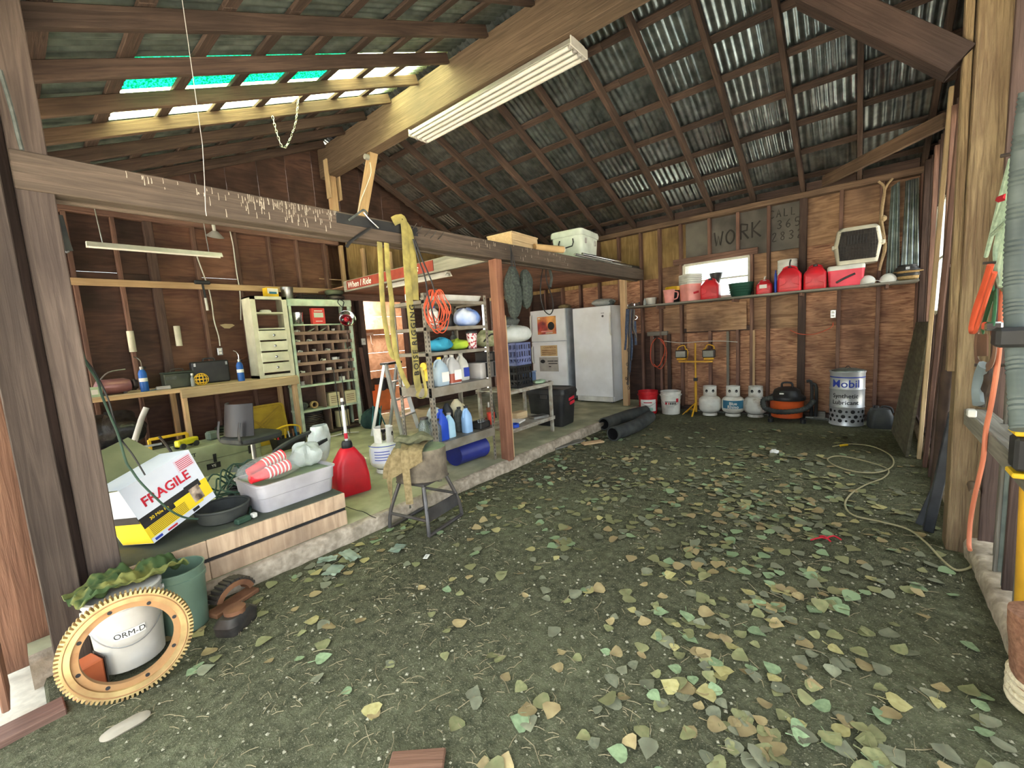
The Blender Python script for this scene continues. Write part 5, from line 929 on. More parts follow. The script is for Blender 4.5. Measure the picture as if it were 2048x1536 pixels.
tag(MB().loft([rr(.13, .07, .02, 0), rr(.14, .08, .03, .02), rr(.1, .05, .02, .035)]).build('soap_dish', K['white'], loc=p+V((-.02, -.06, zz[1]+.0105))), 'white oval dish in the open top of the drawer cabinet', 'dish')
p2 = p+V((.10, 0, h)); t = thing('carton', 'yellow and white carton on top of the drawer cabinet', 'box', p2, .1); MB().box((0, 0, .065), (.15, .12, .13)).build('carton', K['yellow'], t); MB().box((0.0, -.061, .085), (.14, .002, .07)).build('label', K['paper'], t); MB().box((0, -.0615, .06), (.10, .002, .03)).build('label_band', K['teal'], t)
# ================================================================ pigeonhole rack
RX0, RX1, RY = 2.60, 3.56, 6.15; RW, RH, RD = RX1-RX0, 1.985, .30
rk = thing('pigeonhole_rack', 'pale green pigeonhole rack crammed with fittings', 'rack', (RX0, RY, ZS)); gp = mat('pale_green_paint', (176, 200, 176), (202, 214, 188), .6, scale=7, dirt=(140, 132, 104), damt=.6, dscale=6); bw = wood('cubby_wood', (150, 108, 84), (180, 136, 108), dirt=(118, 82, 64))
for x in (.03, RW-.03):
    for y in (.02, RD-.02): plank('upright', (x, y, 0), (x, y, RH), .04, .06, gp, rk, up=(0, 1, 0))
plank('top_rail', (0, 0, RH-.045), (RW, 0, RH-.045), .025, .09, gp, rk); plank('top_board', (0, RD/2, RH), (RW, RD/2, RH), RD, .02, gp, rk)
plank('back_board', (0, RD+.005, RH/2), (RW, RD+.005, RH/2), .008, RH-.05, W['plyd'], rk)
def zrow(py): return P(640, py, 'y', RY).z-ZS
rows = [649, 667, 686, 706.5, 726.5, 747]; zr_ = [zrow(v) for v in rows]; zg = [zrow(769), zrow(819)]
for i, z in enumerate(zr_): plank('shelf', (.05, RD/2, z), (RW-.05, RD/2, z), RD-.02, .018, gp if i == 0 else bw, rk); 
for i, z in enumerate(zr_[1:]): plank('shelf_lip', (.05, 0, z+.012), (RW-.05, 0, z+.012), .015, .045, bw, rk)
for z in zg: plank('shelf', (.0, RD/2, z), (RW, RD/2, z), RD, .03, gp, rk)
plank('shelf', (.0, RD/2, .03), (RW, RD/2, .03), RD, .03, W['studd'], rk)
fr = [[.22, .42, .6, .78], [.2, .38, .55, .74, .9], [.24, .46, .64, .82], [.2, .37, .56, .86], [.24, .46, .64, .84], [.24, .44, .66, .84]]
bounds = [zr_[0]]+zr_[1:]+[zg[0]]
for i in range(6):
    for f in fr[i]: plank('divider', (RW*f, RD/2, bounds[i+1]), (RW*f, RD/2, bounds[i]-.005), RD-.03, .012, bw, rk, up=(1, 0, 0))
for f in (.42, .72): plank('divider', (RW*f, RD/2, zg[1]), (RW*f, RD/2, zg[0]), RD-.03, .014, bw, rk, up=(1, 0, 0))
plank('divider', (RW*.48, RD/2, .04), (RW*.48, RD/2, zg[1]), RD-.03, .014, bw, rk, up=(1, 0, 0))
def rp(fx, z, y=.10): return V((RX0+RW*fx, RY+y, ZS+z))
words = ['top', 'second', 'third', 'fourth', 'fifth', 'sixth']
fit = [('pvc_fitting', K['white'], 'white plastic fitting'), ('rod_bundle', K['steel'], 'bundle of pale rods'), ('hinge', K['dsteel'], 'dark iron hinge'), ('carton', K['paper'], 'little white carton'), ('coupling', K['grey'], 'grey pipe coupling')]
lay = [[(.12, 0), (.32, 1), (.5, 1), (.69, 4)], [(.1, 0), (.28, 0), (.47, 2), (.82, 2)], [(.12, 0), (.35, 4), (.55, 0), (.73, 2), (.91, 1)], [(.1, 4), (.28, 2), (.46, 0), (.66, 3), (.72, 4), (.93, 2)], [(.12, 0), (.55, 3), (.74, 4), (.92, 2)], [(.12, 4), (.34, 2), (.55, 2), (.75, 3)]]
colw = ['far left', 'left', 'middle', 'right of middle', 'right', 'far right']
for i, row in enumerate(lay):
    for j, (fx, kd) in enumerate(row):
        nm, m, ds_ = fit[kd]; z = bounds[i+1]+(.012 if i < 5 else .016); p = rp(fx, z, .07); ro = random.uniform(-.4, .4)
        mb = MB()
        if kd == 0: mb.lathe([(.022, 0), (.026, 0), (.026, .05), (.02, .055), (.02, .0)], 12, M=Matrix.Rotation(pi/2, 4, 'X') @ Matrix.Translation((0, .028, -.02)), cap=(False, False)); mb.cyl((.0, .0, .028), (.05, 0, .028), .02, n=10)
        elif kd == 1:
            for q in range(4): mb.cyl((-.05+.012*q, .02*(q % 2), .01), (.03+.012*q, .0, .055+.004*q), .006, n=6)
        elif kd == 2: mb.box((0, 0, .012), (.08, .05, .008)); mb.box((-.03, 0, .03), (.01, .05, .045)); mb.cyl((-.03, -.025, .05), (-.03, .025, .05), .007, n=6)
        elif kd == 3: mb.box((0, 0, .03), (.075, .05, .06)); mb.box((0, -.026, .03), (.05, .002, .02))
        else: mb.lathe([(.02, 0), (.03, 0), (.03, .02), (.024, .02), (.024, .04), (.03, .04), (.03, .055), (.02, .055)], 8)
        tag(mb.build(nm, m, loc=p, rot=(0, 0, ro)), '%s in the %s row of the pigeonhole rack, %s' % (ds_, words[i], colw[min(5, int(fx*6))]), 'fitting' if kd != 3 else 'box', 'small parts in the pigeonhole rack')
z0 = zr_[0]+.0095
p = rp(.17, z0); bucket('metal_pot', 'shiny metal pot in the top of the pigeonhole rack', p, .085, .17, K['chrome'], bail=False, cat='pot')
p = rp(.46, z0, .06); t = thing('red_carton', 'red and white carton in the top of the pigeonhole rack', 'box', p, 0); MB().box((0, 0, .115), (.19, .07, .23)).build('carton', mat('carton_red', (206, 70, 62), (190, 60, 54), .6), t); MB().box((0, -.036, .13), (.14, .002, .07)).build('picture', mat('picture_green', (196, 206, 186), (170, 186, 164), .6), t); MB().box((0, -.036, .19), (.12, .002, .014)).build('print', K['paper'], t); MB().box((0, -.036, .04), (.10, .002, .010)).build('print', K['paper'], t)
for (fx, zb, w_, hh_, lb) in ((.57, zg[1]+.0155, .17, .20, 'whitish carton in the middle of the lower rack shelf'), (.84, zg[1]+.0155, .18, .19, 'whitish carton at the right of the lower rack shelf')):
    t = thing('carton', lb, 'box', rp(fx, zb, .13), 0); MB().box((0, 0, hh_/2), (w_, .2, hh_)).build('carton', mat('cream_card', (206, 192, 150), (220, 206, 166), .8), t)
    for k in range(4): MB().box((0, -.101, hh_*.25+k*.03), (w_*.7, .002, .008)).build('print_line', K['rust'], t)
p = rp(.17, zg[1]+.0155, .12); t = thing('tape_roll', 'tan roll of tape on the lower rack shelf', 'tape', p+V((.10, 0, 0)), 0); MB().lathe([(.035, 0), (.055, 0), (.055, .05), (.035, .05), (.035, 0)], 18, M=Matrix.Translation((0, .02, .056)) @ Matrix.Rotation(pi/2, 4, 'X'), cap=(False, False)).build('roll', K['card'], t)
tag(crumple(.16, .14, .12, 81).build('rag_heap', K['cloth'], loc=p+V((-.06, .03, 0))), 'dark rag heap on the lower rack shelf', 'rag')
p = rp(.24, .046, .14); t = thing('wire_spool', 'big coil of grey wire at the bottom of the rack', 'wire spool', p, 0)
for k in range(12): MB().tube([((.14+.006*(k % 2))*cos(a), .115*sin(a), .02+.026*k) for a in [2*pi*i/14 for i in range(14)]], .013, 5, 2, closed=True).build('coil', K['dsteel'], t)
p = rp(.72, .046, .14); t = thing('paint_can', 'cream can at the bottom of the pigeonhole rack', 'can', p, 0); MB().lathe([(.10, 0), (.105, .005), (.105, .24), (.11, .25), (.1, .255), (.01, .25)], 22).build('body', MATS['cream_card'], t); MB().tube([(.1, 0, .22), (.08, -.06, .17), (0, -.11, .14), (-.08, -.06, .17), (-.1, 0, .22)], .003, 5).build('handle', K['steel'], t)
# on top of the rack
zt = RH+.011
p = rp(-.02, zt, .14); p.x = RX0+.085; bucket('stock_pot', 'dented metal pot on top of the pigeonhole rack', p, .08, .17, K['steel'], bail=False, cat='pot')
for k in range(3):
    p = rp(.27+.155*k, zt, .14); t = thing('wire_basket', ['black wire basket next to the metal pot on the rack', 'black wire basket in the middle of the rack top', 'black wire basket beside the small wheels on the rack'][k], 'basket', p, 0, 'wire baskets on the rack')
    for z in (.004, .035, .07): MB().tube([(.06*sx, .05*sy, z) for sx, sy in ((-1, -1), (1, -1), (1, 1), (-1, 1))], .004, 5, 1, closed=True).build('rim', K['black'], t)
    g = MB()
    for q in range(5): g.cyl((-.06+.03*q, -.05, .0), (-.06+.03*q, -.05, .07), .003, n=5); g.cyl((-.06+.03*q, .05, .0), (-.06+.03*q, .05, .07), .003, n=5); g.cyl((-.06+.03*q, -.05, .004), (-.06+.03*q, .05, .004), .003, n=5)
    g.build('bars', K['black'], t)
p = rp(.84, zt, .15); 
for k, (r_, z, lb, m) in enumerate(((.13, 0, 'flat grey wheel lying under the small tyre on the rack', K['dsteel']), (.135, .082, 'small greenish tyre on top of the pigeonhole rack', mat('old_tyre', (74, 80, 64), (92, 98, 78), .8)))):
    t = thing('flat_wheel', lb, 'tyre', p+V((-.02*k, 0, z)), 0, 'small wheels on the rack'); R_, q = r_-.035, .038
    MB().loft([[((R_+q*cos(b))*cos(a), (R_+q*cos(b))*sin(a), .04+q*sin(b)) for b in [2*pi*i/10 for i in range(10)]] for a in [2*pi*i/24 for i in range(25)]], (False, False)).build('tread', m, t); MB().lathe([(.03, .02), (R_-q+.008, .03), (R_-q+.008, .05), (.03, .06)], 18).build('hub', K['steel'] if k == 0 else m, t)
# clamp lamp on the rack
p = rp(.80, zr_[0]+.13, -.10); t = thing('clamp_lamp', 'silver clamp lamp with a red bulb hanging on the rack', 'lamp', p, 0); Mx = Matrix.Translation((.03, -.02, -.06)) @ Matrix.Rotation(R(70), 4, 'X') @ Matrix.Rotation(R(-15), 4, 'Y')
MB().lathe([(.03, -.10), (.045, -.08), (.09, -.03), (.125, .015), (.13, .02), (.122, .018), (.085, -.028), (.04, -.075)], 26, M=Mx, cap=(True, True)).build('reflector', K['chrome'], t); MB().lathe([(.015, -.075), (.035, -.05), (.04, -.02), (.02, .005), (.002, .01)], 14, M=Mx).build('bulb', mat('red_bulb', (190, 20, 40), (170, 16, 34), .2), t); MB().lathe([(.02, -.16), (.028, -.15), (.03, -.10)], 12, M=Mx).build('socket', K['white'], t)
MB().tube([(.0, .04, .05), (.02, .03, .14), (.05, .05, .2), (.0, .08, .24), (-.04, .06, .19), (.01, .04, .12)], .006, 6).build('cord', K['black'], t); MB().tube([(.03, -.04, -.05), (-.02, -.06, -.4), (.0, -.05, -.8), (.02, -.06, -1.1)], .004, 5).build('cord', K['black'], t)
# ================================================================ on the bench wall
def onwall(px, py, y=YL-.005): return P(px, py, 'y', y)
for i, (a, b, c) in enumerate(((261, 662, 704), (354, 652, 692))):
    q0, q1 = onwall(a, b, YL-.035), onwall(a+4, c, YL-.035); t = thing('pipe_holder', ['white plastic tube holder left of the dark stud', 'white plastic tube holder right of the dark stud'][i], 'tube', (q1+q0)/2, 0, 'white tube holders on the wall'); hL = (q0.z-q1.z)/2
    MB().lathe([(.03, -hL), (.034, -hL), (.034, hL), (.027, hL), (.027, -hL+.01)], 16).build('tube', plast('pvc', (210, 204, 180), .5), t); MB().cyl((0, .01, hL*.5), (0, .075, hL*.5), .006, n=6).build('screw', K['steel'], t)
q = onwall(440, 703, YL-.03); t = thing('wall_outlet', 'steel outlet box on a stud over the workbench', 'outlet', q, 0); MB().box((0, .012, 0), (.06, .05, .10), ch=.005).build('box', K['steel'], t)
for z in (-.02, .02): MB().box((0, -.015, z), (.03, .006, .028), ch=.003).build('socket', K['paper'], t)
tag(MB().tube([onwall(a, b, YL-.012) for a, b in ((440, 692), (437, 672), (428, 640), (424, 610), (418, 580), (411, 560), (400, 530), (394, 513))], .007, 6).build('cable', K['white']), 'white cable running up the wall from the outlet', 'cable')
tag(MB().tube([onwall(a, b, YL-.012) for a, b in ((460, 463), (466, 490), (470, 520), (474, 550), (480, 585), (482, 640))], .007, 6).build('cable', K['white']), 'pale cable hanging down beside the drawer cabinet', 'cable')
tag(MB().tube([onwall(a, b, YL-.03) for a, b in ((436, 722), (450, 723), (470, 722), (490, 715), (498, 708))], .008, 6).build('copper_pipe', K['rust']), 'thin copper pipe low on the wall behind the torch can', 'pipe')
q = onwall(404, 565, YL-.04); t = thing('hand_broom', 'dark brush with a white handle hanging on the rail', 'brush', q, 0); MB().box((0, -.01, 0), (.17, .05, .05), ch=.01).build('bristles', K['black'], t); MB().beam((0, -.01, -.02), (.01, -.01, -.20), .025, .02).build('neck', K['black'], t); MB().cyl((.01, -.01, -.20), (.015, -.01, -.36), .016, n=10).build('handle', K['white'], t)
q = onwall(430, 470, YL-.06); t = thing('reflector_lamp', 'small dish lamp hanging under the wall plate', 'lamp', q, 0); MB().lathe([(.03, .05), (.05, .03), (.10, -.02), (.105, -.02), (.095, -.022), (.045, .02)], 20, M=Matrix.Rotation(R(25), 4, 'X')).build('dish', K['grey'], t); MB().cyl((0, 0, .04), (0, .01, .13), .02, n=10).build('socket', K['white'], t)
q = onwall(455, 652, YL+.085); t = thing('leather_scrap', 'pale scrap nailed on the dark plywood wall', 'scrap', q, 0); MB().loft([[(a*.001, -b, c*.001) for a, c in ((-90, 18), (-30, 30), (60, 26), (88, 6), (20, -34), (-40, -30))] for b in (0, .004)], (True, True), False).build('scrap', mat('tan_leather', (176, 156, 124), (160, 140, 110), .8), t)
q = onwall(716, 684, YL-.05); t = thing('light_switch', 'white switch box on the door post', 'switch', V((3.98, YL-.06, q.z)), 0); MB().box((0, 0, 0), (.07, .03, .11), ch=.005).build('plate', K['white'], t); MB().box((0, -.018, .0), (.012, .012, .026)).build('toggle', K['grey'], t)
# dark strap beside the post
q = P(112, 432, 'y', 2.97); t = thing('rubber_strap', 'dark rubber strap hanging behind the front post', 'strap', q, 0); MB().tube([a-q for a in hang([(116, 430), (122, 450), (130, 480), (138, 502)], 2.97)], (.016, .006), 6, flat=(1, 0, 0)).build('strap', K['rubber'], t); MB().tube([a-q for a in hang([(138, 502), (134, 505), (130, 503)], 2.97)], .004, 5).build('hook', K['steel'], t)
# ================================================================ under the bench and on the slab
yl_ = mat('yellow_lid', (198, 166, 44), (176, 146, 40), .6, scale=6, dirt=(128, 104, 40), damt=.5)
c = V((2.18, 6.32, ZS)); t = thing('plastic_cover', 'big yellow bin lid standing under the workbench', 'lid', c, 0); lw, lh = .62, .56; Mt = Matrix.Rotation(R(78), 4, 'X')
MB().loft([rr(lw, lh, .06, 0, 4, 0, lh/2), rr(lw, lh, .06, .03, 4, 0, lh/2), rr(lw-.05, lh-.05, .05, .03, 4, 0, lh/2), rr(lw-.06, lh-.06, .05, .018, 4, 0, lh/2)], M=Mt).build('panel', yl_, t)
for k in range(4): MB().add(*cbox(.20, .006, .006), M=Mt @ Matrix.Translation((-.12+.08*k, .12+.1*k, .024)) @ Matrix.Rotation(R(35), 4, 'Z')).build('rib', yl_, t); 
for k in range(3): MB().add(*cbox(.20, .006, .006), M=Mt @ Matrix.Translation((-.1+.1*k, .36-.1*k, .024)) @ Matrix.Rotation(R(-40), 4, 'Z')).build('rib', yl_, t)
c = P(570, 868, 'z', ZS); c = V((2.28, 5.84, ZS)); t = thing('tool_caddy', 'black open tool caddy in front of the yellow lid', 'caddy', c, .1); MB().loft([rr(.36, .2, .03, 0), rr(.40, .24, .03, .16), rr(.38, .22, .03, .16), rr(.34, .18, .03, .01)]).build('tub', K['black'], t); MB().tube([(-.17, 0, .15), (-.16, 0, .26), (0, 0, .30), (.16, 0, .26), (.17, 0, .15)], .012, 6).build('handle', K['yellow'], t)
for k, m in enumerate(('red', 'dsteel', 'yellow', 'steel', 'rust', 'teal')): MB().cyl((-.14+.055*k, .02*(k % 3)-.02, .02), (-.13+.05*k, .03*(k % 2), .22+.02*(k % 3)), .012, n=8).build('tool', K[m], t)
c = V((1.70, 6.3, ZS)); t = thing('oil_pump', 'dark ribbed canister pump standing under the workbench', 'pump', c, 0); MB().lathe([(.12, 0), (.13, .02), (.13, .10), (.10, .13), (.095, .2)], 20).build('base', og, t)
for k in range(5): MB().lathe([(.09, .2+.035*k), (.105, .215+.035*k), (.09, .232+.035*k)], 18, cap=(k == 0, k == 4)).build('rib', og, t)
MB().tube([(.1, -.05, .06), (.18, -.1, .03), (.05, -.2, .015), (-.14, -.18, .02), (-.18, .0, .03)], .012, 6).build('hose', K['rubber'], t)
# long archery case with small things on it
c = V((1.30, 5.62, ZS)); t = thing('bow_case', 'pale green hard case lying on the slab', 'case', c, .12); cg = plast('case_green', (150, 156, 128), .55, dirt=(120, 124, 100)); bw_ = 1.0
MB().loft([rr(bw_, .46, .04, 0), rr(bw_, .46, .05, .17)]).build('base', cg, t); MB().loft([rr(bw_*1.01, .47, .05, .175), rr(bw_*1.01, .47, .05, .30), rr(bw_*.97, .43, .05, .325)]).build('lid', cg, t)
for x in (-.36, .0, .36): MB().box((x, -.238, .18), (.03, .01, .09)).build('latch', K['black'], t)
text('case_text', 'HOYT', K['ink'], .055, face((-.24, -.242, .26), (1, 0, 0), (0, 0, 1)), t, .0006, off=.001); MB().box((-.02, -.24, .10), (.13, .004, .06)).build('label', K['ink'], t); text('case_text', 'YE', K['paper'], .04, face((-.02, -.2425, .10), (1, 0, 0), (0, 0, 1)), t, .0004)
zc = ZS+.326
t = thing('toy_truck', 'bright yellow toy truck on the pale green case', 'toy', V((1.16, 5.56, zc)), .5); MB().box((0, 0, .065), (.18, .08, .06), ch=.01).build('bed', plast('toy_yellow', (226, 214, 40), .4), t); MB().box((-.11, 0, .06), (.05, .07, .07), ch=.01).build('cab', MATS['toy_yellow'], t)
for x in (-.1, .05):
    for y in (-.04, .04): MB().cyl((x, y-.01, .03), (x, y+.01, .03), .03, n=12).build('wheel', K['rubber'], t)
t = thing('chain_saw_part', 'grey-green small motor on the pale green case', 'motor', V((1.42, 5.72, zc)), .2); MB().box((0, 0, .05), (.12, .1, .10), ch=.02).build('housing', plast('motor_grey', (110, 122, 110), .5), t); MB().cyl((.06, 0, .04), (.16, .0, .03), .02, n=8).build('shaft', K['dsteel'], t)
tag(plank('orange_tag', (1.62, 5.47, zc+.004), (1.76, 5.49, zc+.004), .05, .006, K['orange']), 'orange sticker tag on the pale green case', 'tag')
# dark things at the far left under the bench
tag(crumple(.62, .4, .34, 91, lump=.4).build('bin_bag', mat('black_bag', (34, 34, 36), (56, 56, 56), .3, scale=14, bump=.6), loc=(.62, 6.3, ZS+.36)), 'shiny black plastic bag heaped under the workbench', 'bag')
t = thing('dotted_bin', 'black bin with rows of white dots under the workbench', 'bin', V((.62, 6.1, ZS)), 0); MB().box((0, 0, .18), (.5, .34, .35), ch=.01).build('body', K['black'], t)
for i in range(5):
    for j in range(3): MB().lathe([(.03, 0), (.001, .001)], 12, M=Matrix.Translation((-.18+.09*i, -.1715, .08+.085*j)) @ Matrix.Rotation(pi/2, 4, 'X'), cap=(False, True)).build('dot', K['paper'], t)
t = thing('grey_pipe', 'grey bent plastic pipe leaning under the workbench', 'pipe', V((.80, 5.55, ZS)), 0); q = t.location
MB().tube([a-q for a in hang([(246, 962), (262, 905), (276, 860), (284, 835), (293, 815)], 5.5)], .026, 10).build('pipe', K['grey'], t)
c = V((1.06, 6.1, ZS)); t = thing('tool_chest', 'yellow and black tool chest frame under the workbench', 'tool chest', c, .05); MB().box((0, 0, .16), (.34, .3, .32), ch=.015).build('body', K['black'], t)
for s in (-1, 1): MB().beam((s*.17, -.155, 0), (s*.17, -.155, .42), .03, .03, ch=.005).build('frame_bar', K['yellow'], t)
MB().beam((-.17, -.155, .42), (.17, -.155, .42), .03, .03, ch=.005).build('frame_bar', K['yellow'], t)
for z in (.12, .24): MB().box((0, -.153, z), (.2, .01, .05)).build('drawer', og, t)
t = thing('folding_chair', 'dark folded metal frame leaning left of the bow case', 'frame', V((.80, 5.2, ZS)), .0)
for x in (-.12, .12): MB().tube([(x, 0, .0), (x*.9+.06, .12, .3), (x*.8+.0, .18, .52)], .012, 6).build('leg', K['dsteel'], t)
MB().beam((-.11, .06, .15), (.11, .06, .15), .02, .02).build('crossbar', K['steel'], t); MB().beam((-.10, .15, .45), (.10, .15, .45), .02, .02).build('crossbar', K['steel'], t)
# grey shell chair
c = V((1.46, 4.60, ZS)); t = thing('shell_chair', 'grey shell stool chair with a dark seat', 'chair', c, R(104)); ch_ = plast('chair_grey', (42, 41, 44), .4); zs_ = .46
MB().grid(lambda u, v: ((u-.5)*.42*(1-.12*v), .20-.04*v+.10*(2*u-1)**2*-1, zs_+.06+.30*v), 14, 8, thick=.018).build('backrest', ch_, t)
MB().loft([rr(.42, .40, .10, zs_-.02), rr(.46, .44, .12, zs_), rr(.46, .44, .12, zs_+.03), rr(.42, .40, .1, zs_+.045)]).build('seat', K['rubber'], t)
for x in (-.16, .16): MB().tube([(x, .0, zs_-.02), (x, .18, zs_-.01), (x, .215, zs_+.07), (x, .19, zs_+.2)], (.018, .008), 6, flat=(1, 0, 0)).build('back_bracket', K['black'], t)
MB().cyl((0, 0, .08), (0, 0, zs_-.02), .022, n=10).build('post', K['steel'], t)
for k in range(5): a = 2*pi*k/5; MB().beam((0, 0, .08), (.24*cos(a), .24*sin(a), .05), .04, .025).build('leg', K['black'], t); MB().cyl((.24*cos(a)-.015, .24*sin(a), .025), (.24*cos(a)+.015, .24*sin(a), .025), .025, n=10).build('caster', K['black'], t)
# black sweeper with a carry bar, white bag over it
c = V((1.62, 4.02, ZS)); t = thing('push_sweeper', 'black folded machine with a padded carry bar', 'machine', c, R(20)); MB().loft([rr(.42, .22, .03, 0), rr(.44, .24, .04, .16), rr(.36, .16, .03, .28)]).build('body', K['black'], t); MB().box((0, -.125, .15), (.3, .02, .14), ch=.01).build('panel', mat('gloss_navy', (30, 34, 56), (40, 44, 66), .15), t)
MB().tube([(-.22, 0, .1), (-.24, 0, .36), (-.16, .0, .44), (.2, 0, .50), (.28, 0, .48)], .02, 8).build('carry_bar', K['rubber'], t); MB().beam((-.2, -.08, .31), (.3, -.08, .40), .03, .03).build('rail', K['black'], t)
t = thing('carrier_bag', 'white carrier bag hanging on the black machine', 'bag', V((1.88, 4.10, ZS+.16)), R(20))
def bagf(u, v): a = 2*pi*u; r_ = .05+.07*sin(pi*min(1, .15+v*.85))**.7; q = 1+.3*noise.noise(V((cos(a)*2, sin(a)*2, v*4))); return (r_*cos(a)*q+.02*(1-v), .6*r_*sin(a)*q, .02+(1-v)*.36)
MB().grid(bagf, 24, 14).build('bag', mat('white_film', (214, 220, 212), (196, 204, 194), .35, scale=16, bump=.4), t)
# ribbed black device
c = V((1.18, 3.98, ZS)); t = thing('work_lantern', 'black ribbed machine head in front of the case', 'machine', c, R(30)); MB().box((.05, .02, .16), (.16, .15, .32), ch=.03).build('body', K['rubber'], t)
for k in range(6): MB().lathe([(.05, 0), (.075, .006), (.075, .014), (.05, .02)], 16, M=Matrix.Translation((-.10, 0, .12+.024*k))).build('fin', K['black'], t)
MB().lathe([(.05, 0), (.055, .01), (.05, .06), (.03, .06), (.03, .01)], 18, M=Matrix.Translation((-.02, -.06, .30)) @ Matrix.Rotation(pi/2, 4, 'X')).build('lens_tube', K['black'], t); MB().loft([rr(.2, .14, .04, .33, 4, 0, .0), rr(.16, .1, .04, .37, 4, 0, 0)]).build('hood', og, t)
MB().beam((.05, .05, .0), (.05, .05, .05), .14, .12).build('foot', K['black'], t)
# ================================================================ plywood plinth and what lies on it
PX0, PX1, PY0, PY1, PZ = .25, 1.46, 2.88, 3.62, .352
t = thing('plywood_plinth', 'long low plywood plinth on the slab edge with a dark slot', 'plinth', ((PX0+PX1)/2, PY0, ZS)); L = PX1-PX0; h = PZ-ZS; pw = plyw('plinth_ply', (176, 136, 100), (204, 164, 124), (120, 92, 70), st=(9, 9, 1), damt=.5, dscale=4)
for z0, z1 in ((0, h*.46), (h*.54, h)):
    for a, b in ((-L/2, -L/2+.36), (-L/2+.362, L/2)): plank('front_board', (a, .008, (z0+z1)/2), (b, .008, (z0+z1)/2), .016, z1-z0-.004, pw, t)
plank('slot', (-L/2, .02, h*.5), (L/2, .02, h*.5), .01, h*.14, K['ink'], t)
plank('top_board', (-L/2, .38, h-.009), (L/2, .38, h-.009), .72, .018, mat('dark_board', (70, 74, 62), (90, 94, 78), .85, scale=6, dirt=(52, 52, 46)), t)
for x in (-L/2+.01, L/2-.01): plank('end_board', (x, .03, h/2), (x, .73, h/2), .016, h-.02, pw, t)
# FRAGILE box
TL, TR, BL = P(244, 991, 'y', 3.02), P(382, 907, 'y', 3.20), P(311, 1097, 'z', PZ+.004); ex = (TR-TL).normalized(); ez = TL-BL; ez = (ez-ex*ez.dot(ex)).normalized(); ey = ez.cross(ex); bw_, bh = (TR-TL).length, (TL-BL).length; bd = .25
t = thing('printed_carton', 'white and yellow FRAGILE carton tipped up on the plinth', 'box', BL); cm = mat('white_carton', (206, 210, 220), (218, 220, 226), .75, scale=5)
_lo = min((BL+ex*a+ey*b+ez*c_).z for a in (0, bw_) for b in (0, bd+.01) for c_ in (0, bh)); BL = BL+V((0, 0, max(0, PZ+.002-_lo)))
t.matrix_basis = Matrix(((ex.x, ey.x, ez.x, BL.x), (ex.y, ey.y, ez.y, BL.y), (ex.z, ey.z, ez.z, BL.z), (0, 0, 0, 1)))
MB().box((bw_/2, bd/2+.004, bh/2), (bw_, bd, bh)).build('carton', cm, t); yp = mat('yellow_print', (236, 206, 40), (226, 192, 36), .7)
def pr_(n, x0, x1, z0, z1, m, y=-.0005): return MB().box(((x0+x1)/2*bw_, y+.003, (z0+z1)/2*bh), ((x1-x0)*bw_, .002, (z1-z0)*bh)).build(n, m, t)
pr_('print_yellow', 0, .82, .09, .36, yp); pr_('print_black', .0, .78, .36, .46, K['ink'], -.001); pr_('print_black', .0, .45, .28, .36, K['ink'], -.001); pr_('print_yellow', .78, 1, .12, .42, yp); pr_('print_picture', .70, .86, .14, .40, mat('heater_print', (70, 56, 50), (200, 180, 160), .7, scale=20), -.0015); pr_('print_black', .66, .90, .36, .48, K['ink'], -.0012)
text('carton_text', 'FRAGILE', K['redink'], .078, face((bw_*.48, -.0005, bh*.64), (1, 0, 0), (0, 0, 1)), t, .0006, off=.0015); text('carton_text', '30 Mile Ra', yp, .026, face((bw_*.24, -.0018, bh*.37), (1, 0, 0), (0, 0, 1)), t, .0004)
pr_('print_frame', .72, .98, .74, .95, mat('pale_print', (214, 196, 206), (206, 186, 198), .7))
for k in range(6): pr_('print_line', .74, .96, .765+.03*k, .777+.03*k, K['redink'], -.0012)
for k in range(7): pr_('print_line', .05+.0*k, .58, .11+.025*k, .118+.025*k, K['ink'], -.0012)
pr_('print_line', .04, .14, .02, .06, K['blueink']); pr_('print_line', .22, .36, .02, .05, K['redink']); pr_('print_line', .62, .72, .02, .07, K['ink'])
MB().box((-.001, bd/2, bh*.22), (.003, bd*.98, bh*.42)).build('print_end', yp, t); MB().box((-.002, bd/2, bh*.45), (.003, bd*.98, bh*.12)).build('print_end', K['ink'], t)
gf = mat('flap_card', (112, 116, 84), (130, 132, 98), .85)
MB().add([(0, .01, bh), (0, bd, bh), (-.12, bd*.9, bh+.06), (-.12, .05, bh+.05), (0, .01, bh+.004), (0, bd, bh+.004), (-.12, bd*.9, bh+.064), (-.12, .05, bh+.054)], [(0, 1, 2, 3), (7, 6, 5, 4), (0, 3, 7, 4), (1, 5, 6, 2), (2, 6, 7, 3), (0, 4, 5, 1)]).build('flap', gf, t)
MB().add([(0, bd, bh), (bw_, bd, bh), (bw_*.9, bd+.10, bh+.16), (.05, bd+.10, bh+.16), (0, bd+.004, bh), (bw_, bd+.004, bh), (bw_*.9, bd+.104, bh+.16), (.05, bd+.104, bh+.16)], [(3, 2, 1, 0), (4, 5, 6, 7), (0, 4, 7, 3), (1, 2, 6, 5), (2, 3, 7, 6), (0, 1, 5, 4)]).build('flap', gf, t)
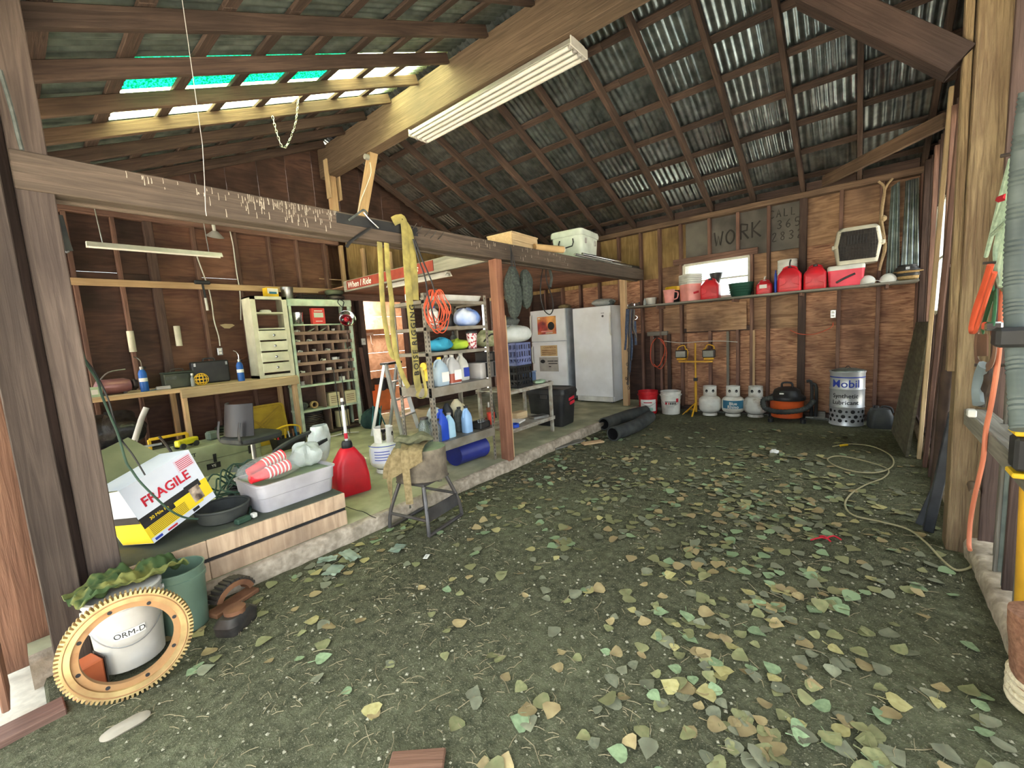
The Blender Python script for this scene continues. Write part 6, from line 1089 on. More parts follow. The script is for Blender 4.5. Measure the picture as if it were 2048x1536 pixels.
# black pan, tote, cups
c = V((.72, 3.16, PZ)); t = thing('drain_pan', 'round black pan propping up the FRAGILE carton', 'pan', c+V((.06, 0, 0)), 0); MB().lathe([(.11, 0), (.13, .01), (.15, .09), (.155, .09), (.135, .02), (.01, .012)], 26).build('pan', K['rubber'], t); MB().tube([(.15*cos(a), .15*sin(a), .09) for a in [2*pi*i/16 for i in range(16)]], .008, 6, 2, closed=True).build('rim', K['rubber'], t)
c = V((1.20, 3.19, PZ)); t = thing('storage_tote', 'light grey storage tote on the plywood plinth', 'tote', c, .06); tw, td, th = .54, .40, .19
MB().loft([rr(tw*.92, td*.90, .05, 0), rr(tw*.93, td*.91, .05, .015), rr(tw*.96, td*.95, .05, th*.5), rr(tw*.98, td*.97, .05, th*.52), rr(tw, td, .05, th*.93), rr(tw*1.03, td*1.04, .05, th*.94), rr(tw*1.03, td*1.04, .05, th), rr(tw*.97, td*.96, .05, th), rr(tw*.9, td*.88, .04, .02)]).build('body', plast('tote_grey', (178, 174, 178), .5, dirt=(150, 146, 140)), t)
MB().loft([rr(tw*.96, td*.95, .05, th-.03), rr(tw*.96, td*.95, .05, th-.022)]).build('inner_lid', plast('tote_lid', (130, 142, 116), .5), t)  # greenish tint is reflected light put into the lid colour
c2 = c+V((-.10, -.02, th-.02)); t = thing('cup_pack', 'clear bag of red striped paper cups on the grey tote', 'cups', c2, 0); rc_ = mat('cup_red', (226, 40, 52), (214, 34, 46), .5); wc_ = K['paper']
for (p0, d_) in ((V((-.16, -.07, .05)), V((1, .12, .10))), (V((-.13, .05, .07)), V((1, .2, .22)))):
    d_ = d_.normalized(); Mx, _ = basis(p0, p0+d_, V((0, 0, 1))); Mx.translation = p0; Mr = Mx @ Matrix.Rotation(pi/2, 4, 'Y'); g = MB(); g.lathe([(.028, 0), (.038, .11)], 18, M=Mr, cap=(True, False)); g.build('cup', rc_, t)
    st_ = MB()
    for k in range(12): st_.lathe([(.038, .11+.013*k), (.042, .114+.013*k), (.042, .118+.013*k), (.038, .122+.013*k)], 18, M=Mr, cap=(False, k == 11), mi=k % 2)
    st_.build('cup_rims', [wc_, rc_], t)
def cupbag(u, v):
    a = 2*pi*u; k = sin(pi*v)**.5 if 0 < v < 1 else 0; q = 1+.12*noise.noise(V((cos(a)*3, sin(a)*3, v*6))); return (-.22+.46*v, .145*k*cos(a)*q, max(.004, .085+.085*k*sin(a)*q))
MB().grid(cupbag, 26, 16).build('bag', mat('clear_film', (230, 236, 232), (230, 236, 232), .12, alpha=.16, scale=10, bump=.5), t)
tag(crumple(.22, .18, .17, 44, lump=.4).build('plastic_bag', K['bag'], loc=c+V((.185, .07, th-.02))), 'crumpled cloudy plastic bag at the right end of the tote', 'bag')
# green cable pile and plug
t = thing('cable_pile', 'tangled dark green extension cable behind the grey tote', 'cable', V((.98, 3.55, PZ)), 0); gc = mat('green_cable', (40, 62, 50), (52, 76, 60), .55); rnd = random.Random(5)
for k in range(9):
    cx, cy = rnd.uniform(-.06, .10), rnd.uniform(-.12, .0); rx, ry = rnd.uniform(.08, .2), rnd.uniform(.05, .11)
    MB().tube([(cx+rx*cos(a)*rnd.uniform(.8, 1.2), cy+ry*sin(a), .01+.012*k+rnd.uniform(0, .09)*(1+sin(a))) for a in [2*pi*i/9 for i in range(9)]], .006, 6, 4, closed=True).build('loop', gc, t)
t = thing('cable', 'dark cable with a white plug lying on the plinth', 'cable', V((.86, 2.99, PZ)), 0); MB().tube([(.10, .50, .03), (.12, .3, .02), (.05, .1, .012), (.02, .0, .012)], .007, 6).build('lead', gc, t); MB().box((-.03, -.02, .018), (.09, .045, .034), rz=.3, ch=.01).build('plug_body', gc, t); MB().box((.04, -.0, .018), (.03, .035, .03), rz=.3, ch=.005).build('plug_face', K['white'], t)
# cable from the post across the carton
tag(MB().tube(hang([(154, 666), (170, 721), (194, 760), (205, 794), (223, 838), (236, 869), (252, 923), (265, 943), (284, 968), (333, 1015), (366, 1034), (396, 1038)], 2.95), .0055, 8).build('cable', gc), 'dark green cable slanting down across the FRAGILE carton', 'cable')
tag(MB().tube(hang([(168, 716), (190, 745), (215, 795), (228, 838), (240, 875), (262, 905), (275, 925), (290, 950)], 2.965), .004, 6).build('cable', K['black']), 'thin black cable behind the green one on the left', 'cable')
# ================================================================ red can, tank, stump on the slab edge
c = at(705, 990, ZS, .1); t = thing('fuel_can', 'tall red fuel can with a clear upright spout', 'fuel can', c, fc(c)+.35); hk = hat(c, 705, 893)-ZS; wk = wid(c, 72)
MB().loft([rr(wk*.96, .20, .03, 0), rr(wk, .22, .04, .015), rr(wk, .22, .05, hk*.35), rr(wk*.86, .2, .05, hk*.68), rr(wk*.5, .15, .05, hk*.93), rr(wk*.36, .11, .04, hk)]).build('body', K['red'], t)
MB().tube([(wk*.22, .06, hk*.88), (wk*.50, .06, hk*.66), (wk*.56, .06, hk*.4), (wk*.48, .06, hk*.28)], (.018, .014), 8).build('handle', K['red'], t); MB().lathe([(.042, hk-.01), (.046, hk), (.046, hk+.035), (.038, hk+.06), (.03, hk+.062)], 18).build('cap', K['black'], t)
hs = hat(c, 695, 795)-ZS
MB().cyl((0, 0, hk+.06), (0, 0, hs-.03), .014, n=12).build('spout', mat('spout_grey', (206, 206, 204), (186, 186, 186), .3), t); MB().cyl((0, 0, hk+.08), (0, 0, hk+.13), .0155, n=12).build('spout_label', K['redink'], t); MB().cyl((0, 0, hs-.06), (0, 0, hs-.03), .018, n=12).build('spout_collar', K['black'], t); MB().cyl((0, 0, hs-.03), (0, 0, hs), .015, .012, 12).build('spout_tip', K['white'], t)
c = at(775, 948, ZS, .12); t = propane('propane tank with a label behind the khaki vest', c, .155, .46, rz=fc(c)+1.57); wrap_patch(-2.6, -.9, .12, .27, .157, mat('tank_label', (190, 190, 200), (206, 206, 212), .6), t); wrap_patch(-3.1, .0, .285, .293, .157, K['blueink'], t, 'stripe'); [wrap_patch(-2.3, -1.3, .15+.028*k, .158+.028*k, .1575, K['blueink'], t, 'print', 8) for k in range(4)]
# stool made of steel tube with a log on it
c = V((1.955, 2.60, 0)); t = thing('steel_stool', 'low dark steel tube stool standing on the dirt', 'stool', c, R(10)); zt_ = .36; sl_ = mat('stool_grey', (70, 68, 70), (92, 90, 90), .45, .5, scale=9, dirt=(96, 84, 70))
for s in (-1, 1): MB().tube([(-.20, s*.195, .013), (.20, s*.195, .013)], .014, 8, 1).build('runner', sl_, t)
for s in (-1, 1):
    for y in (-1, 1): MB().tube([(s*.20, y*.195, .013), (s*.185, y*.18, .15), (s*.13, y*.12, zt_-.01)], .014, 8, 4).build('leg', sl_, t)
MB().box((0, 0, zt_), (.30, .28, .02), ch=.005).build('top', sl_, t); MB().tube([(-.187, -.183, .12), (-.187, .183, .12)], .012, 8, 1).build('crossbar', sl_, t); MB().tube([(.17, -.16, .2), (.17, .16, .2)], .012, 8, 1).build('crossbar', sl_, t); MB().box((.0, -.178, .15), (.36, .008, .10)).build('side_plate', sl_, t)
bark = mat('log_bark', (98, 90, 78), (136, 124, 106), .95, scale=14, bump=.8, dirt=(70, 60, 50)); lt = thing('log_round', 'thick log round sitting on the steel stool', 'log', c+V((0, 0, zt_+.011)), R(-50))
def logf(u, v): a = 2*pi*u; r_ = .17*(1+.10*noise.noise(V((cos(a)*1.5, sin(a)*1.5, 1)))+.02*noise.noise(V((cos(a)*9, sin(a)*9, v*3)))); return (r_*1.16*cos(a), r_*.92*sin(a), .235*v)
MB().grid(logf, 40, 6).build('bark', bark, lt); MB().add([V(logf(i/40, 0)) for i in range(40)], [tuple(range(39, -1, -1))]).build('cut_face', bark, lt); MB().add([V(logf(i/40, 1)) for i in range(40)], [tuple(range(40))]).build('cut_face', mat('log_cut', (110, 124, 100), (130, 142, 114), .9, scale=18), lt)
vt = thing('work_vest', 'khaki canvas vest draped over the log round', 'vest', c+V((0, 0, zt_+.25)), R(-50)); kh2 = mat('khaki_shade', (84, 84, 62), (104, 102, 78), .9, scale=30)
def vestf(u, v):                                             # local x runs to the photo's right, -y towards the doorway
    x = -.235+.29*u; t_ = v*.46; fr_ = max(0, t_-.27)
    y = .12-min(t_, .27)-.035*(1 if fr_ else 0)*min(1, fr_*30)
    z = -fr_*(1.15-.75*u)
    if x < -.17: d_ = -.17-x; z -= d_*2.6; x = -.175-d_*.5
    f1 = .5+.5*sin(u*17+v*4+3*noise.noise(V((u*3, v*3, 2)))); w_ = .016*f1+.022*noise.noise(V((u*3.2, v*3.5, 1)))
    return (x-.3*w_*(1 if x < -.15 else 0), y-(w_*.9 if fr_ else w_*.25), z+.012+(abs(w_)*1.1 if not fr_ else w_*.2))
MB().grid(vestf, 40, 36, thick=.006).build('cloth', K['khaki'], vt)
def fold(u, v): a = 2*pi*u; q = 1+.4*noise.noise(V((cos(a)*1.6, sin(a)*1.6, v*4))); k = sin(pi*v)**.6 if 0 < v < 1 else 0; return (-.20+.30*v, -.02+.09*v+.065*k*cos(a)*q, .055+.04*k*sin(a)*q+.015*sin(v*11))
MB().grid(fold, 22, 20).build('collar_roll', kh2, vt)
def lapel(u, v): k = sin(pi*v)**.5 if 0 < v < 1 else 0; a = 2*pi*u; return (-.16+.04*v+.03*k*cos(a), .02-.18*v, .04+.028*k*sin(a)-.02*v)
MB().grid(lapel, 14, 14).build('lapel', kh2, vt)
MB().tube([(-.075, -.17, .02), (-.07, -.205, -.04), (-.066, -.215, -.2), (-.062, -.215, -.37)], (.027, .004), 8, flat=(1, 0, 0)).build('strap', K['khaki'], vt); MB().tube([(-.19, -.10, -.03), (-.235, -.12, -.12), (-.25, -.12, -.20)], (.022, .004), 8, flat=(1, 0, 0)).build('strap', K['khaki'], vt); MB().lathe([(.008, 0), (.006, .025)], 8, c=(-.062, -.215, -.40)).build('clip', K['chrome'], vt)
# ================================================================ by the doorway
t = thing('aluminium_ladder', 'aluminium step ladder behind the steel shelf', 'ladder', V((3.55, 5.2, ZS)), R(25)); al = mat('aluminium', (206, 206, 204), (190, 190, 188), .35, .7)
for s in (-1, 1): MB().beam((s*.24, -.20, 0), (s*.17, .0, 1.0), .03, .06).build('rail', al, t); MB().beam((s*.24, .28, 0), (s*.17, .02, 1.0), .03, .04).build('rear_rail', al, t)
for k in range(1, 4): z = .25*k; MB().beam((-.22+.015*k, -.20+.2*z, z), (.22-.015*k, -.20+.2*z, z), .08, .02).build('step', al, t)
MB().box((0, .01, 1.01), (.38, .14, .03), ch=.005).build('cap', K['black'], t)
t = thing('camp_chair', 'dark green folded camp chair against the rack', 'chair', V((3.52, 5.82, ZS)), R(10))
crumple(.34, .26, .30, 66, lump=.35).build('fabric', mat('dark_green_cloth', (32, 52, 48), (46, 70, 64), .9), t)
for a, b in (((-.14, -.14, .02), (-.04, -.1, .36)), ((.12, -.15, .02), (.02, -.1, .38)), ((-.02, -.16, .02), (.1, -.12, .34))): MB().cyl(a, b, .010, n=8).build('pole', plast('teal_pole', (50, 110, 110), .4), t)
for i, (x, w_, m, hh_) in enumerate(((3.66, .12, 'grey', 1.05), (3.85, .07, 'stud', 1.25))):
    tag(plank('offcut_board', (x, YL-.32, ZS), (x+.06, YL-.06, ZS+hh_), w_, .018, W[m], up=(0, -1, .2)), ['wide grey board leaning by the doorway post', 'narrow brown board leaning by the doorway post'][i], 'board')
t = thing('tripod_stand', 'low white tripod stand with two thin rods before the rack', 'stand', V((3.02, 5.72, ZS)), 0)
for a in (10, 130, 250): MB().beam((0, 0, .05), (.22*cos(R(a)), .22*sin(R(a)), .01), .025, .012).build('leg', K['white'], t)
for x, h in ((-.05, 1.0), (.06, .9)): MB().cyl((x, 0, .03), (x-.03, .0, h), .006, n=6).build('rod', K['black'], t)
# side room: bin, clothes, hooks
c = V((4.62, 7.25, ZS)); t = thing('waste_bin', 'orange waste bin with a black liner in the side room', 'bin', c, 0); MB().loft([rr(.26, .26, .05, 0), rr(.33, .33, .06, .52)]).build('body', plast('bin_orange', (214, 124, 66), .5), t)
def liner(u, v): a = 2*pi*u; r_ = .175+.02*noise.noise(V((cos(a)*3, sin(a)*3, v*3))); return (r_*cos(a)*1.05, r_*sin(a)*1.05, .40+.22*v+.03*noise.noise(V((cos(a)*2, sin(a)*2, 7))))
MB().grid(liner, 28, 6, thick=.004).build('liner', K['black'], t)
c = V((4.60, 7.9, 1.02)); t = thing('hanging_shirt', 'blue and white striped shirt hanging in the side room', 'shirt', c, 0)
def shirt(u, v): a = 2*pi*u; r_ = (.10+.10*sin(pi*min(1, v+.15)))*(1+.3*noise.noise(V((cos(a)*2, sin(a)*2, v*4)))); return (r_*cos(a), .4*r_*sin(a), .62-.66*v)
MB().grid(shirt, 26, 18).build('cloth', mat('striped_cloth', (96, 116, 186), (226, 206, 206), .85, scale=3, stretch=(8, 1, 1), lo=.47, hi=.53), t); MB().cyl((0, 0, .60), (0, .4, .70), .01, n=6).build('peg', K['steel'], t)
t = thing('hook_rail', 'white rail with wire hooks on the side room wall', 'rail', V((4.7, 8.36, 1.62)), 0); plank('rail', (-.6, 0, 0), (.6, 0, 0), .02, .06, K['white'], t)
for k in range(5): MB().tube([(-.5+.25*k, -.01, 0), (-.5+.25*k, -.05, -.06), (-.5+.25*k, -.05, -.2), (-.46+.25*k, -.05, -.23)], .006, 6).build('hook', K['white'], t)
# chain and cord over the front roof
q = P(567, 297, 'y', 4.45); t = thing('hanging_chain', 'steel chain looped from a front rafter', 'chain', q, 0)
pts = smooth_path([P(a, b, 'y', 4.45)-q for a, b in ((545, 232), (552, 260), (560, 285), (567, 297), (577, 285), (590, 250), (595, 215), (600, 150))], 9)
acc = 0; k = 0; last = pts[0]
for p_ in pts[1:]:
    if (p_-last).length >= .026:
        mid = (p_+last)/2; Mx, L = basis(last, p_, V((0, 1, 0))); Mx.translation = mid; rx = Mx @ Matrix.Rotation(pi/2*(k % 2)+.4, 4, 'X')
        MB().tube([rx @ V((.019*cos(a), .009*sin(a), 0)) for a in [2*pi*i/8 for i in range(8)]], .0035, 4, 1, closed=True).build('link', K['steel'], t); last = p_; k += 1
_s = hang([(405, 290), (409, 360), (411, 420), (413, 432)], 2.44); tag(MB().tube([V((_s[0].x, 2.44, zl(_s[0].x)+.03))]+_s, .0016, 5, 1).build('string', K['grey']), 'thin white string hanging in front of the loft beam', 'string')
tag(MB().tube(hang([(0, 140), (12, 180), (25, 225), (36, 270), (44, 300)], 2.80), .008, 6).build('cable', K['cloth']), 'dark cable running up the front posts', 'cable')
q = P(737, 315, 'x', 3.62); t = thing('wired_socket', 'white lamp socket with a hanging wire on the ridge brace', 'lamp socket', q, 0); MB().lathe([(.035, 0), (.04, .01), (.035, .06), (.02, .07)], 14, M=Matrix.Rotation(-pi/2, 4, 'Y')).build('socket', K['grey'], t); MB().tube([P(a, b, 'x', 3.60)-q for a, b in ((740, 325), (742, 345), (734, 370), (722, 400), (716, 425))], .006, 6).build('wire', K['white'], t)
# ================================================================ foreground left: ring gear, pails, cloth
gr = thing('ring_gear', 'large yellowish toothed ring gear standing against a white pail', 'gear', (.183, 2.345, .0), rot=(R(-7), 0, R(-6.5))); ro, ri, nt_ = .205, .150, 84
gy = mat('gear_yellow', (176, 150, 98), (204, 178, 122), .5, .35, scale=10, dirt=(128, 84, 56), damt=.7, dscale=9); gy2 = mat('gear_rust', (150, 108, 70), (190, 150, 100), .6, .3, scale=12, dirt=(110, 70, 50), damt=.6, dscale=12)
def ringpts(r_, y, n=168): return [(r_*cos(2*pi*i/n), y, .217+r_*sin(2*pi*i/n)) for i in range(n)]
def ring(prof, n=168): g = MB(); g.loft([ringpts(r_, y, n) for r_, y in prof+prof[:1]], (False, False)); return g
ring([(ro, -.018), (ro, .03), (ri+.022, .03), (ri+.022, .0), (ri+.024, -.018)]).build('rim', gy, gr, sharp=30)
ring([(ri+.024, -.008), (ri+.024, .02), (ri, .02), (ri, -.008)]).build('flange', gy2, gr, sharp=30)
ring([(ro-.012, -.0185), (ro-.009, -.0205), (ro-.006, -.0185)]).build('groove_ring', gy2, gr)
tm = MB().loft([[(ro-.004, -.018, -.0055), (ro-.004, .03, -.0055), (ro-.004, .03, .0055), (ro-.004, -.018, .0055)], [(ro+.0145, -.016, -.003), (ro+.0145, .028, -.003), (ro+.0145, .028, .003), (ro+.0145, -.016, .003)]], (False, True), False).mesh('tooth', gy)
for k in range(nt_): link('tooth', tm, gr, M=Matrix.Translation((0, 0, .217)) @ Matrix.Rotation(2*pi*k/nt_, 4, 'Y'))
for k in range(8): a = 2*pi*k/8+.25; MB().lathe([(.008, 0), (.001, .0004)], 12, M=Matrix.Translation(((ri+.012)*cos(a), -.0085, .217+(ri+.012)*sin(a))) @ Matrix.Rotation(pi/2, 4, 'X'), cap=(False, True)).build('bolt_hole', K['ink'], gr)
c = V((.215, 2.62, .02)); t = bucket('pail', 'white pail marked ORM-D behind the ring gear', c, .135, .34, K['orm'], lid=plast('pail_lid', (206, 202, 194), .4), rz=fc(c)); wrap_patch(-.42, .42, .165, .20, .131, K['paper'], t); wrap_text('ORM-D', .034, .1322, .182, K['ink'], t)
c = V((.44, 2.71, .0)); t = bucket('pail', 'green-rimmed pail between the ring gear and the plinth', c, .11, .33, plast('pail_green', (104, 126, 108), .4), bail=False)
t = thing('green_cloth', 'crumpled green and yellow cloth on the pails', 'cloth', V((.25, 2.66, .37)), R(12))
def clf(u, v):
    x, y = (u-.5)*.40, (v-.5)*.22; d = max(0, abs(x)-.13)
    return (x, y, .03-.45*d+.05*noise.noise(V((x*14, y*15, 2)))+.03*noise.noise(V((x*30, y*30, 5))))
MB().grid(clf, 48, 30, thick=.006).build('cloth', mat('green_yellow_cloth', (58, 76, 40), (122, 120, 62), .9, scale=9, lo=.45, hi=.6), t)
t = thing('metal_tin', 'orange painted tin box inside the ring gear', 'tin', V((.05, 2.545, .005)), R(15)); MB().box((0, 0, .065), (.10, .10, .13), ch=.006).build('body', mat('orange_tin', (206, 108, 62), (186, 92, 54), .5, dirt=(120, 70, 50)), t); MB().box((.054, 0, .065), (.004, .10, .135)).build('edge', K['dsteel'], t)
t = thing('gear_segment', 'dark toothed gear segment beside the slab edge', 'gear', V((.66, 2.70, .0)), R(20)); 
for k in range(12): a = R(20+12*k); MB().box((.12*cos(a), .02, .03+.11*sin(a)), (.02, .07, .018), M=None).build('tooth', K['dsteel'], t)
MB().loft([[(r_*cos(R(14+13*k)), y, .03+r_*sin(R(14+13*k))*.92) for r_, y in ((.115, -.02), (.115, .05), (.085, .05), (.085, -.02))] for k in range(12)], (True, True), False).build('arc', K['rust'], t); MB().box((0, .01, .014), (.26, .09, .028), ch=.006).build('foot', K['rust'], t)
t = thing('engine_bracket', 'rusty cast bracket lying by the slab edge', 'bracket', V((.60, 2.48, 0)), R(35)); MB().loft([rr(.18, .12, .03, 0), rr(.20, .13, .04, .05), rr(.14, .09, .03, .08)]).build('casting', K['dsteel'], t); MB().lathe([(.03, .07), (.05, .075), (.05, .10), (.03, .10)], 14).build('boss', K['rust'], t)
t = thing('stone', 'flat pale stone at the foot of the boards', 'stone', V((.12, 2.16, -.002)), 0); MB().loft([rr(.12, .05, .02, 0), rr(.15, .065, .03, .012), rr(.10, .04, .02, .024)]).build('stone', mat('pale_stone', (146, 136, 120), (166, 156, 138), .9, scale=9), t)
tag(plank('ground_board', (.62, 1.16, .012), (.74, 1.02, .012), .16, .022, W['plank']), 'broken end of a board lying at the bottom of the view', 'board')
# ================================================================ exhaust boots and boards by the slab
def bend(pts, r_, label, m=K['rubber']):
    o = V((pts[0][0], pts[0][1], 0)); t = thing('rubber_duct', label, 'duct', o, 0, 'black rubber ducts on the floor'); MB().tube([V(q)-o for q in pts], r_, 18, 5, cap=False).build('duct', m, t); MB().tube([V(q)-o for q in pts], r_*.86, 18, 5, cap=False).build('lining', K['ink'], t)
    a, b = V(pts[0]), V(pts[1]); Mx, L = basis(a, b, V((0, 0, 1))); Mx.translation = a-o
    MB().loft([[Mx @ V((x, rr_*cos(q), rr_*sin(q))) for q in [2*pi*i/18 for i in range(18)]] for x, rr_ in ((-.004, r_*.86), (-.004, r_*1.06), (.03, r_*1.06), (.03, r_*.99))], (False, False)).build('lip', m, t); return t
b1 = P(1208, 848, 'z', .09); e1 = P(1292, 822, 'z', .09); bend([b1, b1.lerp(e1, .35)+V((0, .03, .0)), b1.lerp(e1, .7)+V((0, .05, 0)), e1], .085, 'straight black rubber duct lying at the slab end')
b2 = P(1226, 868, 'z', .09); e2 = P(1300, 838, 'z', .09); bend([b2, b2.lerp(e2, .4)+V((.0, -.03, 0)), b2.lerp(e2, .75), e2+V((0, .0, .04))], .088, 'curved black rubber duct with an open end facing the doorway')
for i, (a, b, w_, m) in enumerate((((1105, 897), (1165, 880), .12, 'grey'), ((1165, 888), (1205, 882), .10, 'rail'))):
    tag(plank('short_board', P(*a, 'z', .014), P(*b, 'z', .014), w_, .02, W[m]), ['grey board lying on the dirt along the slab', 'yellowish board lying before the rubber ducts'][i], 'board')
# ================================================================ cords and litter on the floor
fl = lambda x, y: P(x, y, 'z', .012)
tan = mat('tan_cord', (150, 140, 104), (166, 156, 120), .7)
tag(MB().tube([fl(a, b) for a, b in ((1665, 893), (1700, 888), (1745, 893), (1780, 910), (1786, 930), (1760, 944), (1715, 944), (1672, 932), (1655, 918), (1680, 912), (1730, 922), (1775, 938), (1768, 955), (1735, 968), (1705, 985), (1690, 1008), (1706, 1030), (1760, 1043), (1815, 1058), (1852, 1085), (1885, 1120), (1912, 1140), (1938, 1136), (1944, 1128))], .006, 6, 5).build('extension_cord', tan), 'tan extension cord looping over the dirt to the right wall', 'cord')
t = thing('screwdriver', 'small yellow handled tool on the dirt floor', 'tool', fl(1690, 890), R(-40)); MB().cyl((-.06, 0, 0), (.03, 0, 0), .012, n=8).build('handle', K['yellow'], t); MB().cyl((.03, 0, -.004), (.2, 0, -.006), .005, n=6).build('shaft', K['dsteel'], t)
tag(crumple(.12, .08, .04, 31).build('paper_scrap', K['paper'], loc=P(1548, 907, 'z', .0)), 'crumpled white paper scrap in the middle of the floor', 'paper')
t = thing('red_wire', 'short bent red wire lying among leaves', 'wire', fl(1650, 1078), 0); MB().tube([(-.06, .07, 0), (-.01, .02, .01), (.01, .0, 0), (.06, -.04, .006), (.04, -.08, 0)], .005, 6).build('wire', K['redink'], t); MB().tube([(-.02, -.03, 0), (.01, .0, .012), (.03, .03, 0)], .005, 6).build('wire', K['redink'], t)
t = thing('paper_tag', 'small white barcode tag on the dirt floor', 'tag', P(853, 1113, 'z', .010), R(30)); MB().box((0, 0, 0), (.055, .03, .001)).build('tag', K['paper'], t)
for k in range(5): MB().box((-.015+.008*k, .003, .0008), (.003 if k % 2 else .0015, .014, .0004)).build('bar', K['ink'], t)
pg = mat('wrapper_green', (112, 128, 112), (140, 152, 136), .4, scale=12)
for i, (a, b, w_, h_) in enumerate(((668, 1142, .12, .10), (700, 1112, .18, .08), (655, 1120, .12, .07), (795, 1098, .11, .08))):
    q = P(a, b, 'z', .012)
    def wf2(u, v, i=i, w_=w_, h_=h_): return ((u-.5)*w_, (v-.5)*h_, .008+.012*noise.noise(V((u*4+i, v*4, i))))
    tag(MB().grid(wf2, 8, 6, thick=.001).build('wrapper', pg, loc=q, rot=(0, 0, .5+i)), ['flat square green wrapper near the slab edge', 'long clouded wrapper along the slab edge', 'small creased wrapper under the slab edge', 'pale green wrapper beside the stool'][i], 'wrapper')
# ================================================================ right wall: leaning and hanging things
def rw(px, py, y=-.45): return P(px, py, 'y', y)
def lean(label, a, b, w_, d_, m, name='leaning_board', up=(1, 0, .1)): return tag(plank(name, a, b, w_, d_, m, up=up), label, 'board')
lean('tall pale greenish board leaning by the right window', V((5.46, -.44, .0)), V((5.22, -.50, 3.2)), .03, .06, W['pine'], up=(1, 0, 0))
lean('brown board leaning behind the pale greenish one', V((5.20, -.46, .0)), V((4.72, -.51, 2.95)), .03, .07, W['stud'], up=(1, 0, 0))
lean('dark narrow board leaning beside the brown board', V((4.9, -.47, .0)), V((4.5, -.52, 2.6)), .03, .05, W['studd'], up=(1, 0, 0))
a, b = V((4.42, -.46, .0)), V((4.30, -.50, 2.12)); t = thing('pole', 'dark pole with a sawn pale top leaning on the right wall', 'pole', a, 0); MB().cyl((0, 0, .0), b-a, .035, n=12).build('shaft', mat('dark_pole', (54, 42, 36), (74, 58, 48), .8, scale=9), t); MB().cyl(b-a, (b-a)*1.01, .036, n=12).build('cut_end', K['card'], t); MB().cyl((b-a)*.80, (b-a)*.81, .037, n=12).build('band', K['steel'], t)
for i, (a, b) in enumerate(((P(1840, 1048, 'z', 0), V((3.70, -.50, .72))), (P(1856, 1062, 'z', 0), V((3.64, -.44, .78))))):
    a = V((a.x, a.y, .0)); tag(plank('steel_channel', a, b, .05, .045, mat('black_steel', (52, 54, 58), (72, 74, 78), .4, .5, scale=8), up=(0, 0, 1)), ['far black steel bar leaning on the rough post', 'near black steel bar leaning on the rough post'][i], 'steel bar', 'steel bars by the rough post')
# hanging on the wall right of the post
t = thing('rope_coil', 'pale green rope coil hanging on the right wall', 'rope', rw(2022, 318), 0); q = t.location; rg_ = mat('green_rope', (130, 150, 128), (160, 178, 152), .9, scale=40)
for k, pts in enumerate((((2022, 318), (2005, 380), (1985, 460), (1972, 513), (1990, 450), (2008, 400), (2024, 330)), ((2024, 318), (2012, 400), (1996, 470), (1990, 510), (1998, 560), (2010, 580), (2016, 540), (2018, 440), (2026, 330)), ((2026, 320), (2016, 400), (2006, 460), (2000, 520), (2010, 535), (2020, 470), (2028, 340)), ((1984, 470), (2000, 455), (2016, 440)), ((2024, 320), (2018, 420), (2004, 500), (1995, 540), (2003, 570), (2014, 470), (2028, 350)))):
    MB().tube([rw(a, b, -.44+.012*k)-q for a, b in pts], .008, 6, 5).build('strand', rg_, t)
MB().tube([rw(a, b, -.42)-q for a, b in ((2000, 398), (2016, 392))], .014, 6, 1).build('red_tie', K['redink'], t); MB().cyl((0, -.13, .02), (0, .03, .02), .008, n=6).build('nail', K['dsteel'], t)
t = thing('vacuum_hose', 'thick grey ribbed hose hanging at the right edge', 'hose', rw(2038, 300, -.36), 0); q = t.location; hp = [rw(a, b, -.36)-q for a, b in ((2062, 180), (2046, 300), (2036, 420), (2030, 540), (2031, 640), (2036, 740), (2044, 860))]
MB().tube(hp, lambda u: .025+.002*sin(u*420), 14, 24).build('hose', mat('grey_hose', (70, 78, 76), (88, 96, 92), .6), t); MB().box(hp[4]+V((-.04, .0, -.05)), (.08, .10, .06), ch=.01).build('cuff', K['black'], t)
t = thing('extension_cord', 'orange cord bundle hanging on the rough post', 'cord', rw(1980, 530, -.39), 0); q = t.location
for k in range(4): MB().tube([rw(a+2*k, b, -.385+.006*k)-q for a, b in ((1978, 530), (1966, 570), (1950, 615), (1941, 655), (1944, 664), (1956, 630), (1972, 580), (1984, 545))], .007, 6, 4).build('loop', K['cord'], t)
MB().cyl((0, -.12, .0), (0, .02, .01), .006, n=6).build('nail', K['dsteel'], t)
t = thing('ratchet_strap', 'green ratchet strap with a steel buckle on the right wall', 'strap', rw(1985, 580, -.42), 0); q = t.location; gs2 = mat('green_webbing', (52, 104, 72), (64, 120, 84), .85, scale=30)
MB().tube([rw(a, b, -.42)-q for a, b in ((1988, 580), (1980, 605), (1970, 640), (1965, 662))], (.03, .004), 8, flat=(1, 0, 0)).build('webbing', gs2, t); MB().tube([rw(a, b, -.40)-q for a, b in ((1990, 582), (1990, 610), (1986, 650))], (.025, .004), 8, flat=(1, 0, 0)).build('webbing', gs2, t); MB().box(rw(1984, 652, -.40)-q, (.07, .05, .035), ch=.006).build('buckle', K['chrome'], t)
t = thing('leather_belt', 'brown leather loop hanging below the ratchet strap', 'belt', rw(1965, 660, -.42), 0); q = t.location; lb_ = mat('brown_leather', (96, 70, 56), (120, 90, 72), .6); MB().tube([rw(a, b, -.42)-q for a, b in ((1955, 662), (1951, 690), (1954, 722), (1968, 736), (1984, 724), (1990, 690), (1984, 662))], (.02, .006), 8, flat=(1, 0, 0)).build('loop', lb_, t); MB().grid(lambda u, v: rw(1955+22*u, 668+44*v, -.425)-q, 4, 4, thick=.005).build('pad', lb_, t)
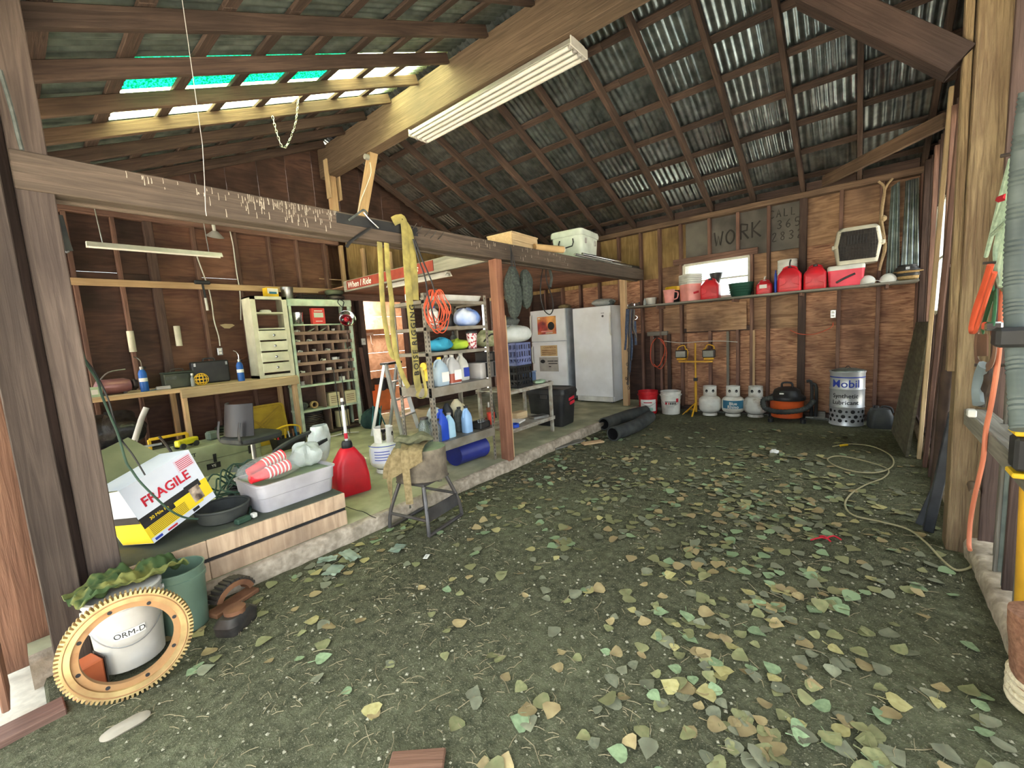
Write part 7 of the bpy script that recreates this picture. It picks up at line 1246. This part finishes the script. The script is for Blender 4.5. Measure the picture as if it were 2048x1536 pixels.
t = thing('clamp', 'grey steel clamp hanging below the leather loop', 'clamp', rw(1962, 730, -.41), 0); q = t.location; MB().tube([rw(a, b, -.41)-q for a, b in ((1968, 730), (1960, 750), (1955, 780), (1957, 808))], (.022, .016), 8).build('jaw', plast('clamp_grey', (120, 132, 136), .5), t); MB().tube([rw(a, b, -.43)-q for a, b in ((1975, 738), (1976, 760), (1966, 790), (1962, 812))], (.016, .012), 8).build('jaw', K['dsteel'], t); MB().cyl((-.02, -.08, 0), (0, .02, 0), .008, n=6).build('nail', K['dsteel'], t)
tag(MB().box(rw(1943, 826, -.41), (.05, .03, .035), ch=.004).build('tape_block', K['white']), 'white plug block taped to the end of the girt', 'plug')
tag(MB().tube([rw(a, b, -.44) for a, b in ((2006, 560), (2002, 640), (1996, 720), (1984, 800), (1972, 860), (1966, 920), (1950, 990), (1941, 1040), (1938, 1085), (1940, 1100))], .009, 8, 5).build('extension_cord', mat('salmon_cord', (206, 124, 92), (190, 110, 82), .6)), 'faded orange cord running down the right wall to the floor', 'cord')
t = thing('rubber_elbow', 'bent black rubber hose tucked behind the rough post', 'hose', rw(1940, 880, -.50), 0); q = t.location; MB().tube([rw(a, b, -.50)-q for a, b in ((1950, 862), (1936, 885), (1932, 915), (1938, 950), (1950, 985))], .022, 10).build('hose', mat('brown_hose', (92, 76, 60), (110, 92, 74), .7), t)
# yellow pole and grey flashing strips near the right edge
a, b = P(2046, 1195, 'y', -.53), P(2062, 860, 'y', -.47); t = thing('yellow_pole', 'thick yellow handle standing against the right wall', 'pole', V((a.x, a.y, .10)), 0); q = t.location; MB().tube([V((0, 0, 0)), (b-q)*.5+V((0, 0, 0)), b-q], (.045, .02), 12, 3, flat=(1, 0, 0)).build('shaft', plast('pole_yellow', (228, 172, 50), .5), t)
u_ = P(2044, 905, 'y', -.44); MB().box(u_-q, (.09, .05, .12), ch=.01).build('sleeve', K['black'], t)
for dz in (-.075, .075): MB().box(u_-q+V((0, 0, dz)), (.098, .056, .018), ch=.004).build('band', K['yellow'], t)
for i, x in enumerate((3.02, 2.86)): tag(plank('metal_flashing', (x, -.575, .10), (x, -.575, 2.2), .06+.03*i, .006, galvd, up=(1, 0, 0)), ['narrow grey metal strip on the right wall', 'wider grey metal strip nearest the yellow handle'][i], 'metal strip')
# sack and rope at the lower right corner
c = P(2096, 1425, 'z', 0.0); c = V((c.x, c.y, 0)); t = thing('burlap_roll', 'brown felt roll tied with white rope at the lower right', 'roll', c, 0)
def roll(u, v): a = 2*pi*u; r_ = .085*(1+.06*noise.noise(V((cos(a)*2, sin(a)*2, v*4)))); return (r_*cos(a)-.02*v, r_*sin(a)+.03*v, .36*v)
MB().grid(roll, 30, 12).build('felt', mat('brown_felt', (122, 84, 62), (146, 104, 80), 1, scale=60, bump=.5), t); MB().add([V(roll(i/30, 1)) for i in range(30)], [tuple(range(30))]).build('top_end', MATS['brown_felt'], t)
for k in range(4): MB().tube([(.09*cos(a), .09*sin(a), .03+.028*k+.008*sin(a*2)) for a in [2*pi*i/16 for i in range(16)]], .014, 8, 2, closed=True).build('rope_turn', mat('cream_rope', (214, 196, 160), (226, 210, 176), .95, scale=70, bump=.6), t)
# ================================================================ fallen leaves
rl = random.Random(3)
def leaf_mesh(k):
    L = 1.0; n_ = 5; mb = MB(); cur = rl.uniform(-.25, .45); cup = rl.uniform(.1, .5); tw_ = rl.uniform(-.4, .4)
    wd = [(0, .05), (.08, .38), (.26, .54), (.50, .44), (.76, .22), (1, .0)]
    v = []; f = []
    for t_, w_ in wd:
        z = cur*.5*(t_-.5)**2-.02; x = t_*L-.45
        for s in (-1, 0, 1): v.append((x-(.06 if s and t_ < .2 else 0), s*w_*(1+rl.uniform(-.1, .1)), z+cup*.25*abs(s)*w_+tw_*s*w_*(t_-.5)*.6+rl.uniform(-.02, .02)))
    for i in range(5):
        for s in (0, 1): f.append((i*3+s, i*3+s+1, i*3+s+4, i*3+s+3))
    mb.add(v, f, True); st = len(mb.v); mb.add([(-.45, -.012, 0), (-.45, .012, 0), (-.95, .010, .03+.1*rl.random()), (-.95, -.010, .03)], [(0, 1, 2, 3)], True)
    zmin = min(q[2] for q in mb.v); mb.v = [(a, b, c_-zmin) for a, b, c_ in mb.v]; return mb
lm = [mat('leaf_olive', (120, 122, 82), (150, 148, 104), .8, scale=3, dirt=(92, 84, 56), vary=.25), mat('leaf_tan', (150, 132, 92), (176, 158, 114), .8, scale=3, dirt=(110, 88, 60), vary=.25), mat('leaf_green', (116, 134, 98), (142, 160, 120), .75, scale=3, vary=.2), mat('leaf_grey', (112, 114, 92), (140, 140, 114), .85, scale=3, dirt=(84, 80, 62), vary=.25), mat('leaf_yellow', (154, 144, 92), (174, 164, 112), .8, scale=3, vary=.2)]
lmesh = [[leaf_mesh(i).mesh('leaf', m) for i in range(4)] for m in lm]
def dens(x, y):
    d = .30
    a = y/max(x, .2)
    d += .9*math.exp(-((y-.35-.10*(x-2))/.55)**2)*(1 if x < 4.6 else .35)
    d += 1.4*math.exp(-((y-(YS-.10))/.16)**2)*(1 if x > 1.0 else .3)
    d += .5*math.exp(-((x-3.4)/.9)**2-((y-1.6)/.7)**2)
    d += .5*math.exp(-((x-1.3)/.5)**2-((y-.1)/.5)**2)
    if x > 5.2: d *= .35
    if y > 1.0 and x < 1.9 and y < 2.35: d *= .4
    d *= .45+1.1*max(0, noise.noise(V((x*2.3, y*2.3, 9)))+.35)
    return d
spots = []
while len(spots) < 1700:
    x, y = rl.uniform(.35, 6.3), rl.uniform(-.40, 2.74)
    if rl.random() < dens(x, y)/1.9: spots.append((x, y))
def shown(q):
    p = V((q[0], q[1], 0)); d = p-CAM; z = d.dot(FW)
    if z < .2: return -1
    sx, sy = 1024+FPX*d.dot(RT)/z, 768-FPX*d.dot(UP)/z
    return 1/d.length if -20 < sx < 2068 and sy < 1556 else -1
spots.sort(key=lambda q: -shown(q)); vis = [q for q in spots if shown(q) > 0]
kinds = ['olive brown', 'tan', 'pale green', 'grey-green', 'yellowish']
stuff = [MB() for _ in lm]
for i, (x, y) in enumerate(vis):
    k = rl.choices(range(5), (5, 3, 2, 4, 1.2))[0]; s = rl.uniform(.040, .075); vrt = rl.randrange(4)
    ex, ey = rl.gauss(0, .14), rl.gauss(0, .14); e = Euler((ex, ey, rl.uniform(0, 2*pi)))
    Mx = Matrix.LocRotScale(V((x, y, fz(x, y)+.002+.35*s*max(abs(ex), abs(ey)))), e, V((s, s, s)))
    if i < 300:
        o = link('fallen_leaf', lmesh[k][vrt], M=Mx); tag(o, 'fallen %s leaf lying on the dirt floor' % kinds[k], 'leaf', 'fallen %s leaves on the dirt floor' % kinds[k])
    else:
        me = lmesh[k][vrt]; stuff[k].add([v_.co for v_ in me.vertices], [tuple(f_.vertices) for f_ in me.polygons], True, Mx, k)
ls = MB()
for k, sm in enumerate(stuff): ls.add(sm.v, sm.f, True, None, k)
tag(ls.build('leaf_litter', lm), 'scattered small fallen leaves across the dirt floor', 'leaves', kind='stuff')
tw = MB(); pb = MB()
for i in range(620):
    x, y = rl.uniform(.5, 5), rl.uniform(-.44, 2.75); a = rl.uniform(0, pi); L = rl.uniform(.008, .05)
    z = fz(x, y)+.003; tw.tube([(x-L*cos(a), y-L*sin(a), z), (x+rl.uniform(-.01, .01), y+rl.uniform(-.01, .01), z+.004), (x+L*cos(a), y+L*sin(a), z)], .0014, 4, 1)
for i in range(500):
    x, y = rl.uniform(.05, 1.5), rl.uniform(.6, 2.5); a = rl.uniform(0, pi); L = rl.uniform(.005, .028); z = fz(x, y)+.002
    tw.tube([(x-L*cos(a), y-L*sin(a), z), (x, y, z+.004), (x+L*cos(a), y+L*sin(a), z)], .0013, 4, 1)
for i in range(1600):
    x, y = rl.uniform(.1, 4.5), rl.uniform(-.44, 2.78); s = rl.uniform(.003, .010); z = fz(x, y); a = rl.uniform(0, pi)
    pb.add([(x+s*cos(a), y+s*sin(a), z), (x-s*sin(a), y+s*cos(a), z), (x-s*cos(a), y-s*sin(a), z), (x+s*sin(a), y-s*cos(a), z), (x, y, z+s*.8)], [(0, 1, 4), (1, 2, 4), (2, 3, 4), (3, 0, 4)])
tag(tw.build('twigs', mat('twig', (140, 126, 96), (160, 148, 116), .9)), 'thin broken twigs scattered over the dirt floor', 'twigs', kind='stuff')
tag(pb.build('pebbles', mat('pebble', (132, 128, 106), (164, 158, 134), .9)), 'tiny pebbles and crumbs strewn on the dirt floor', 'pebbles', kind='stuff')
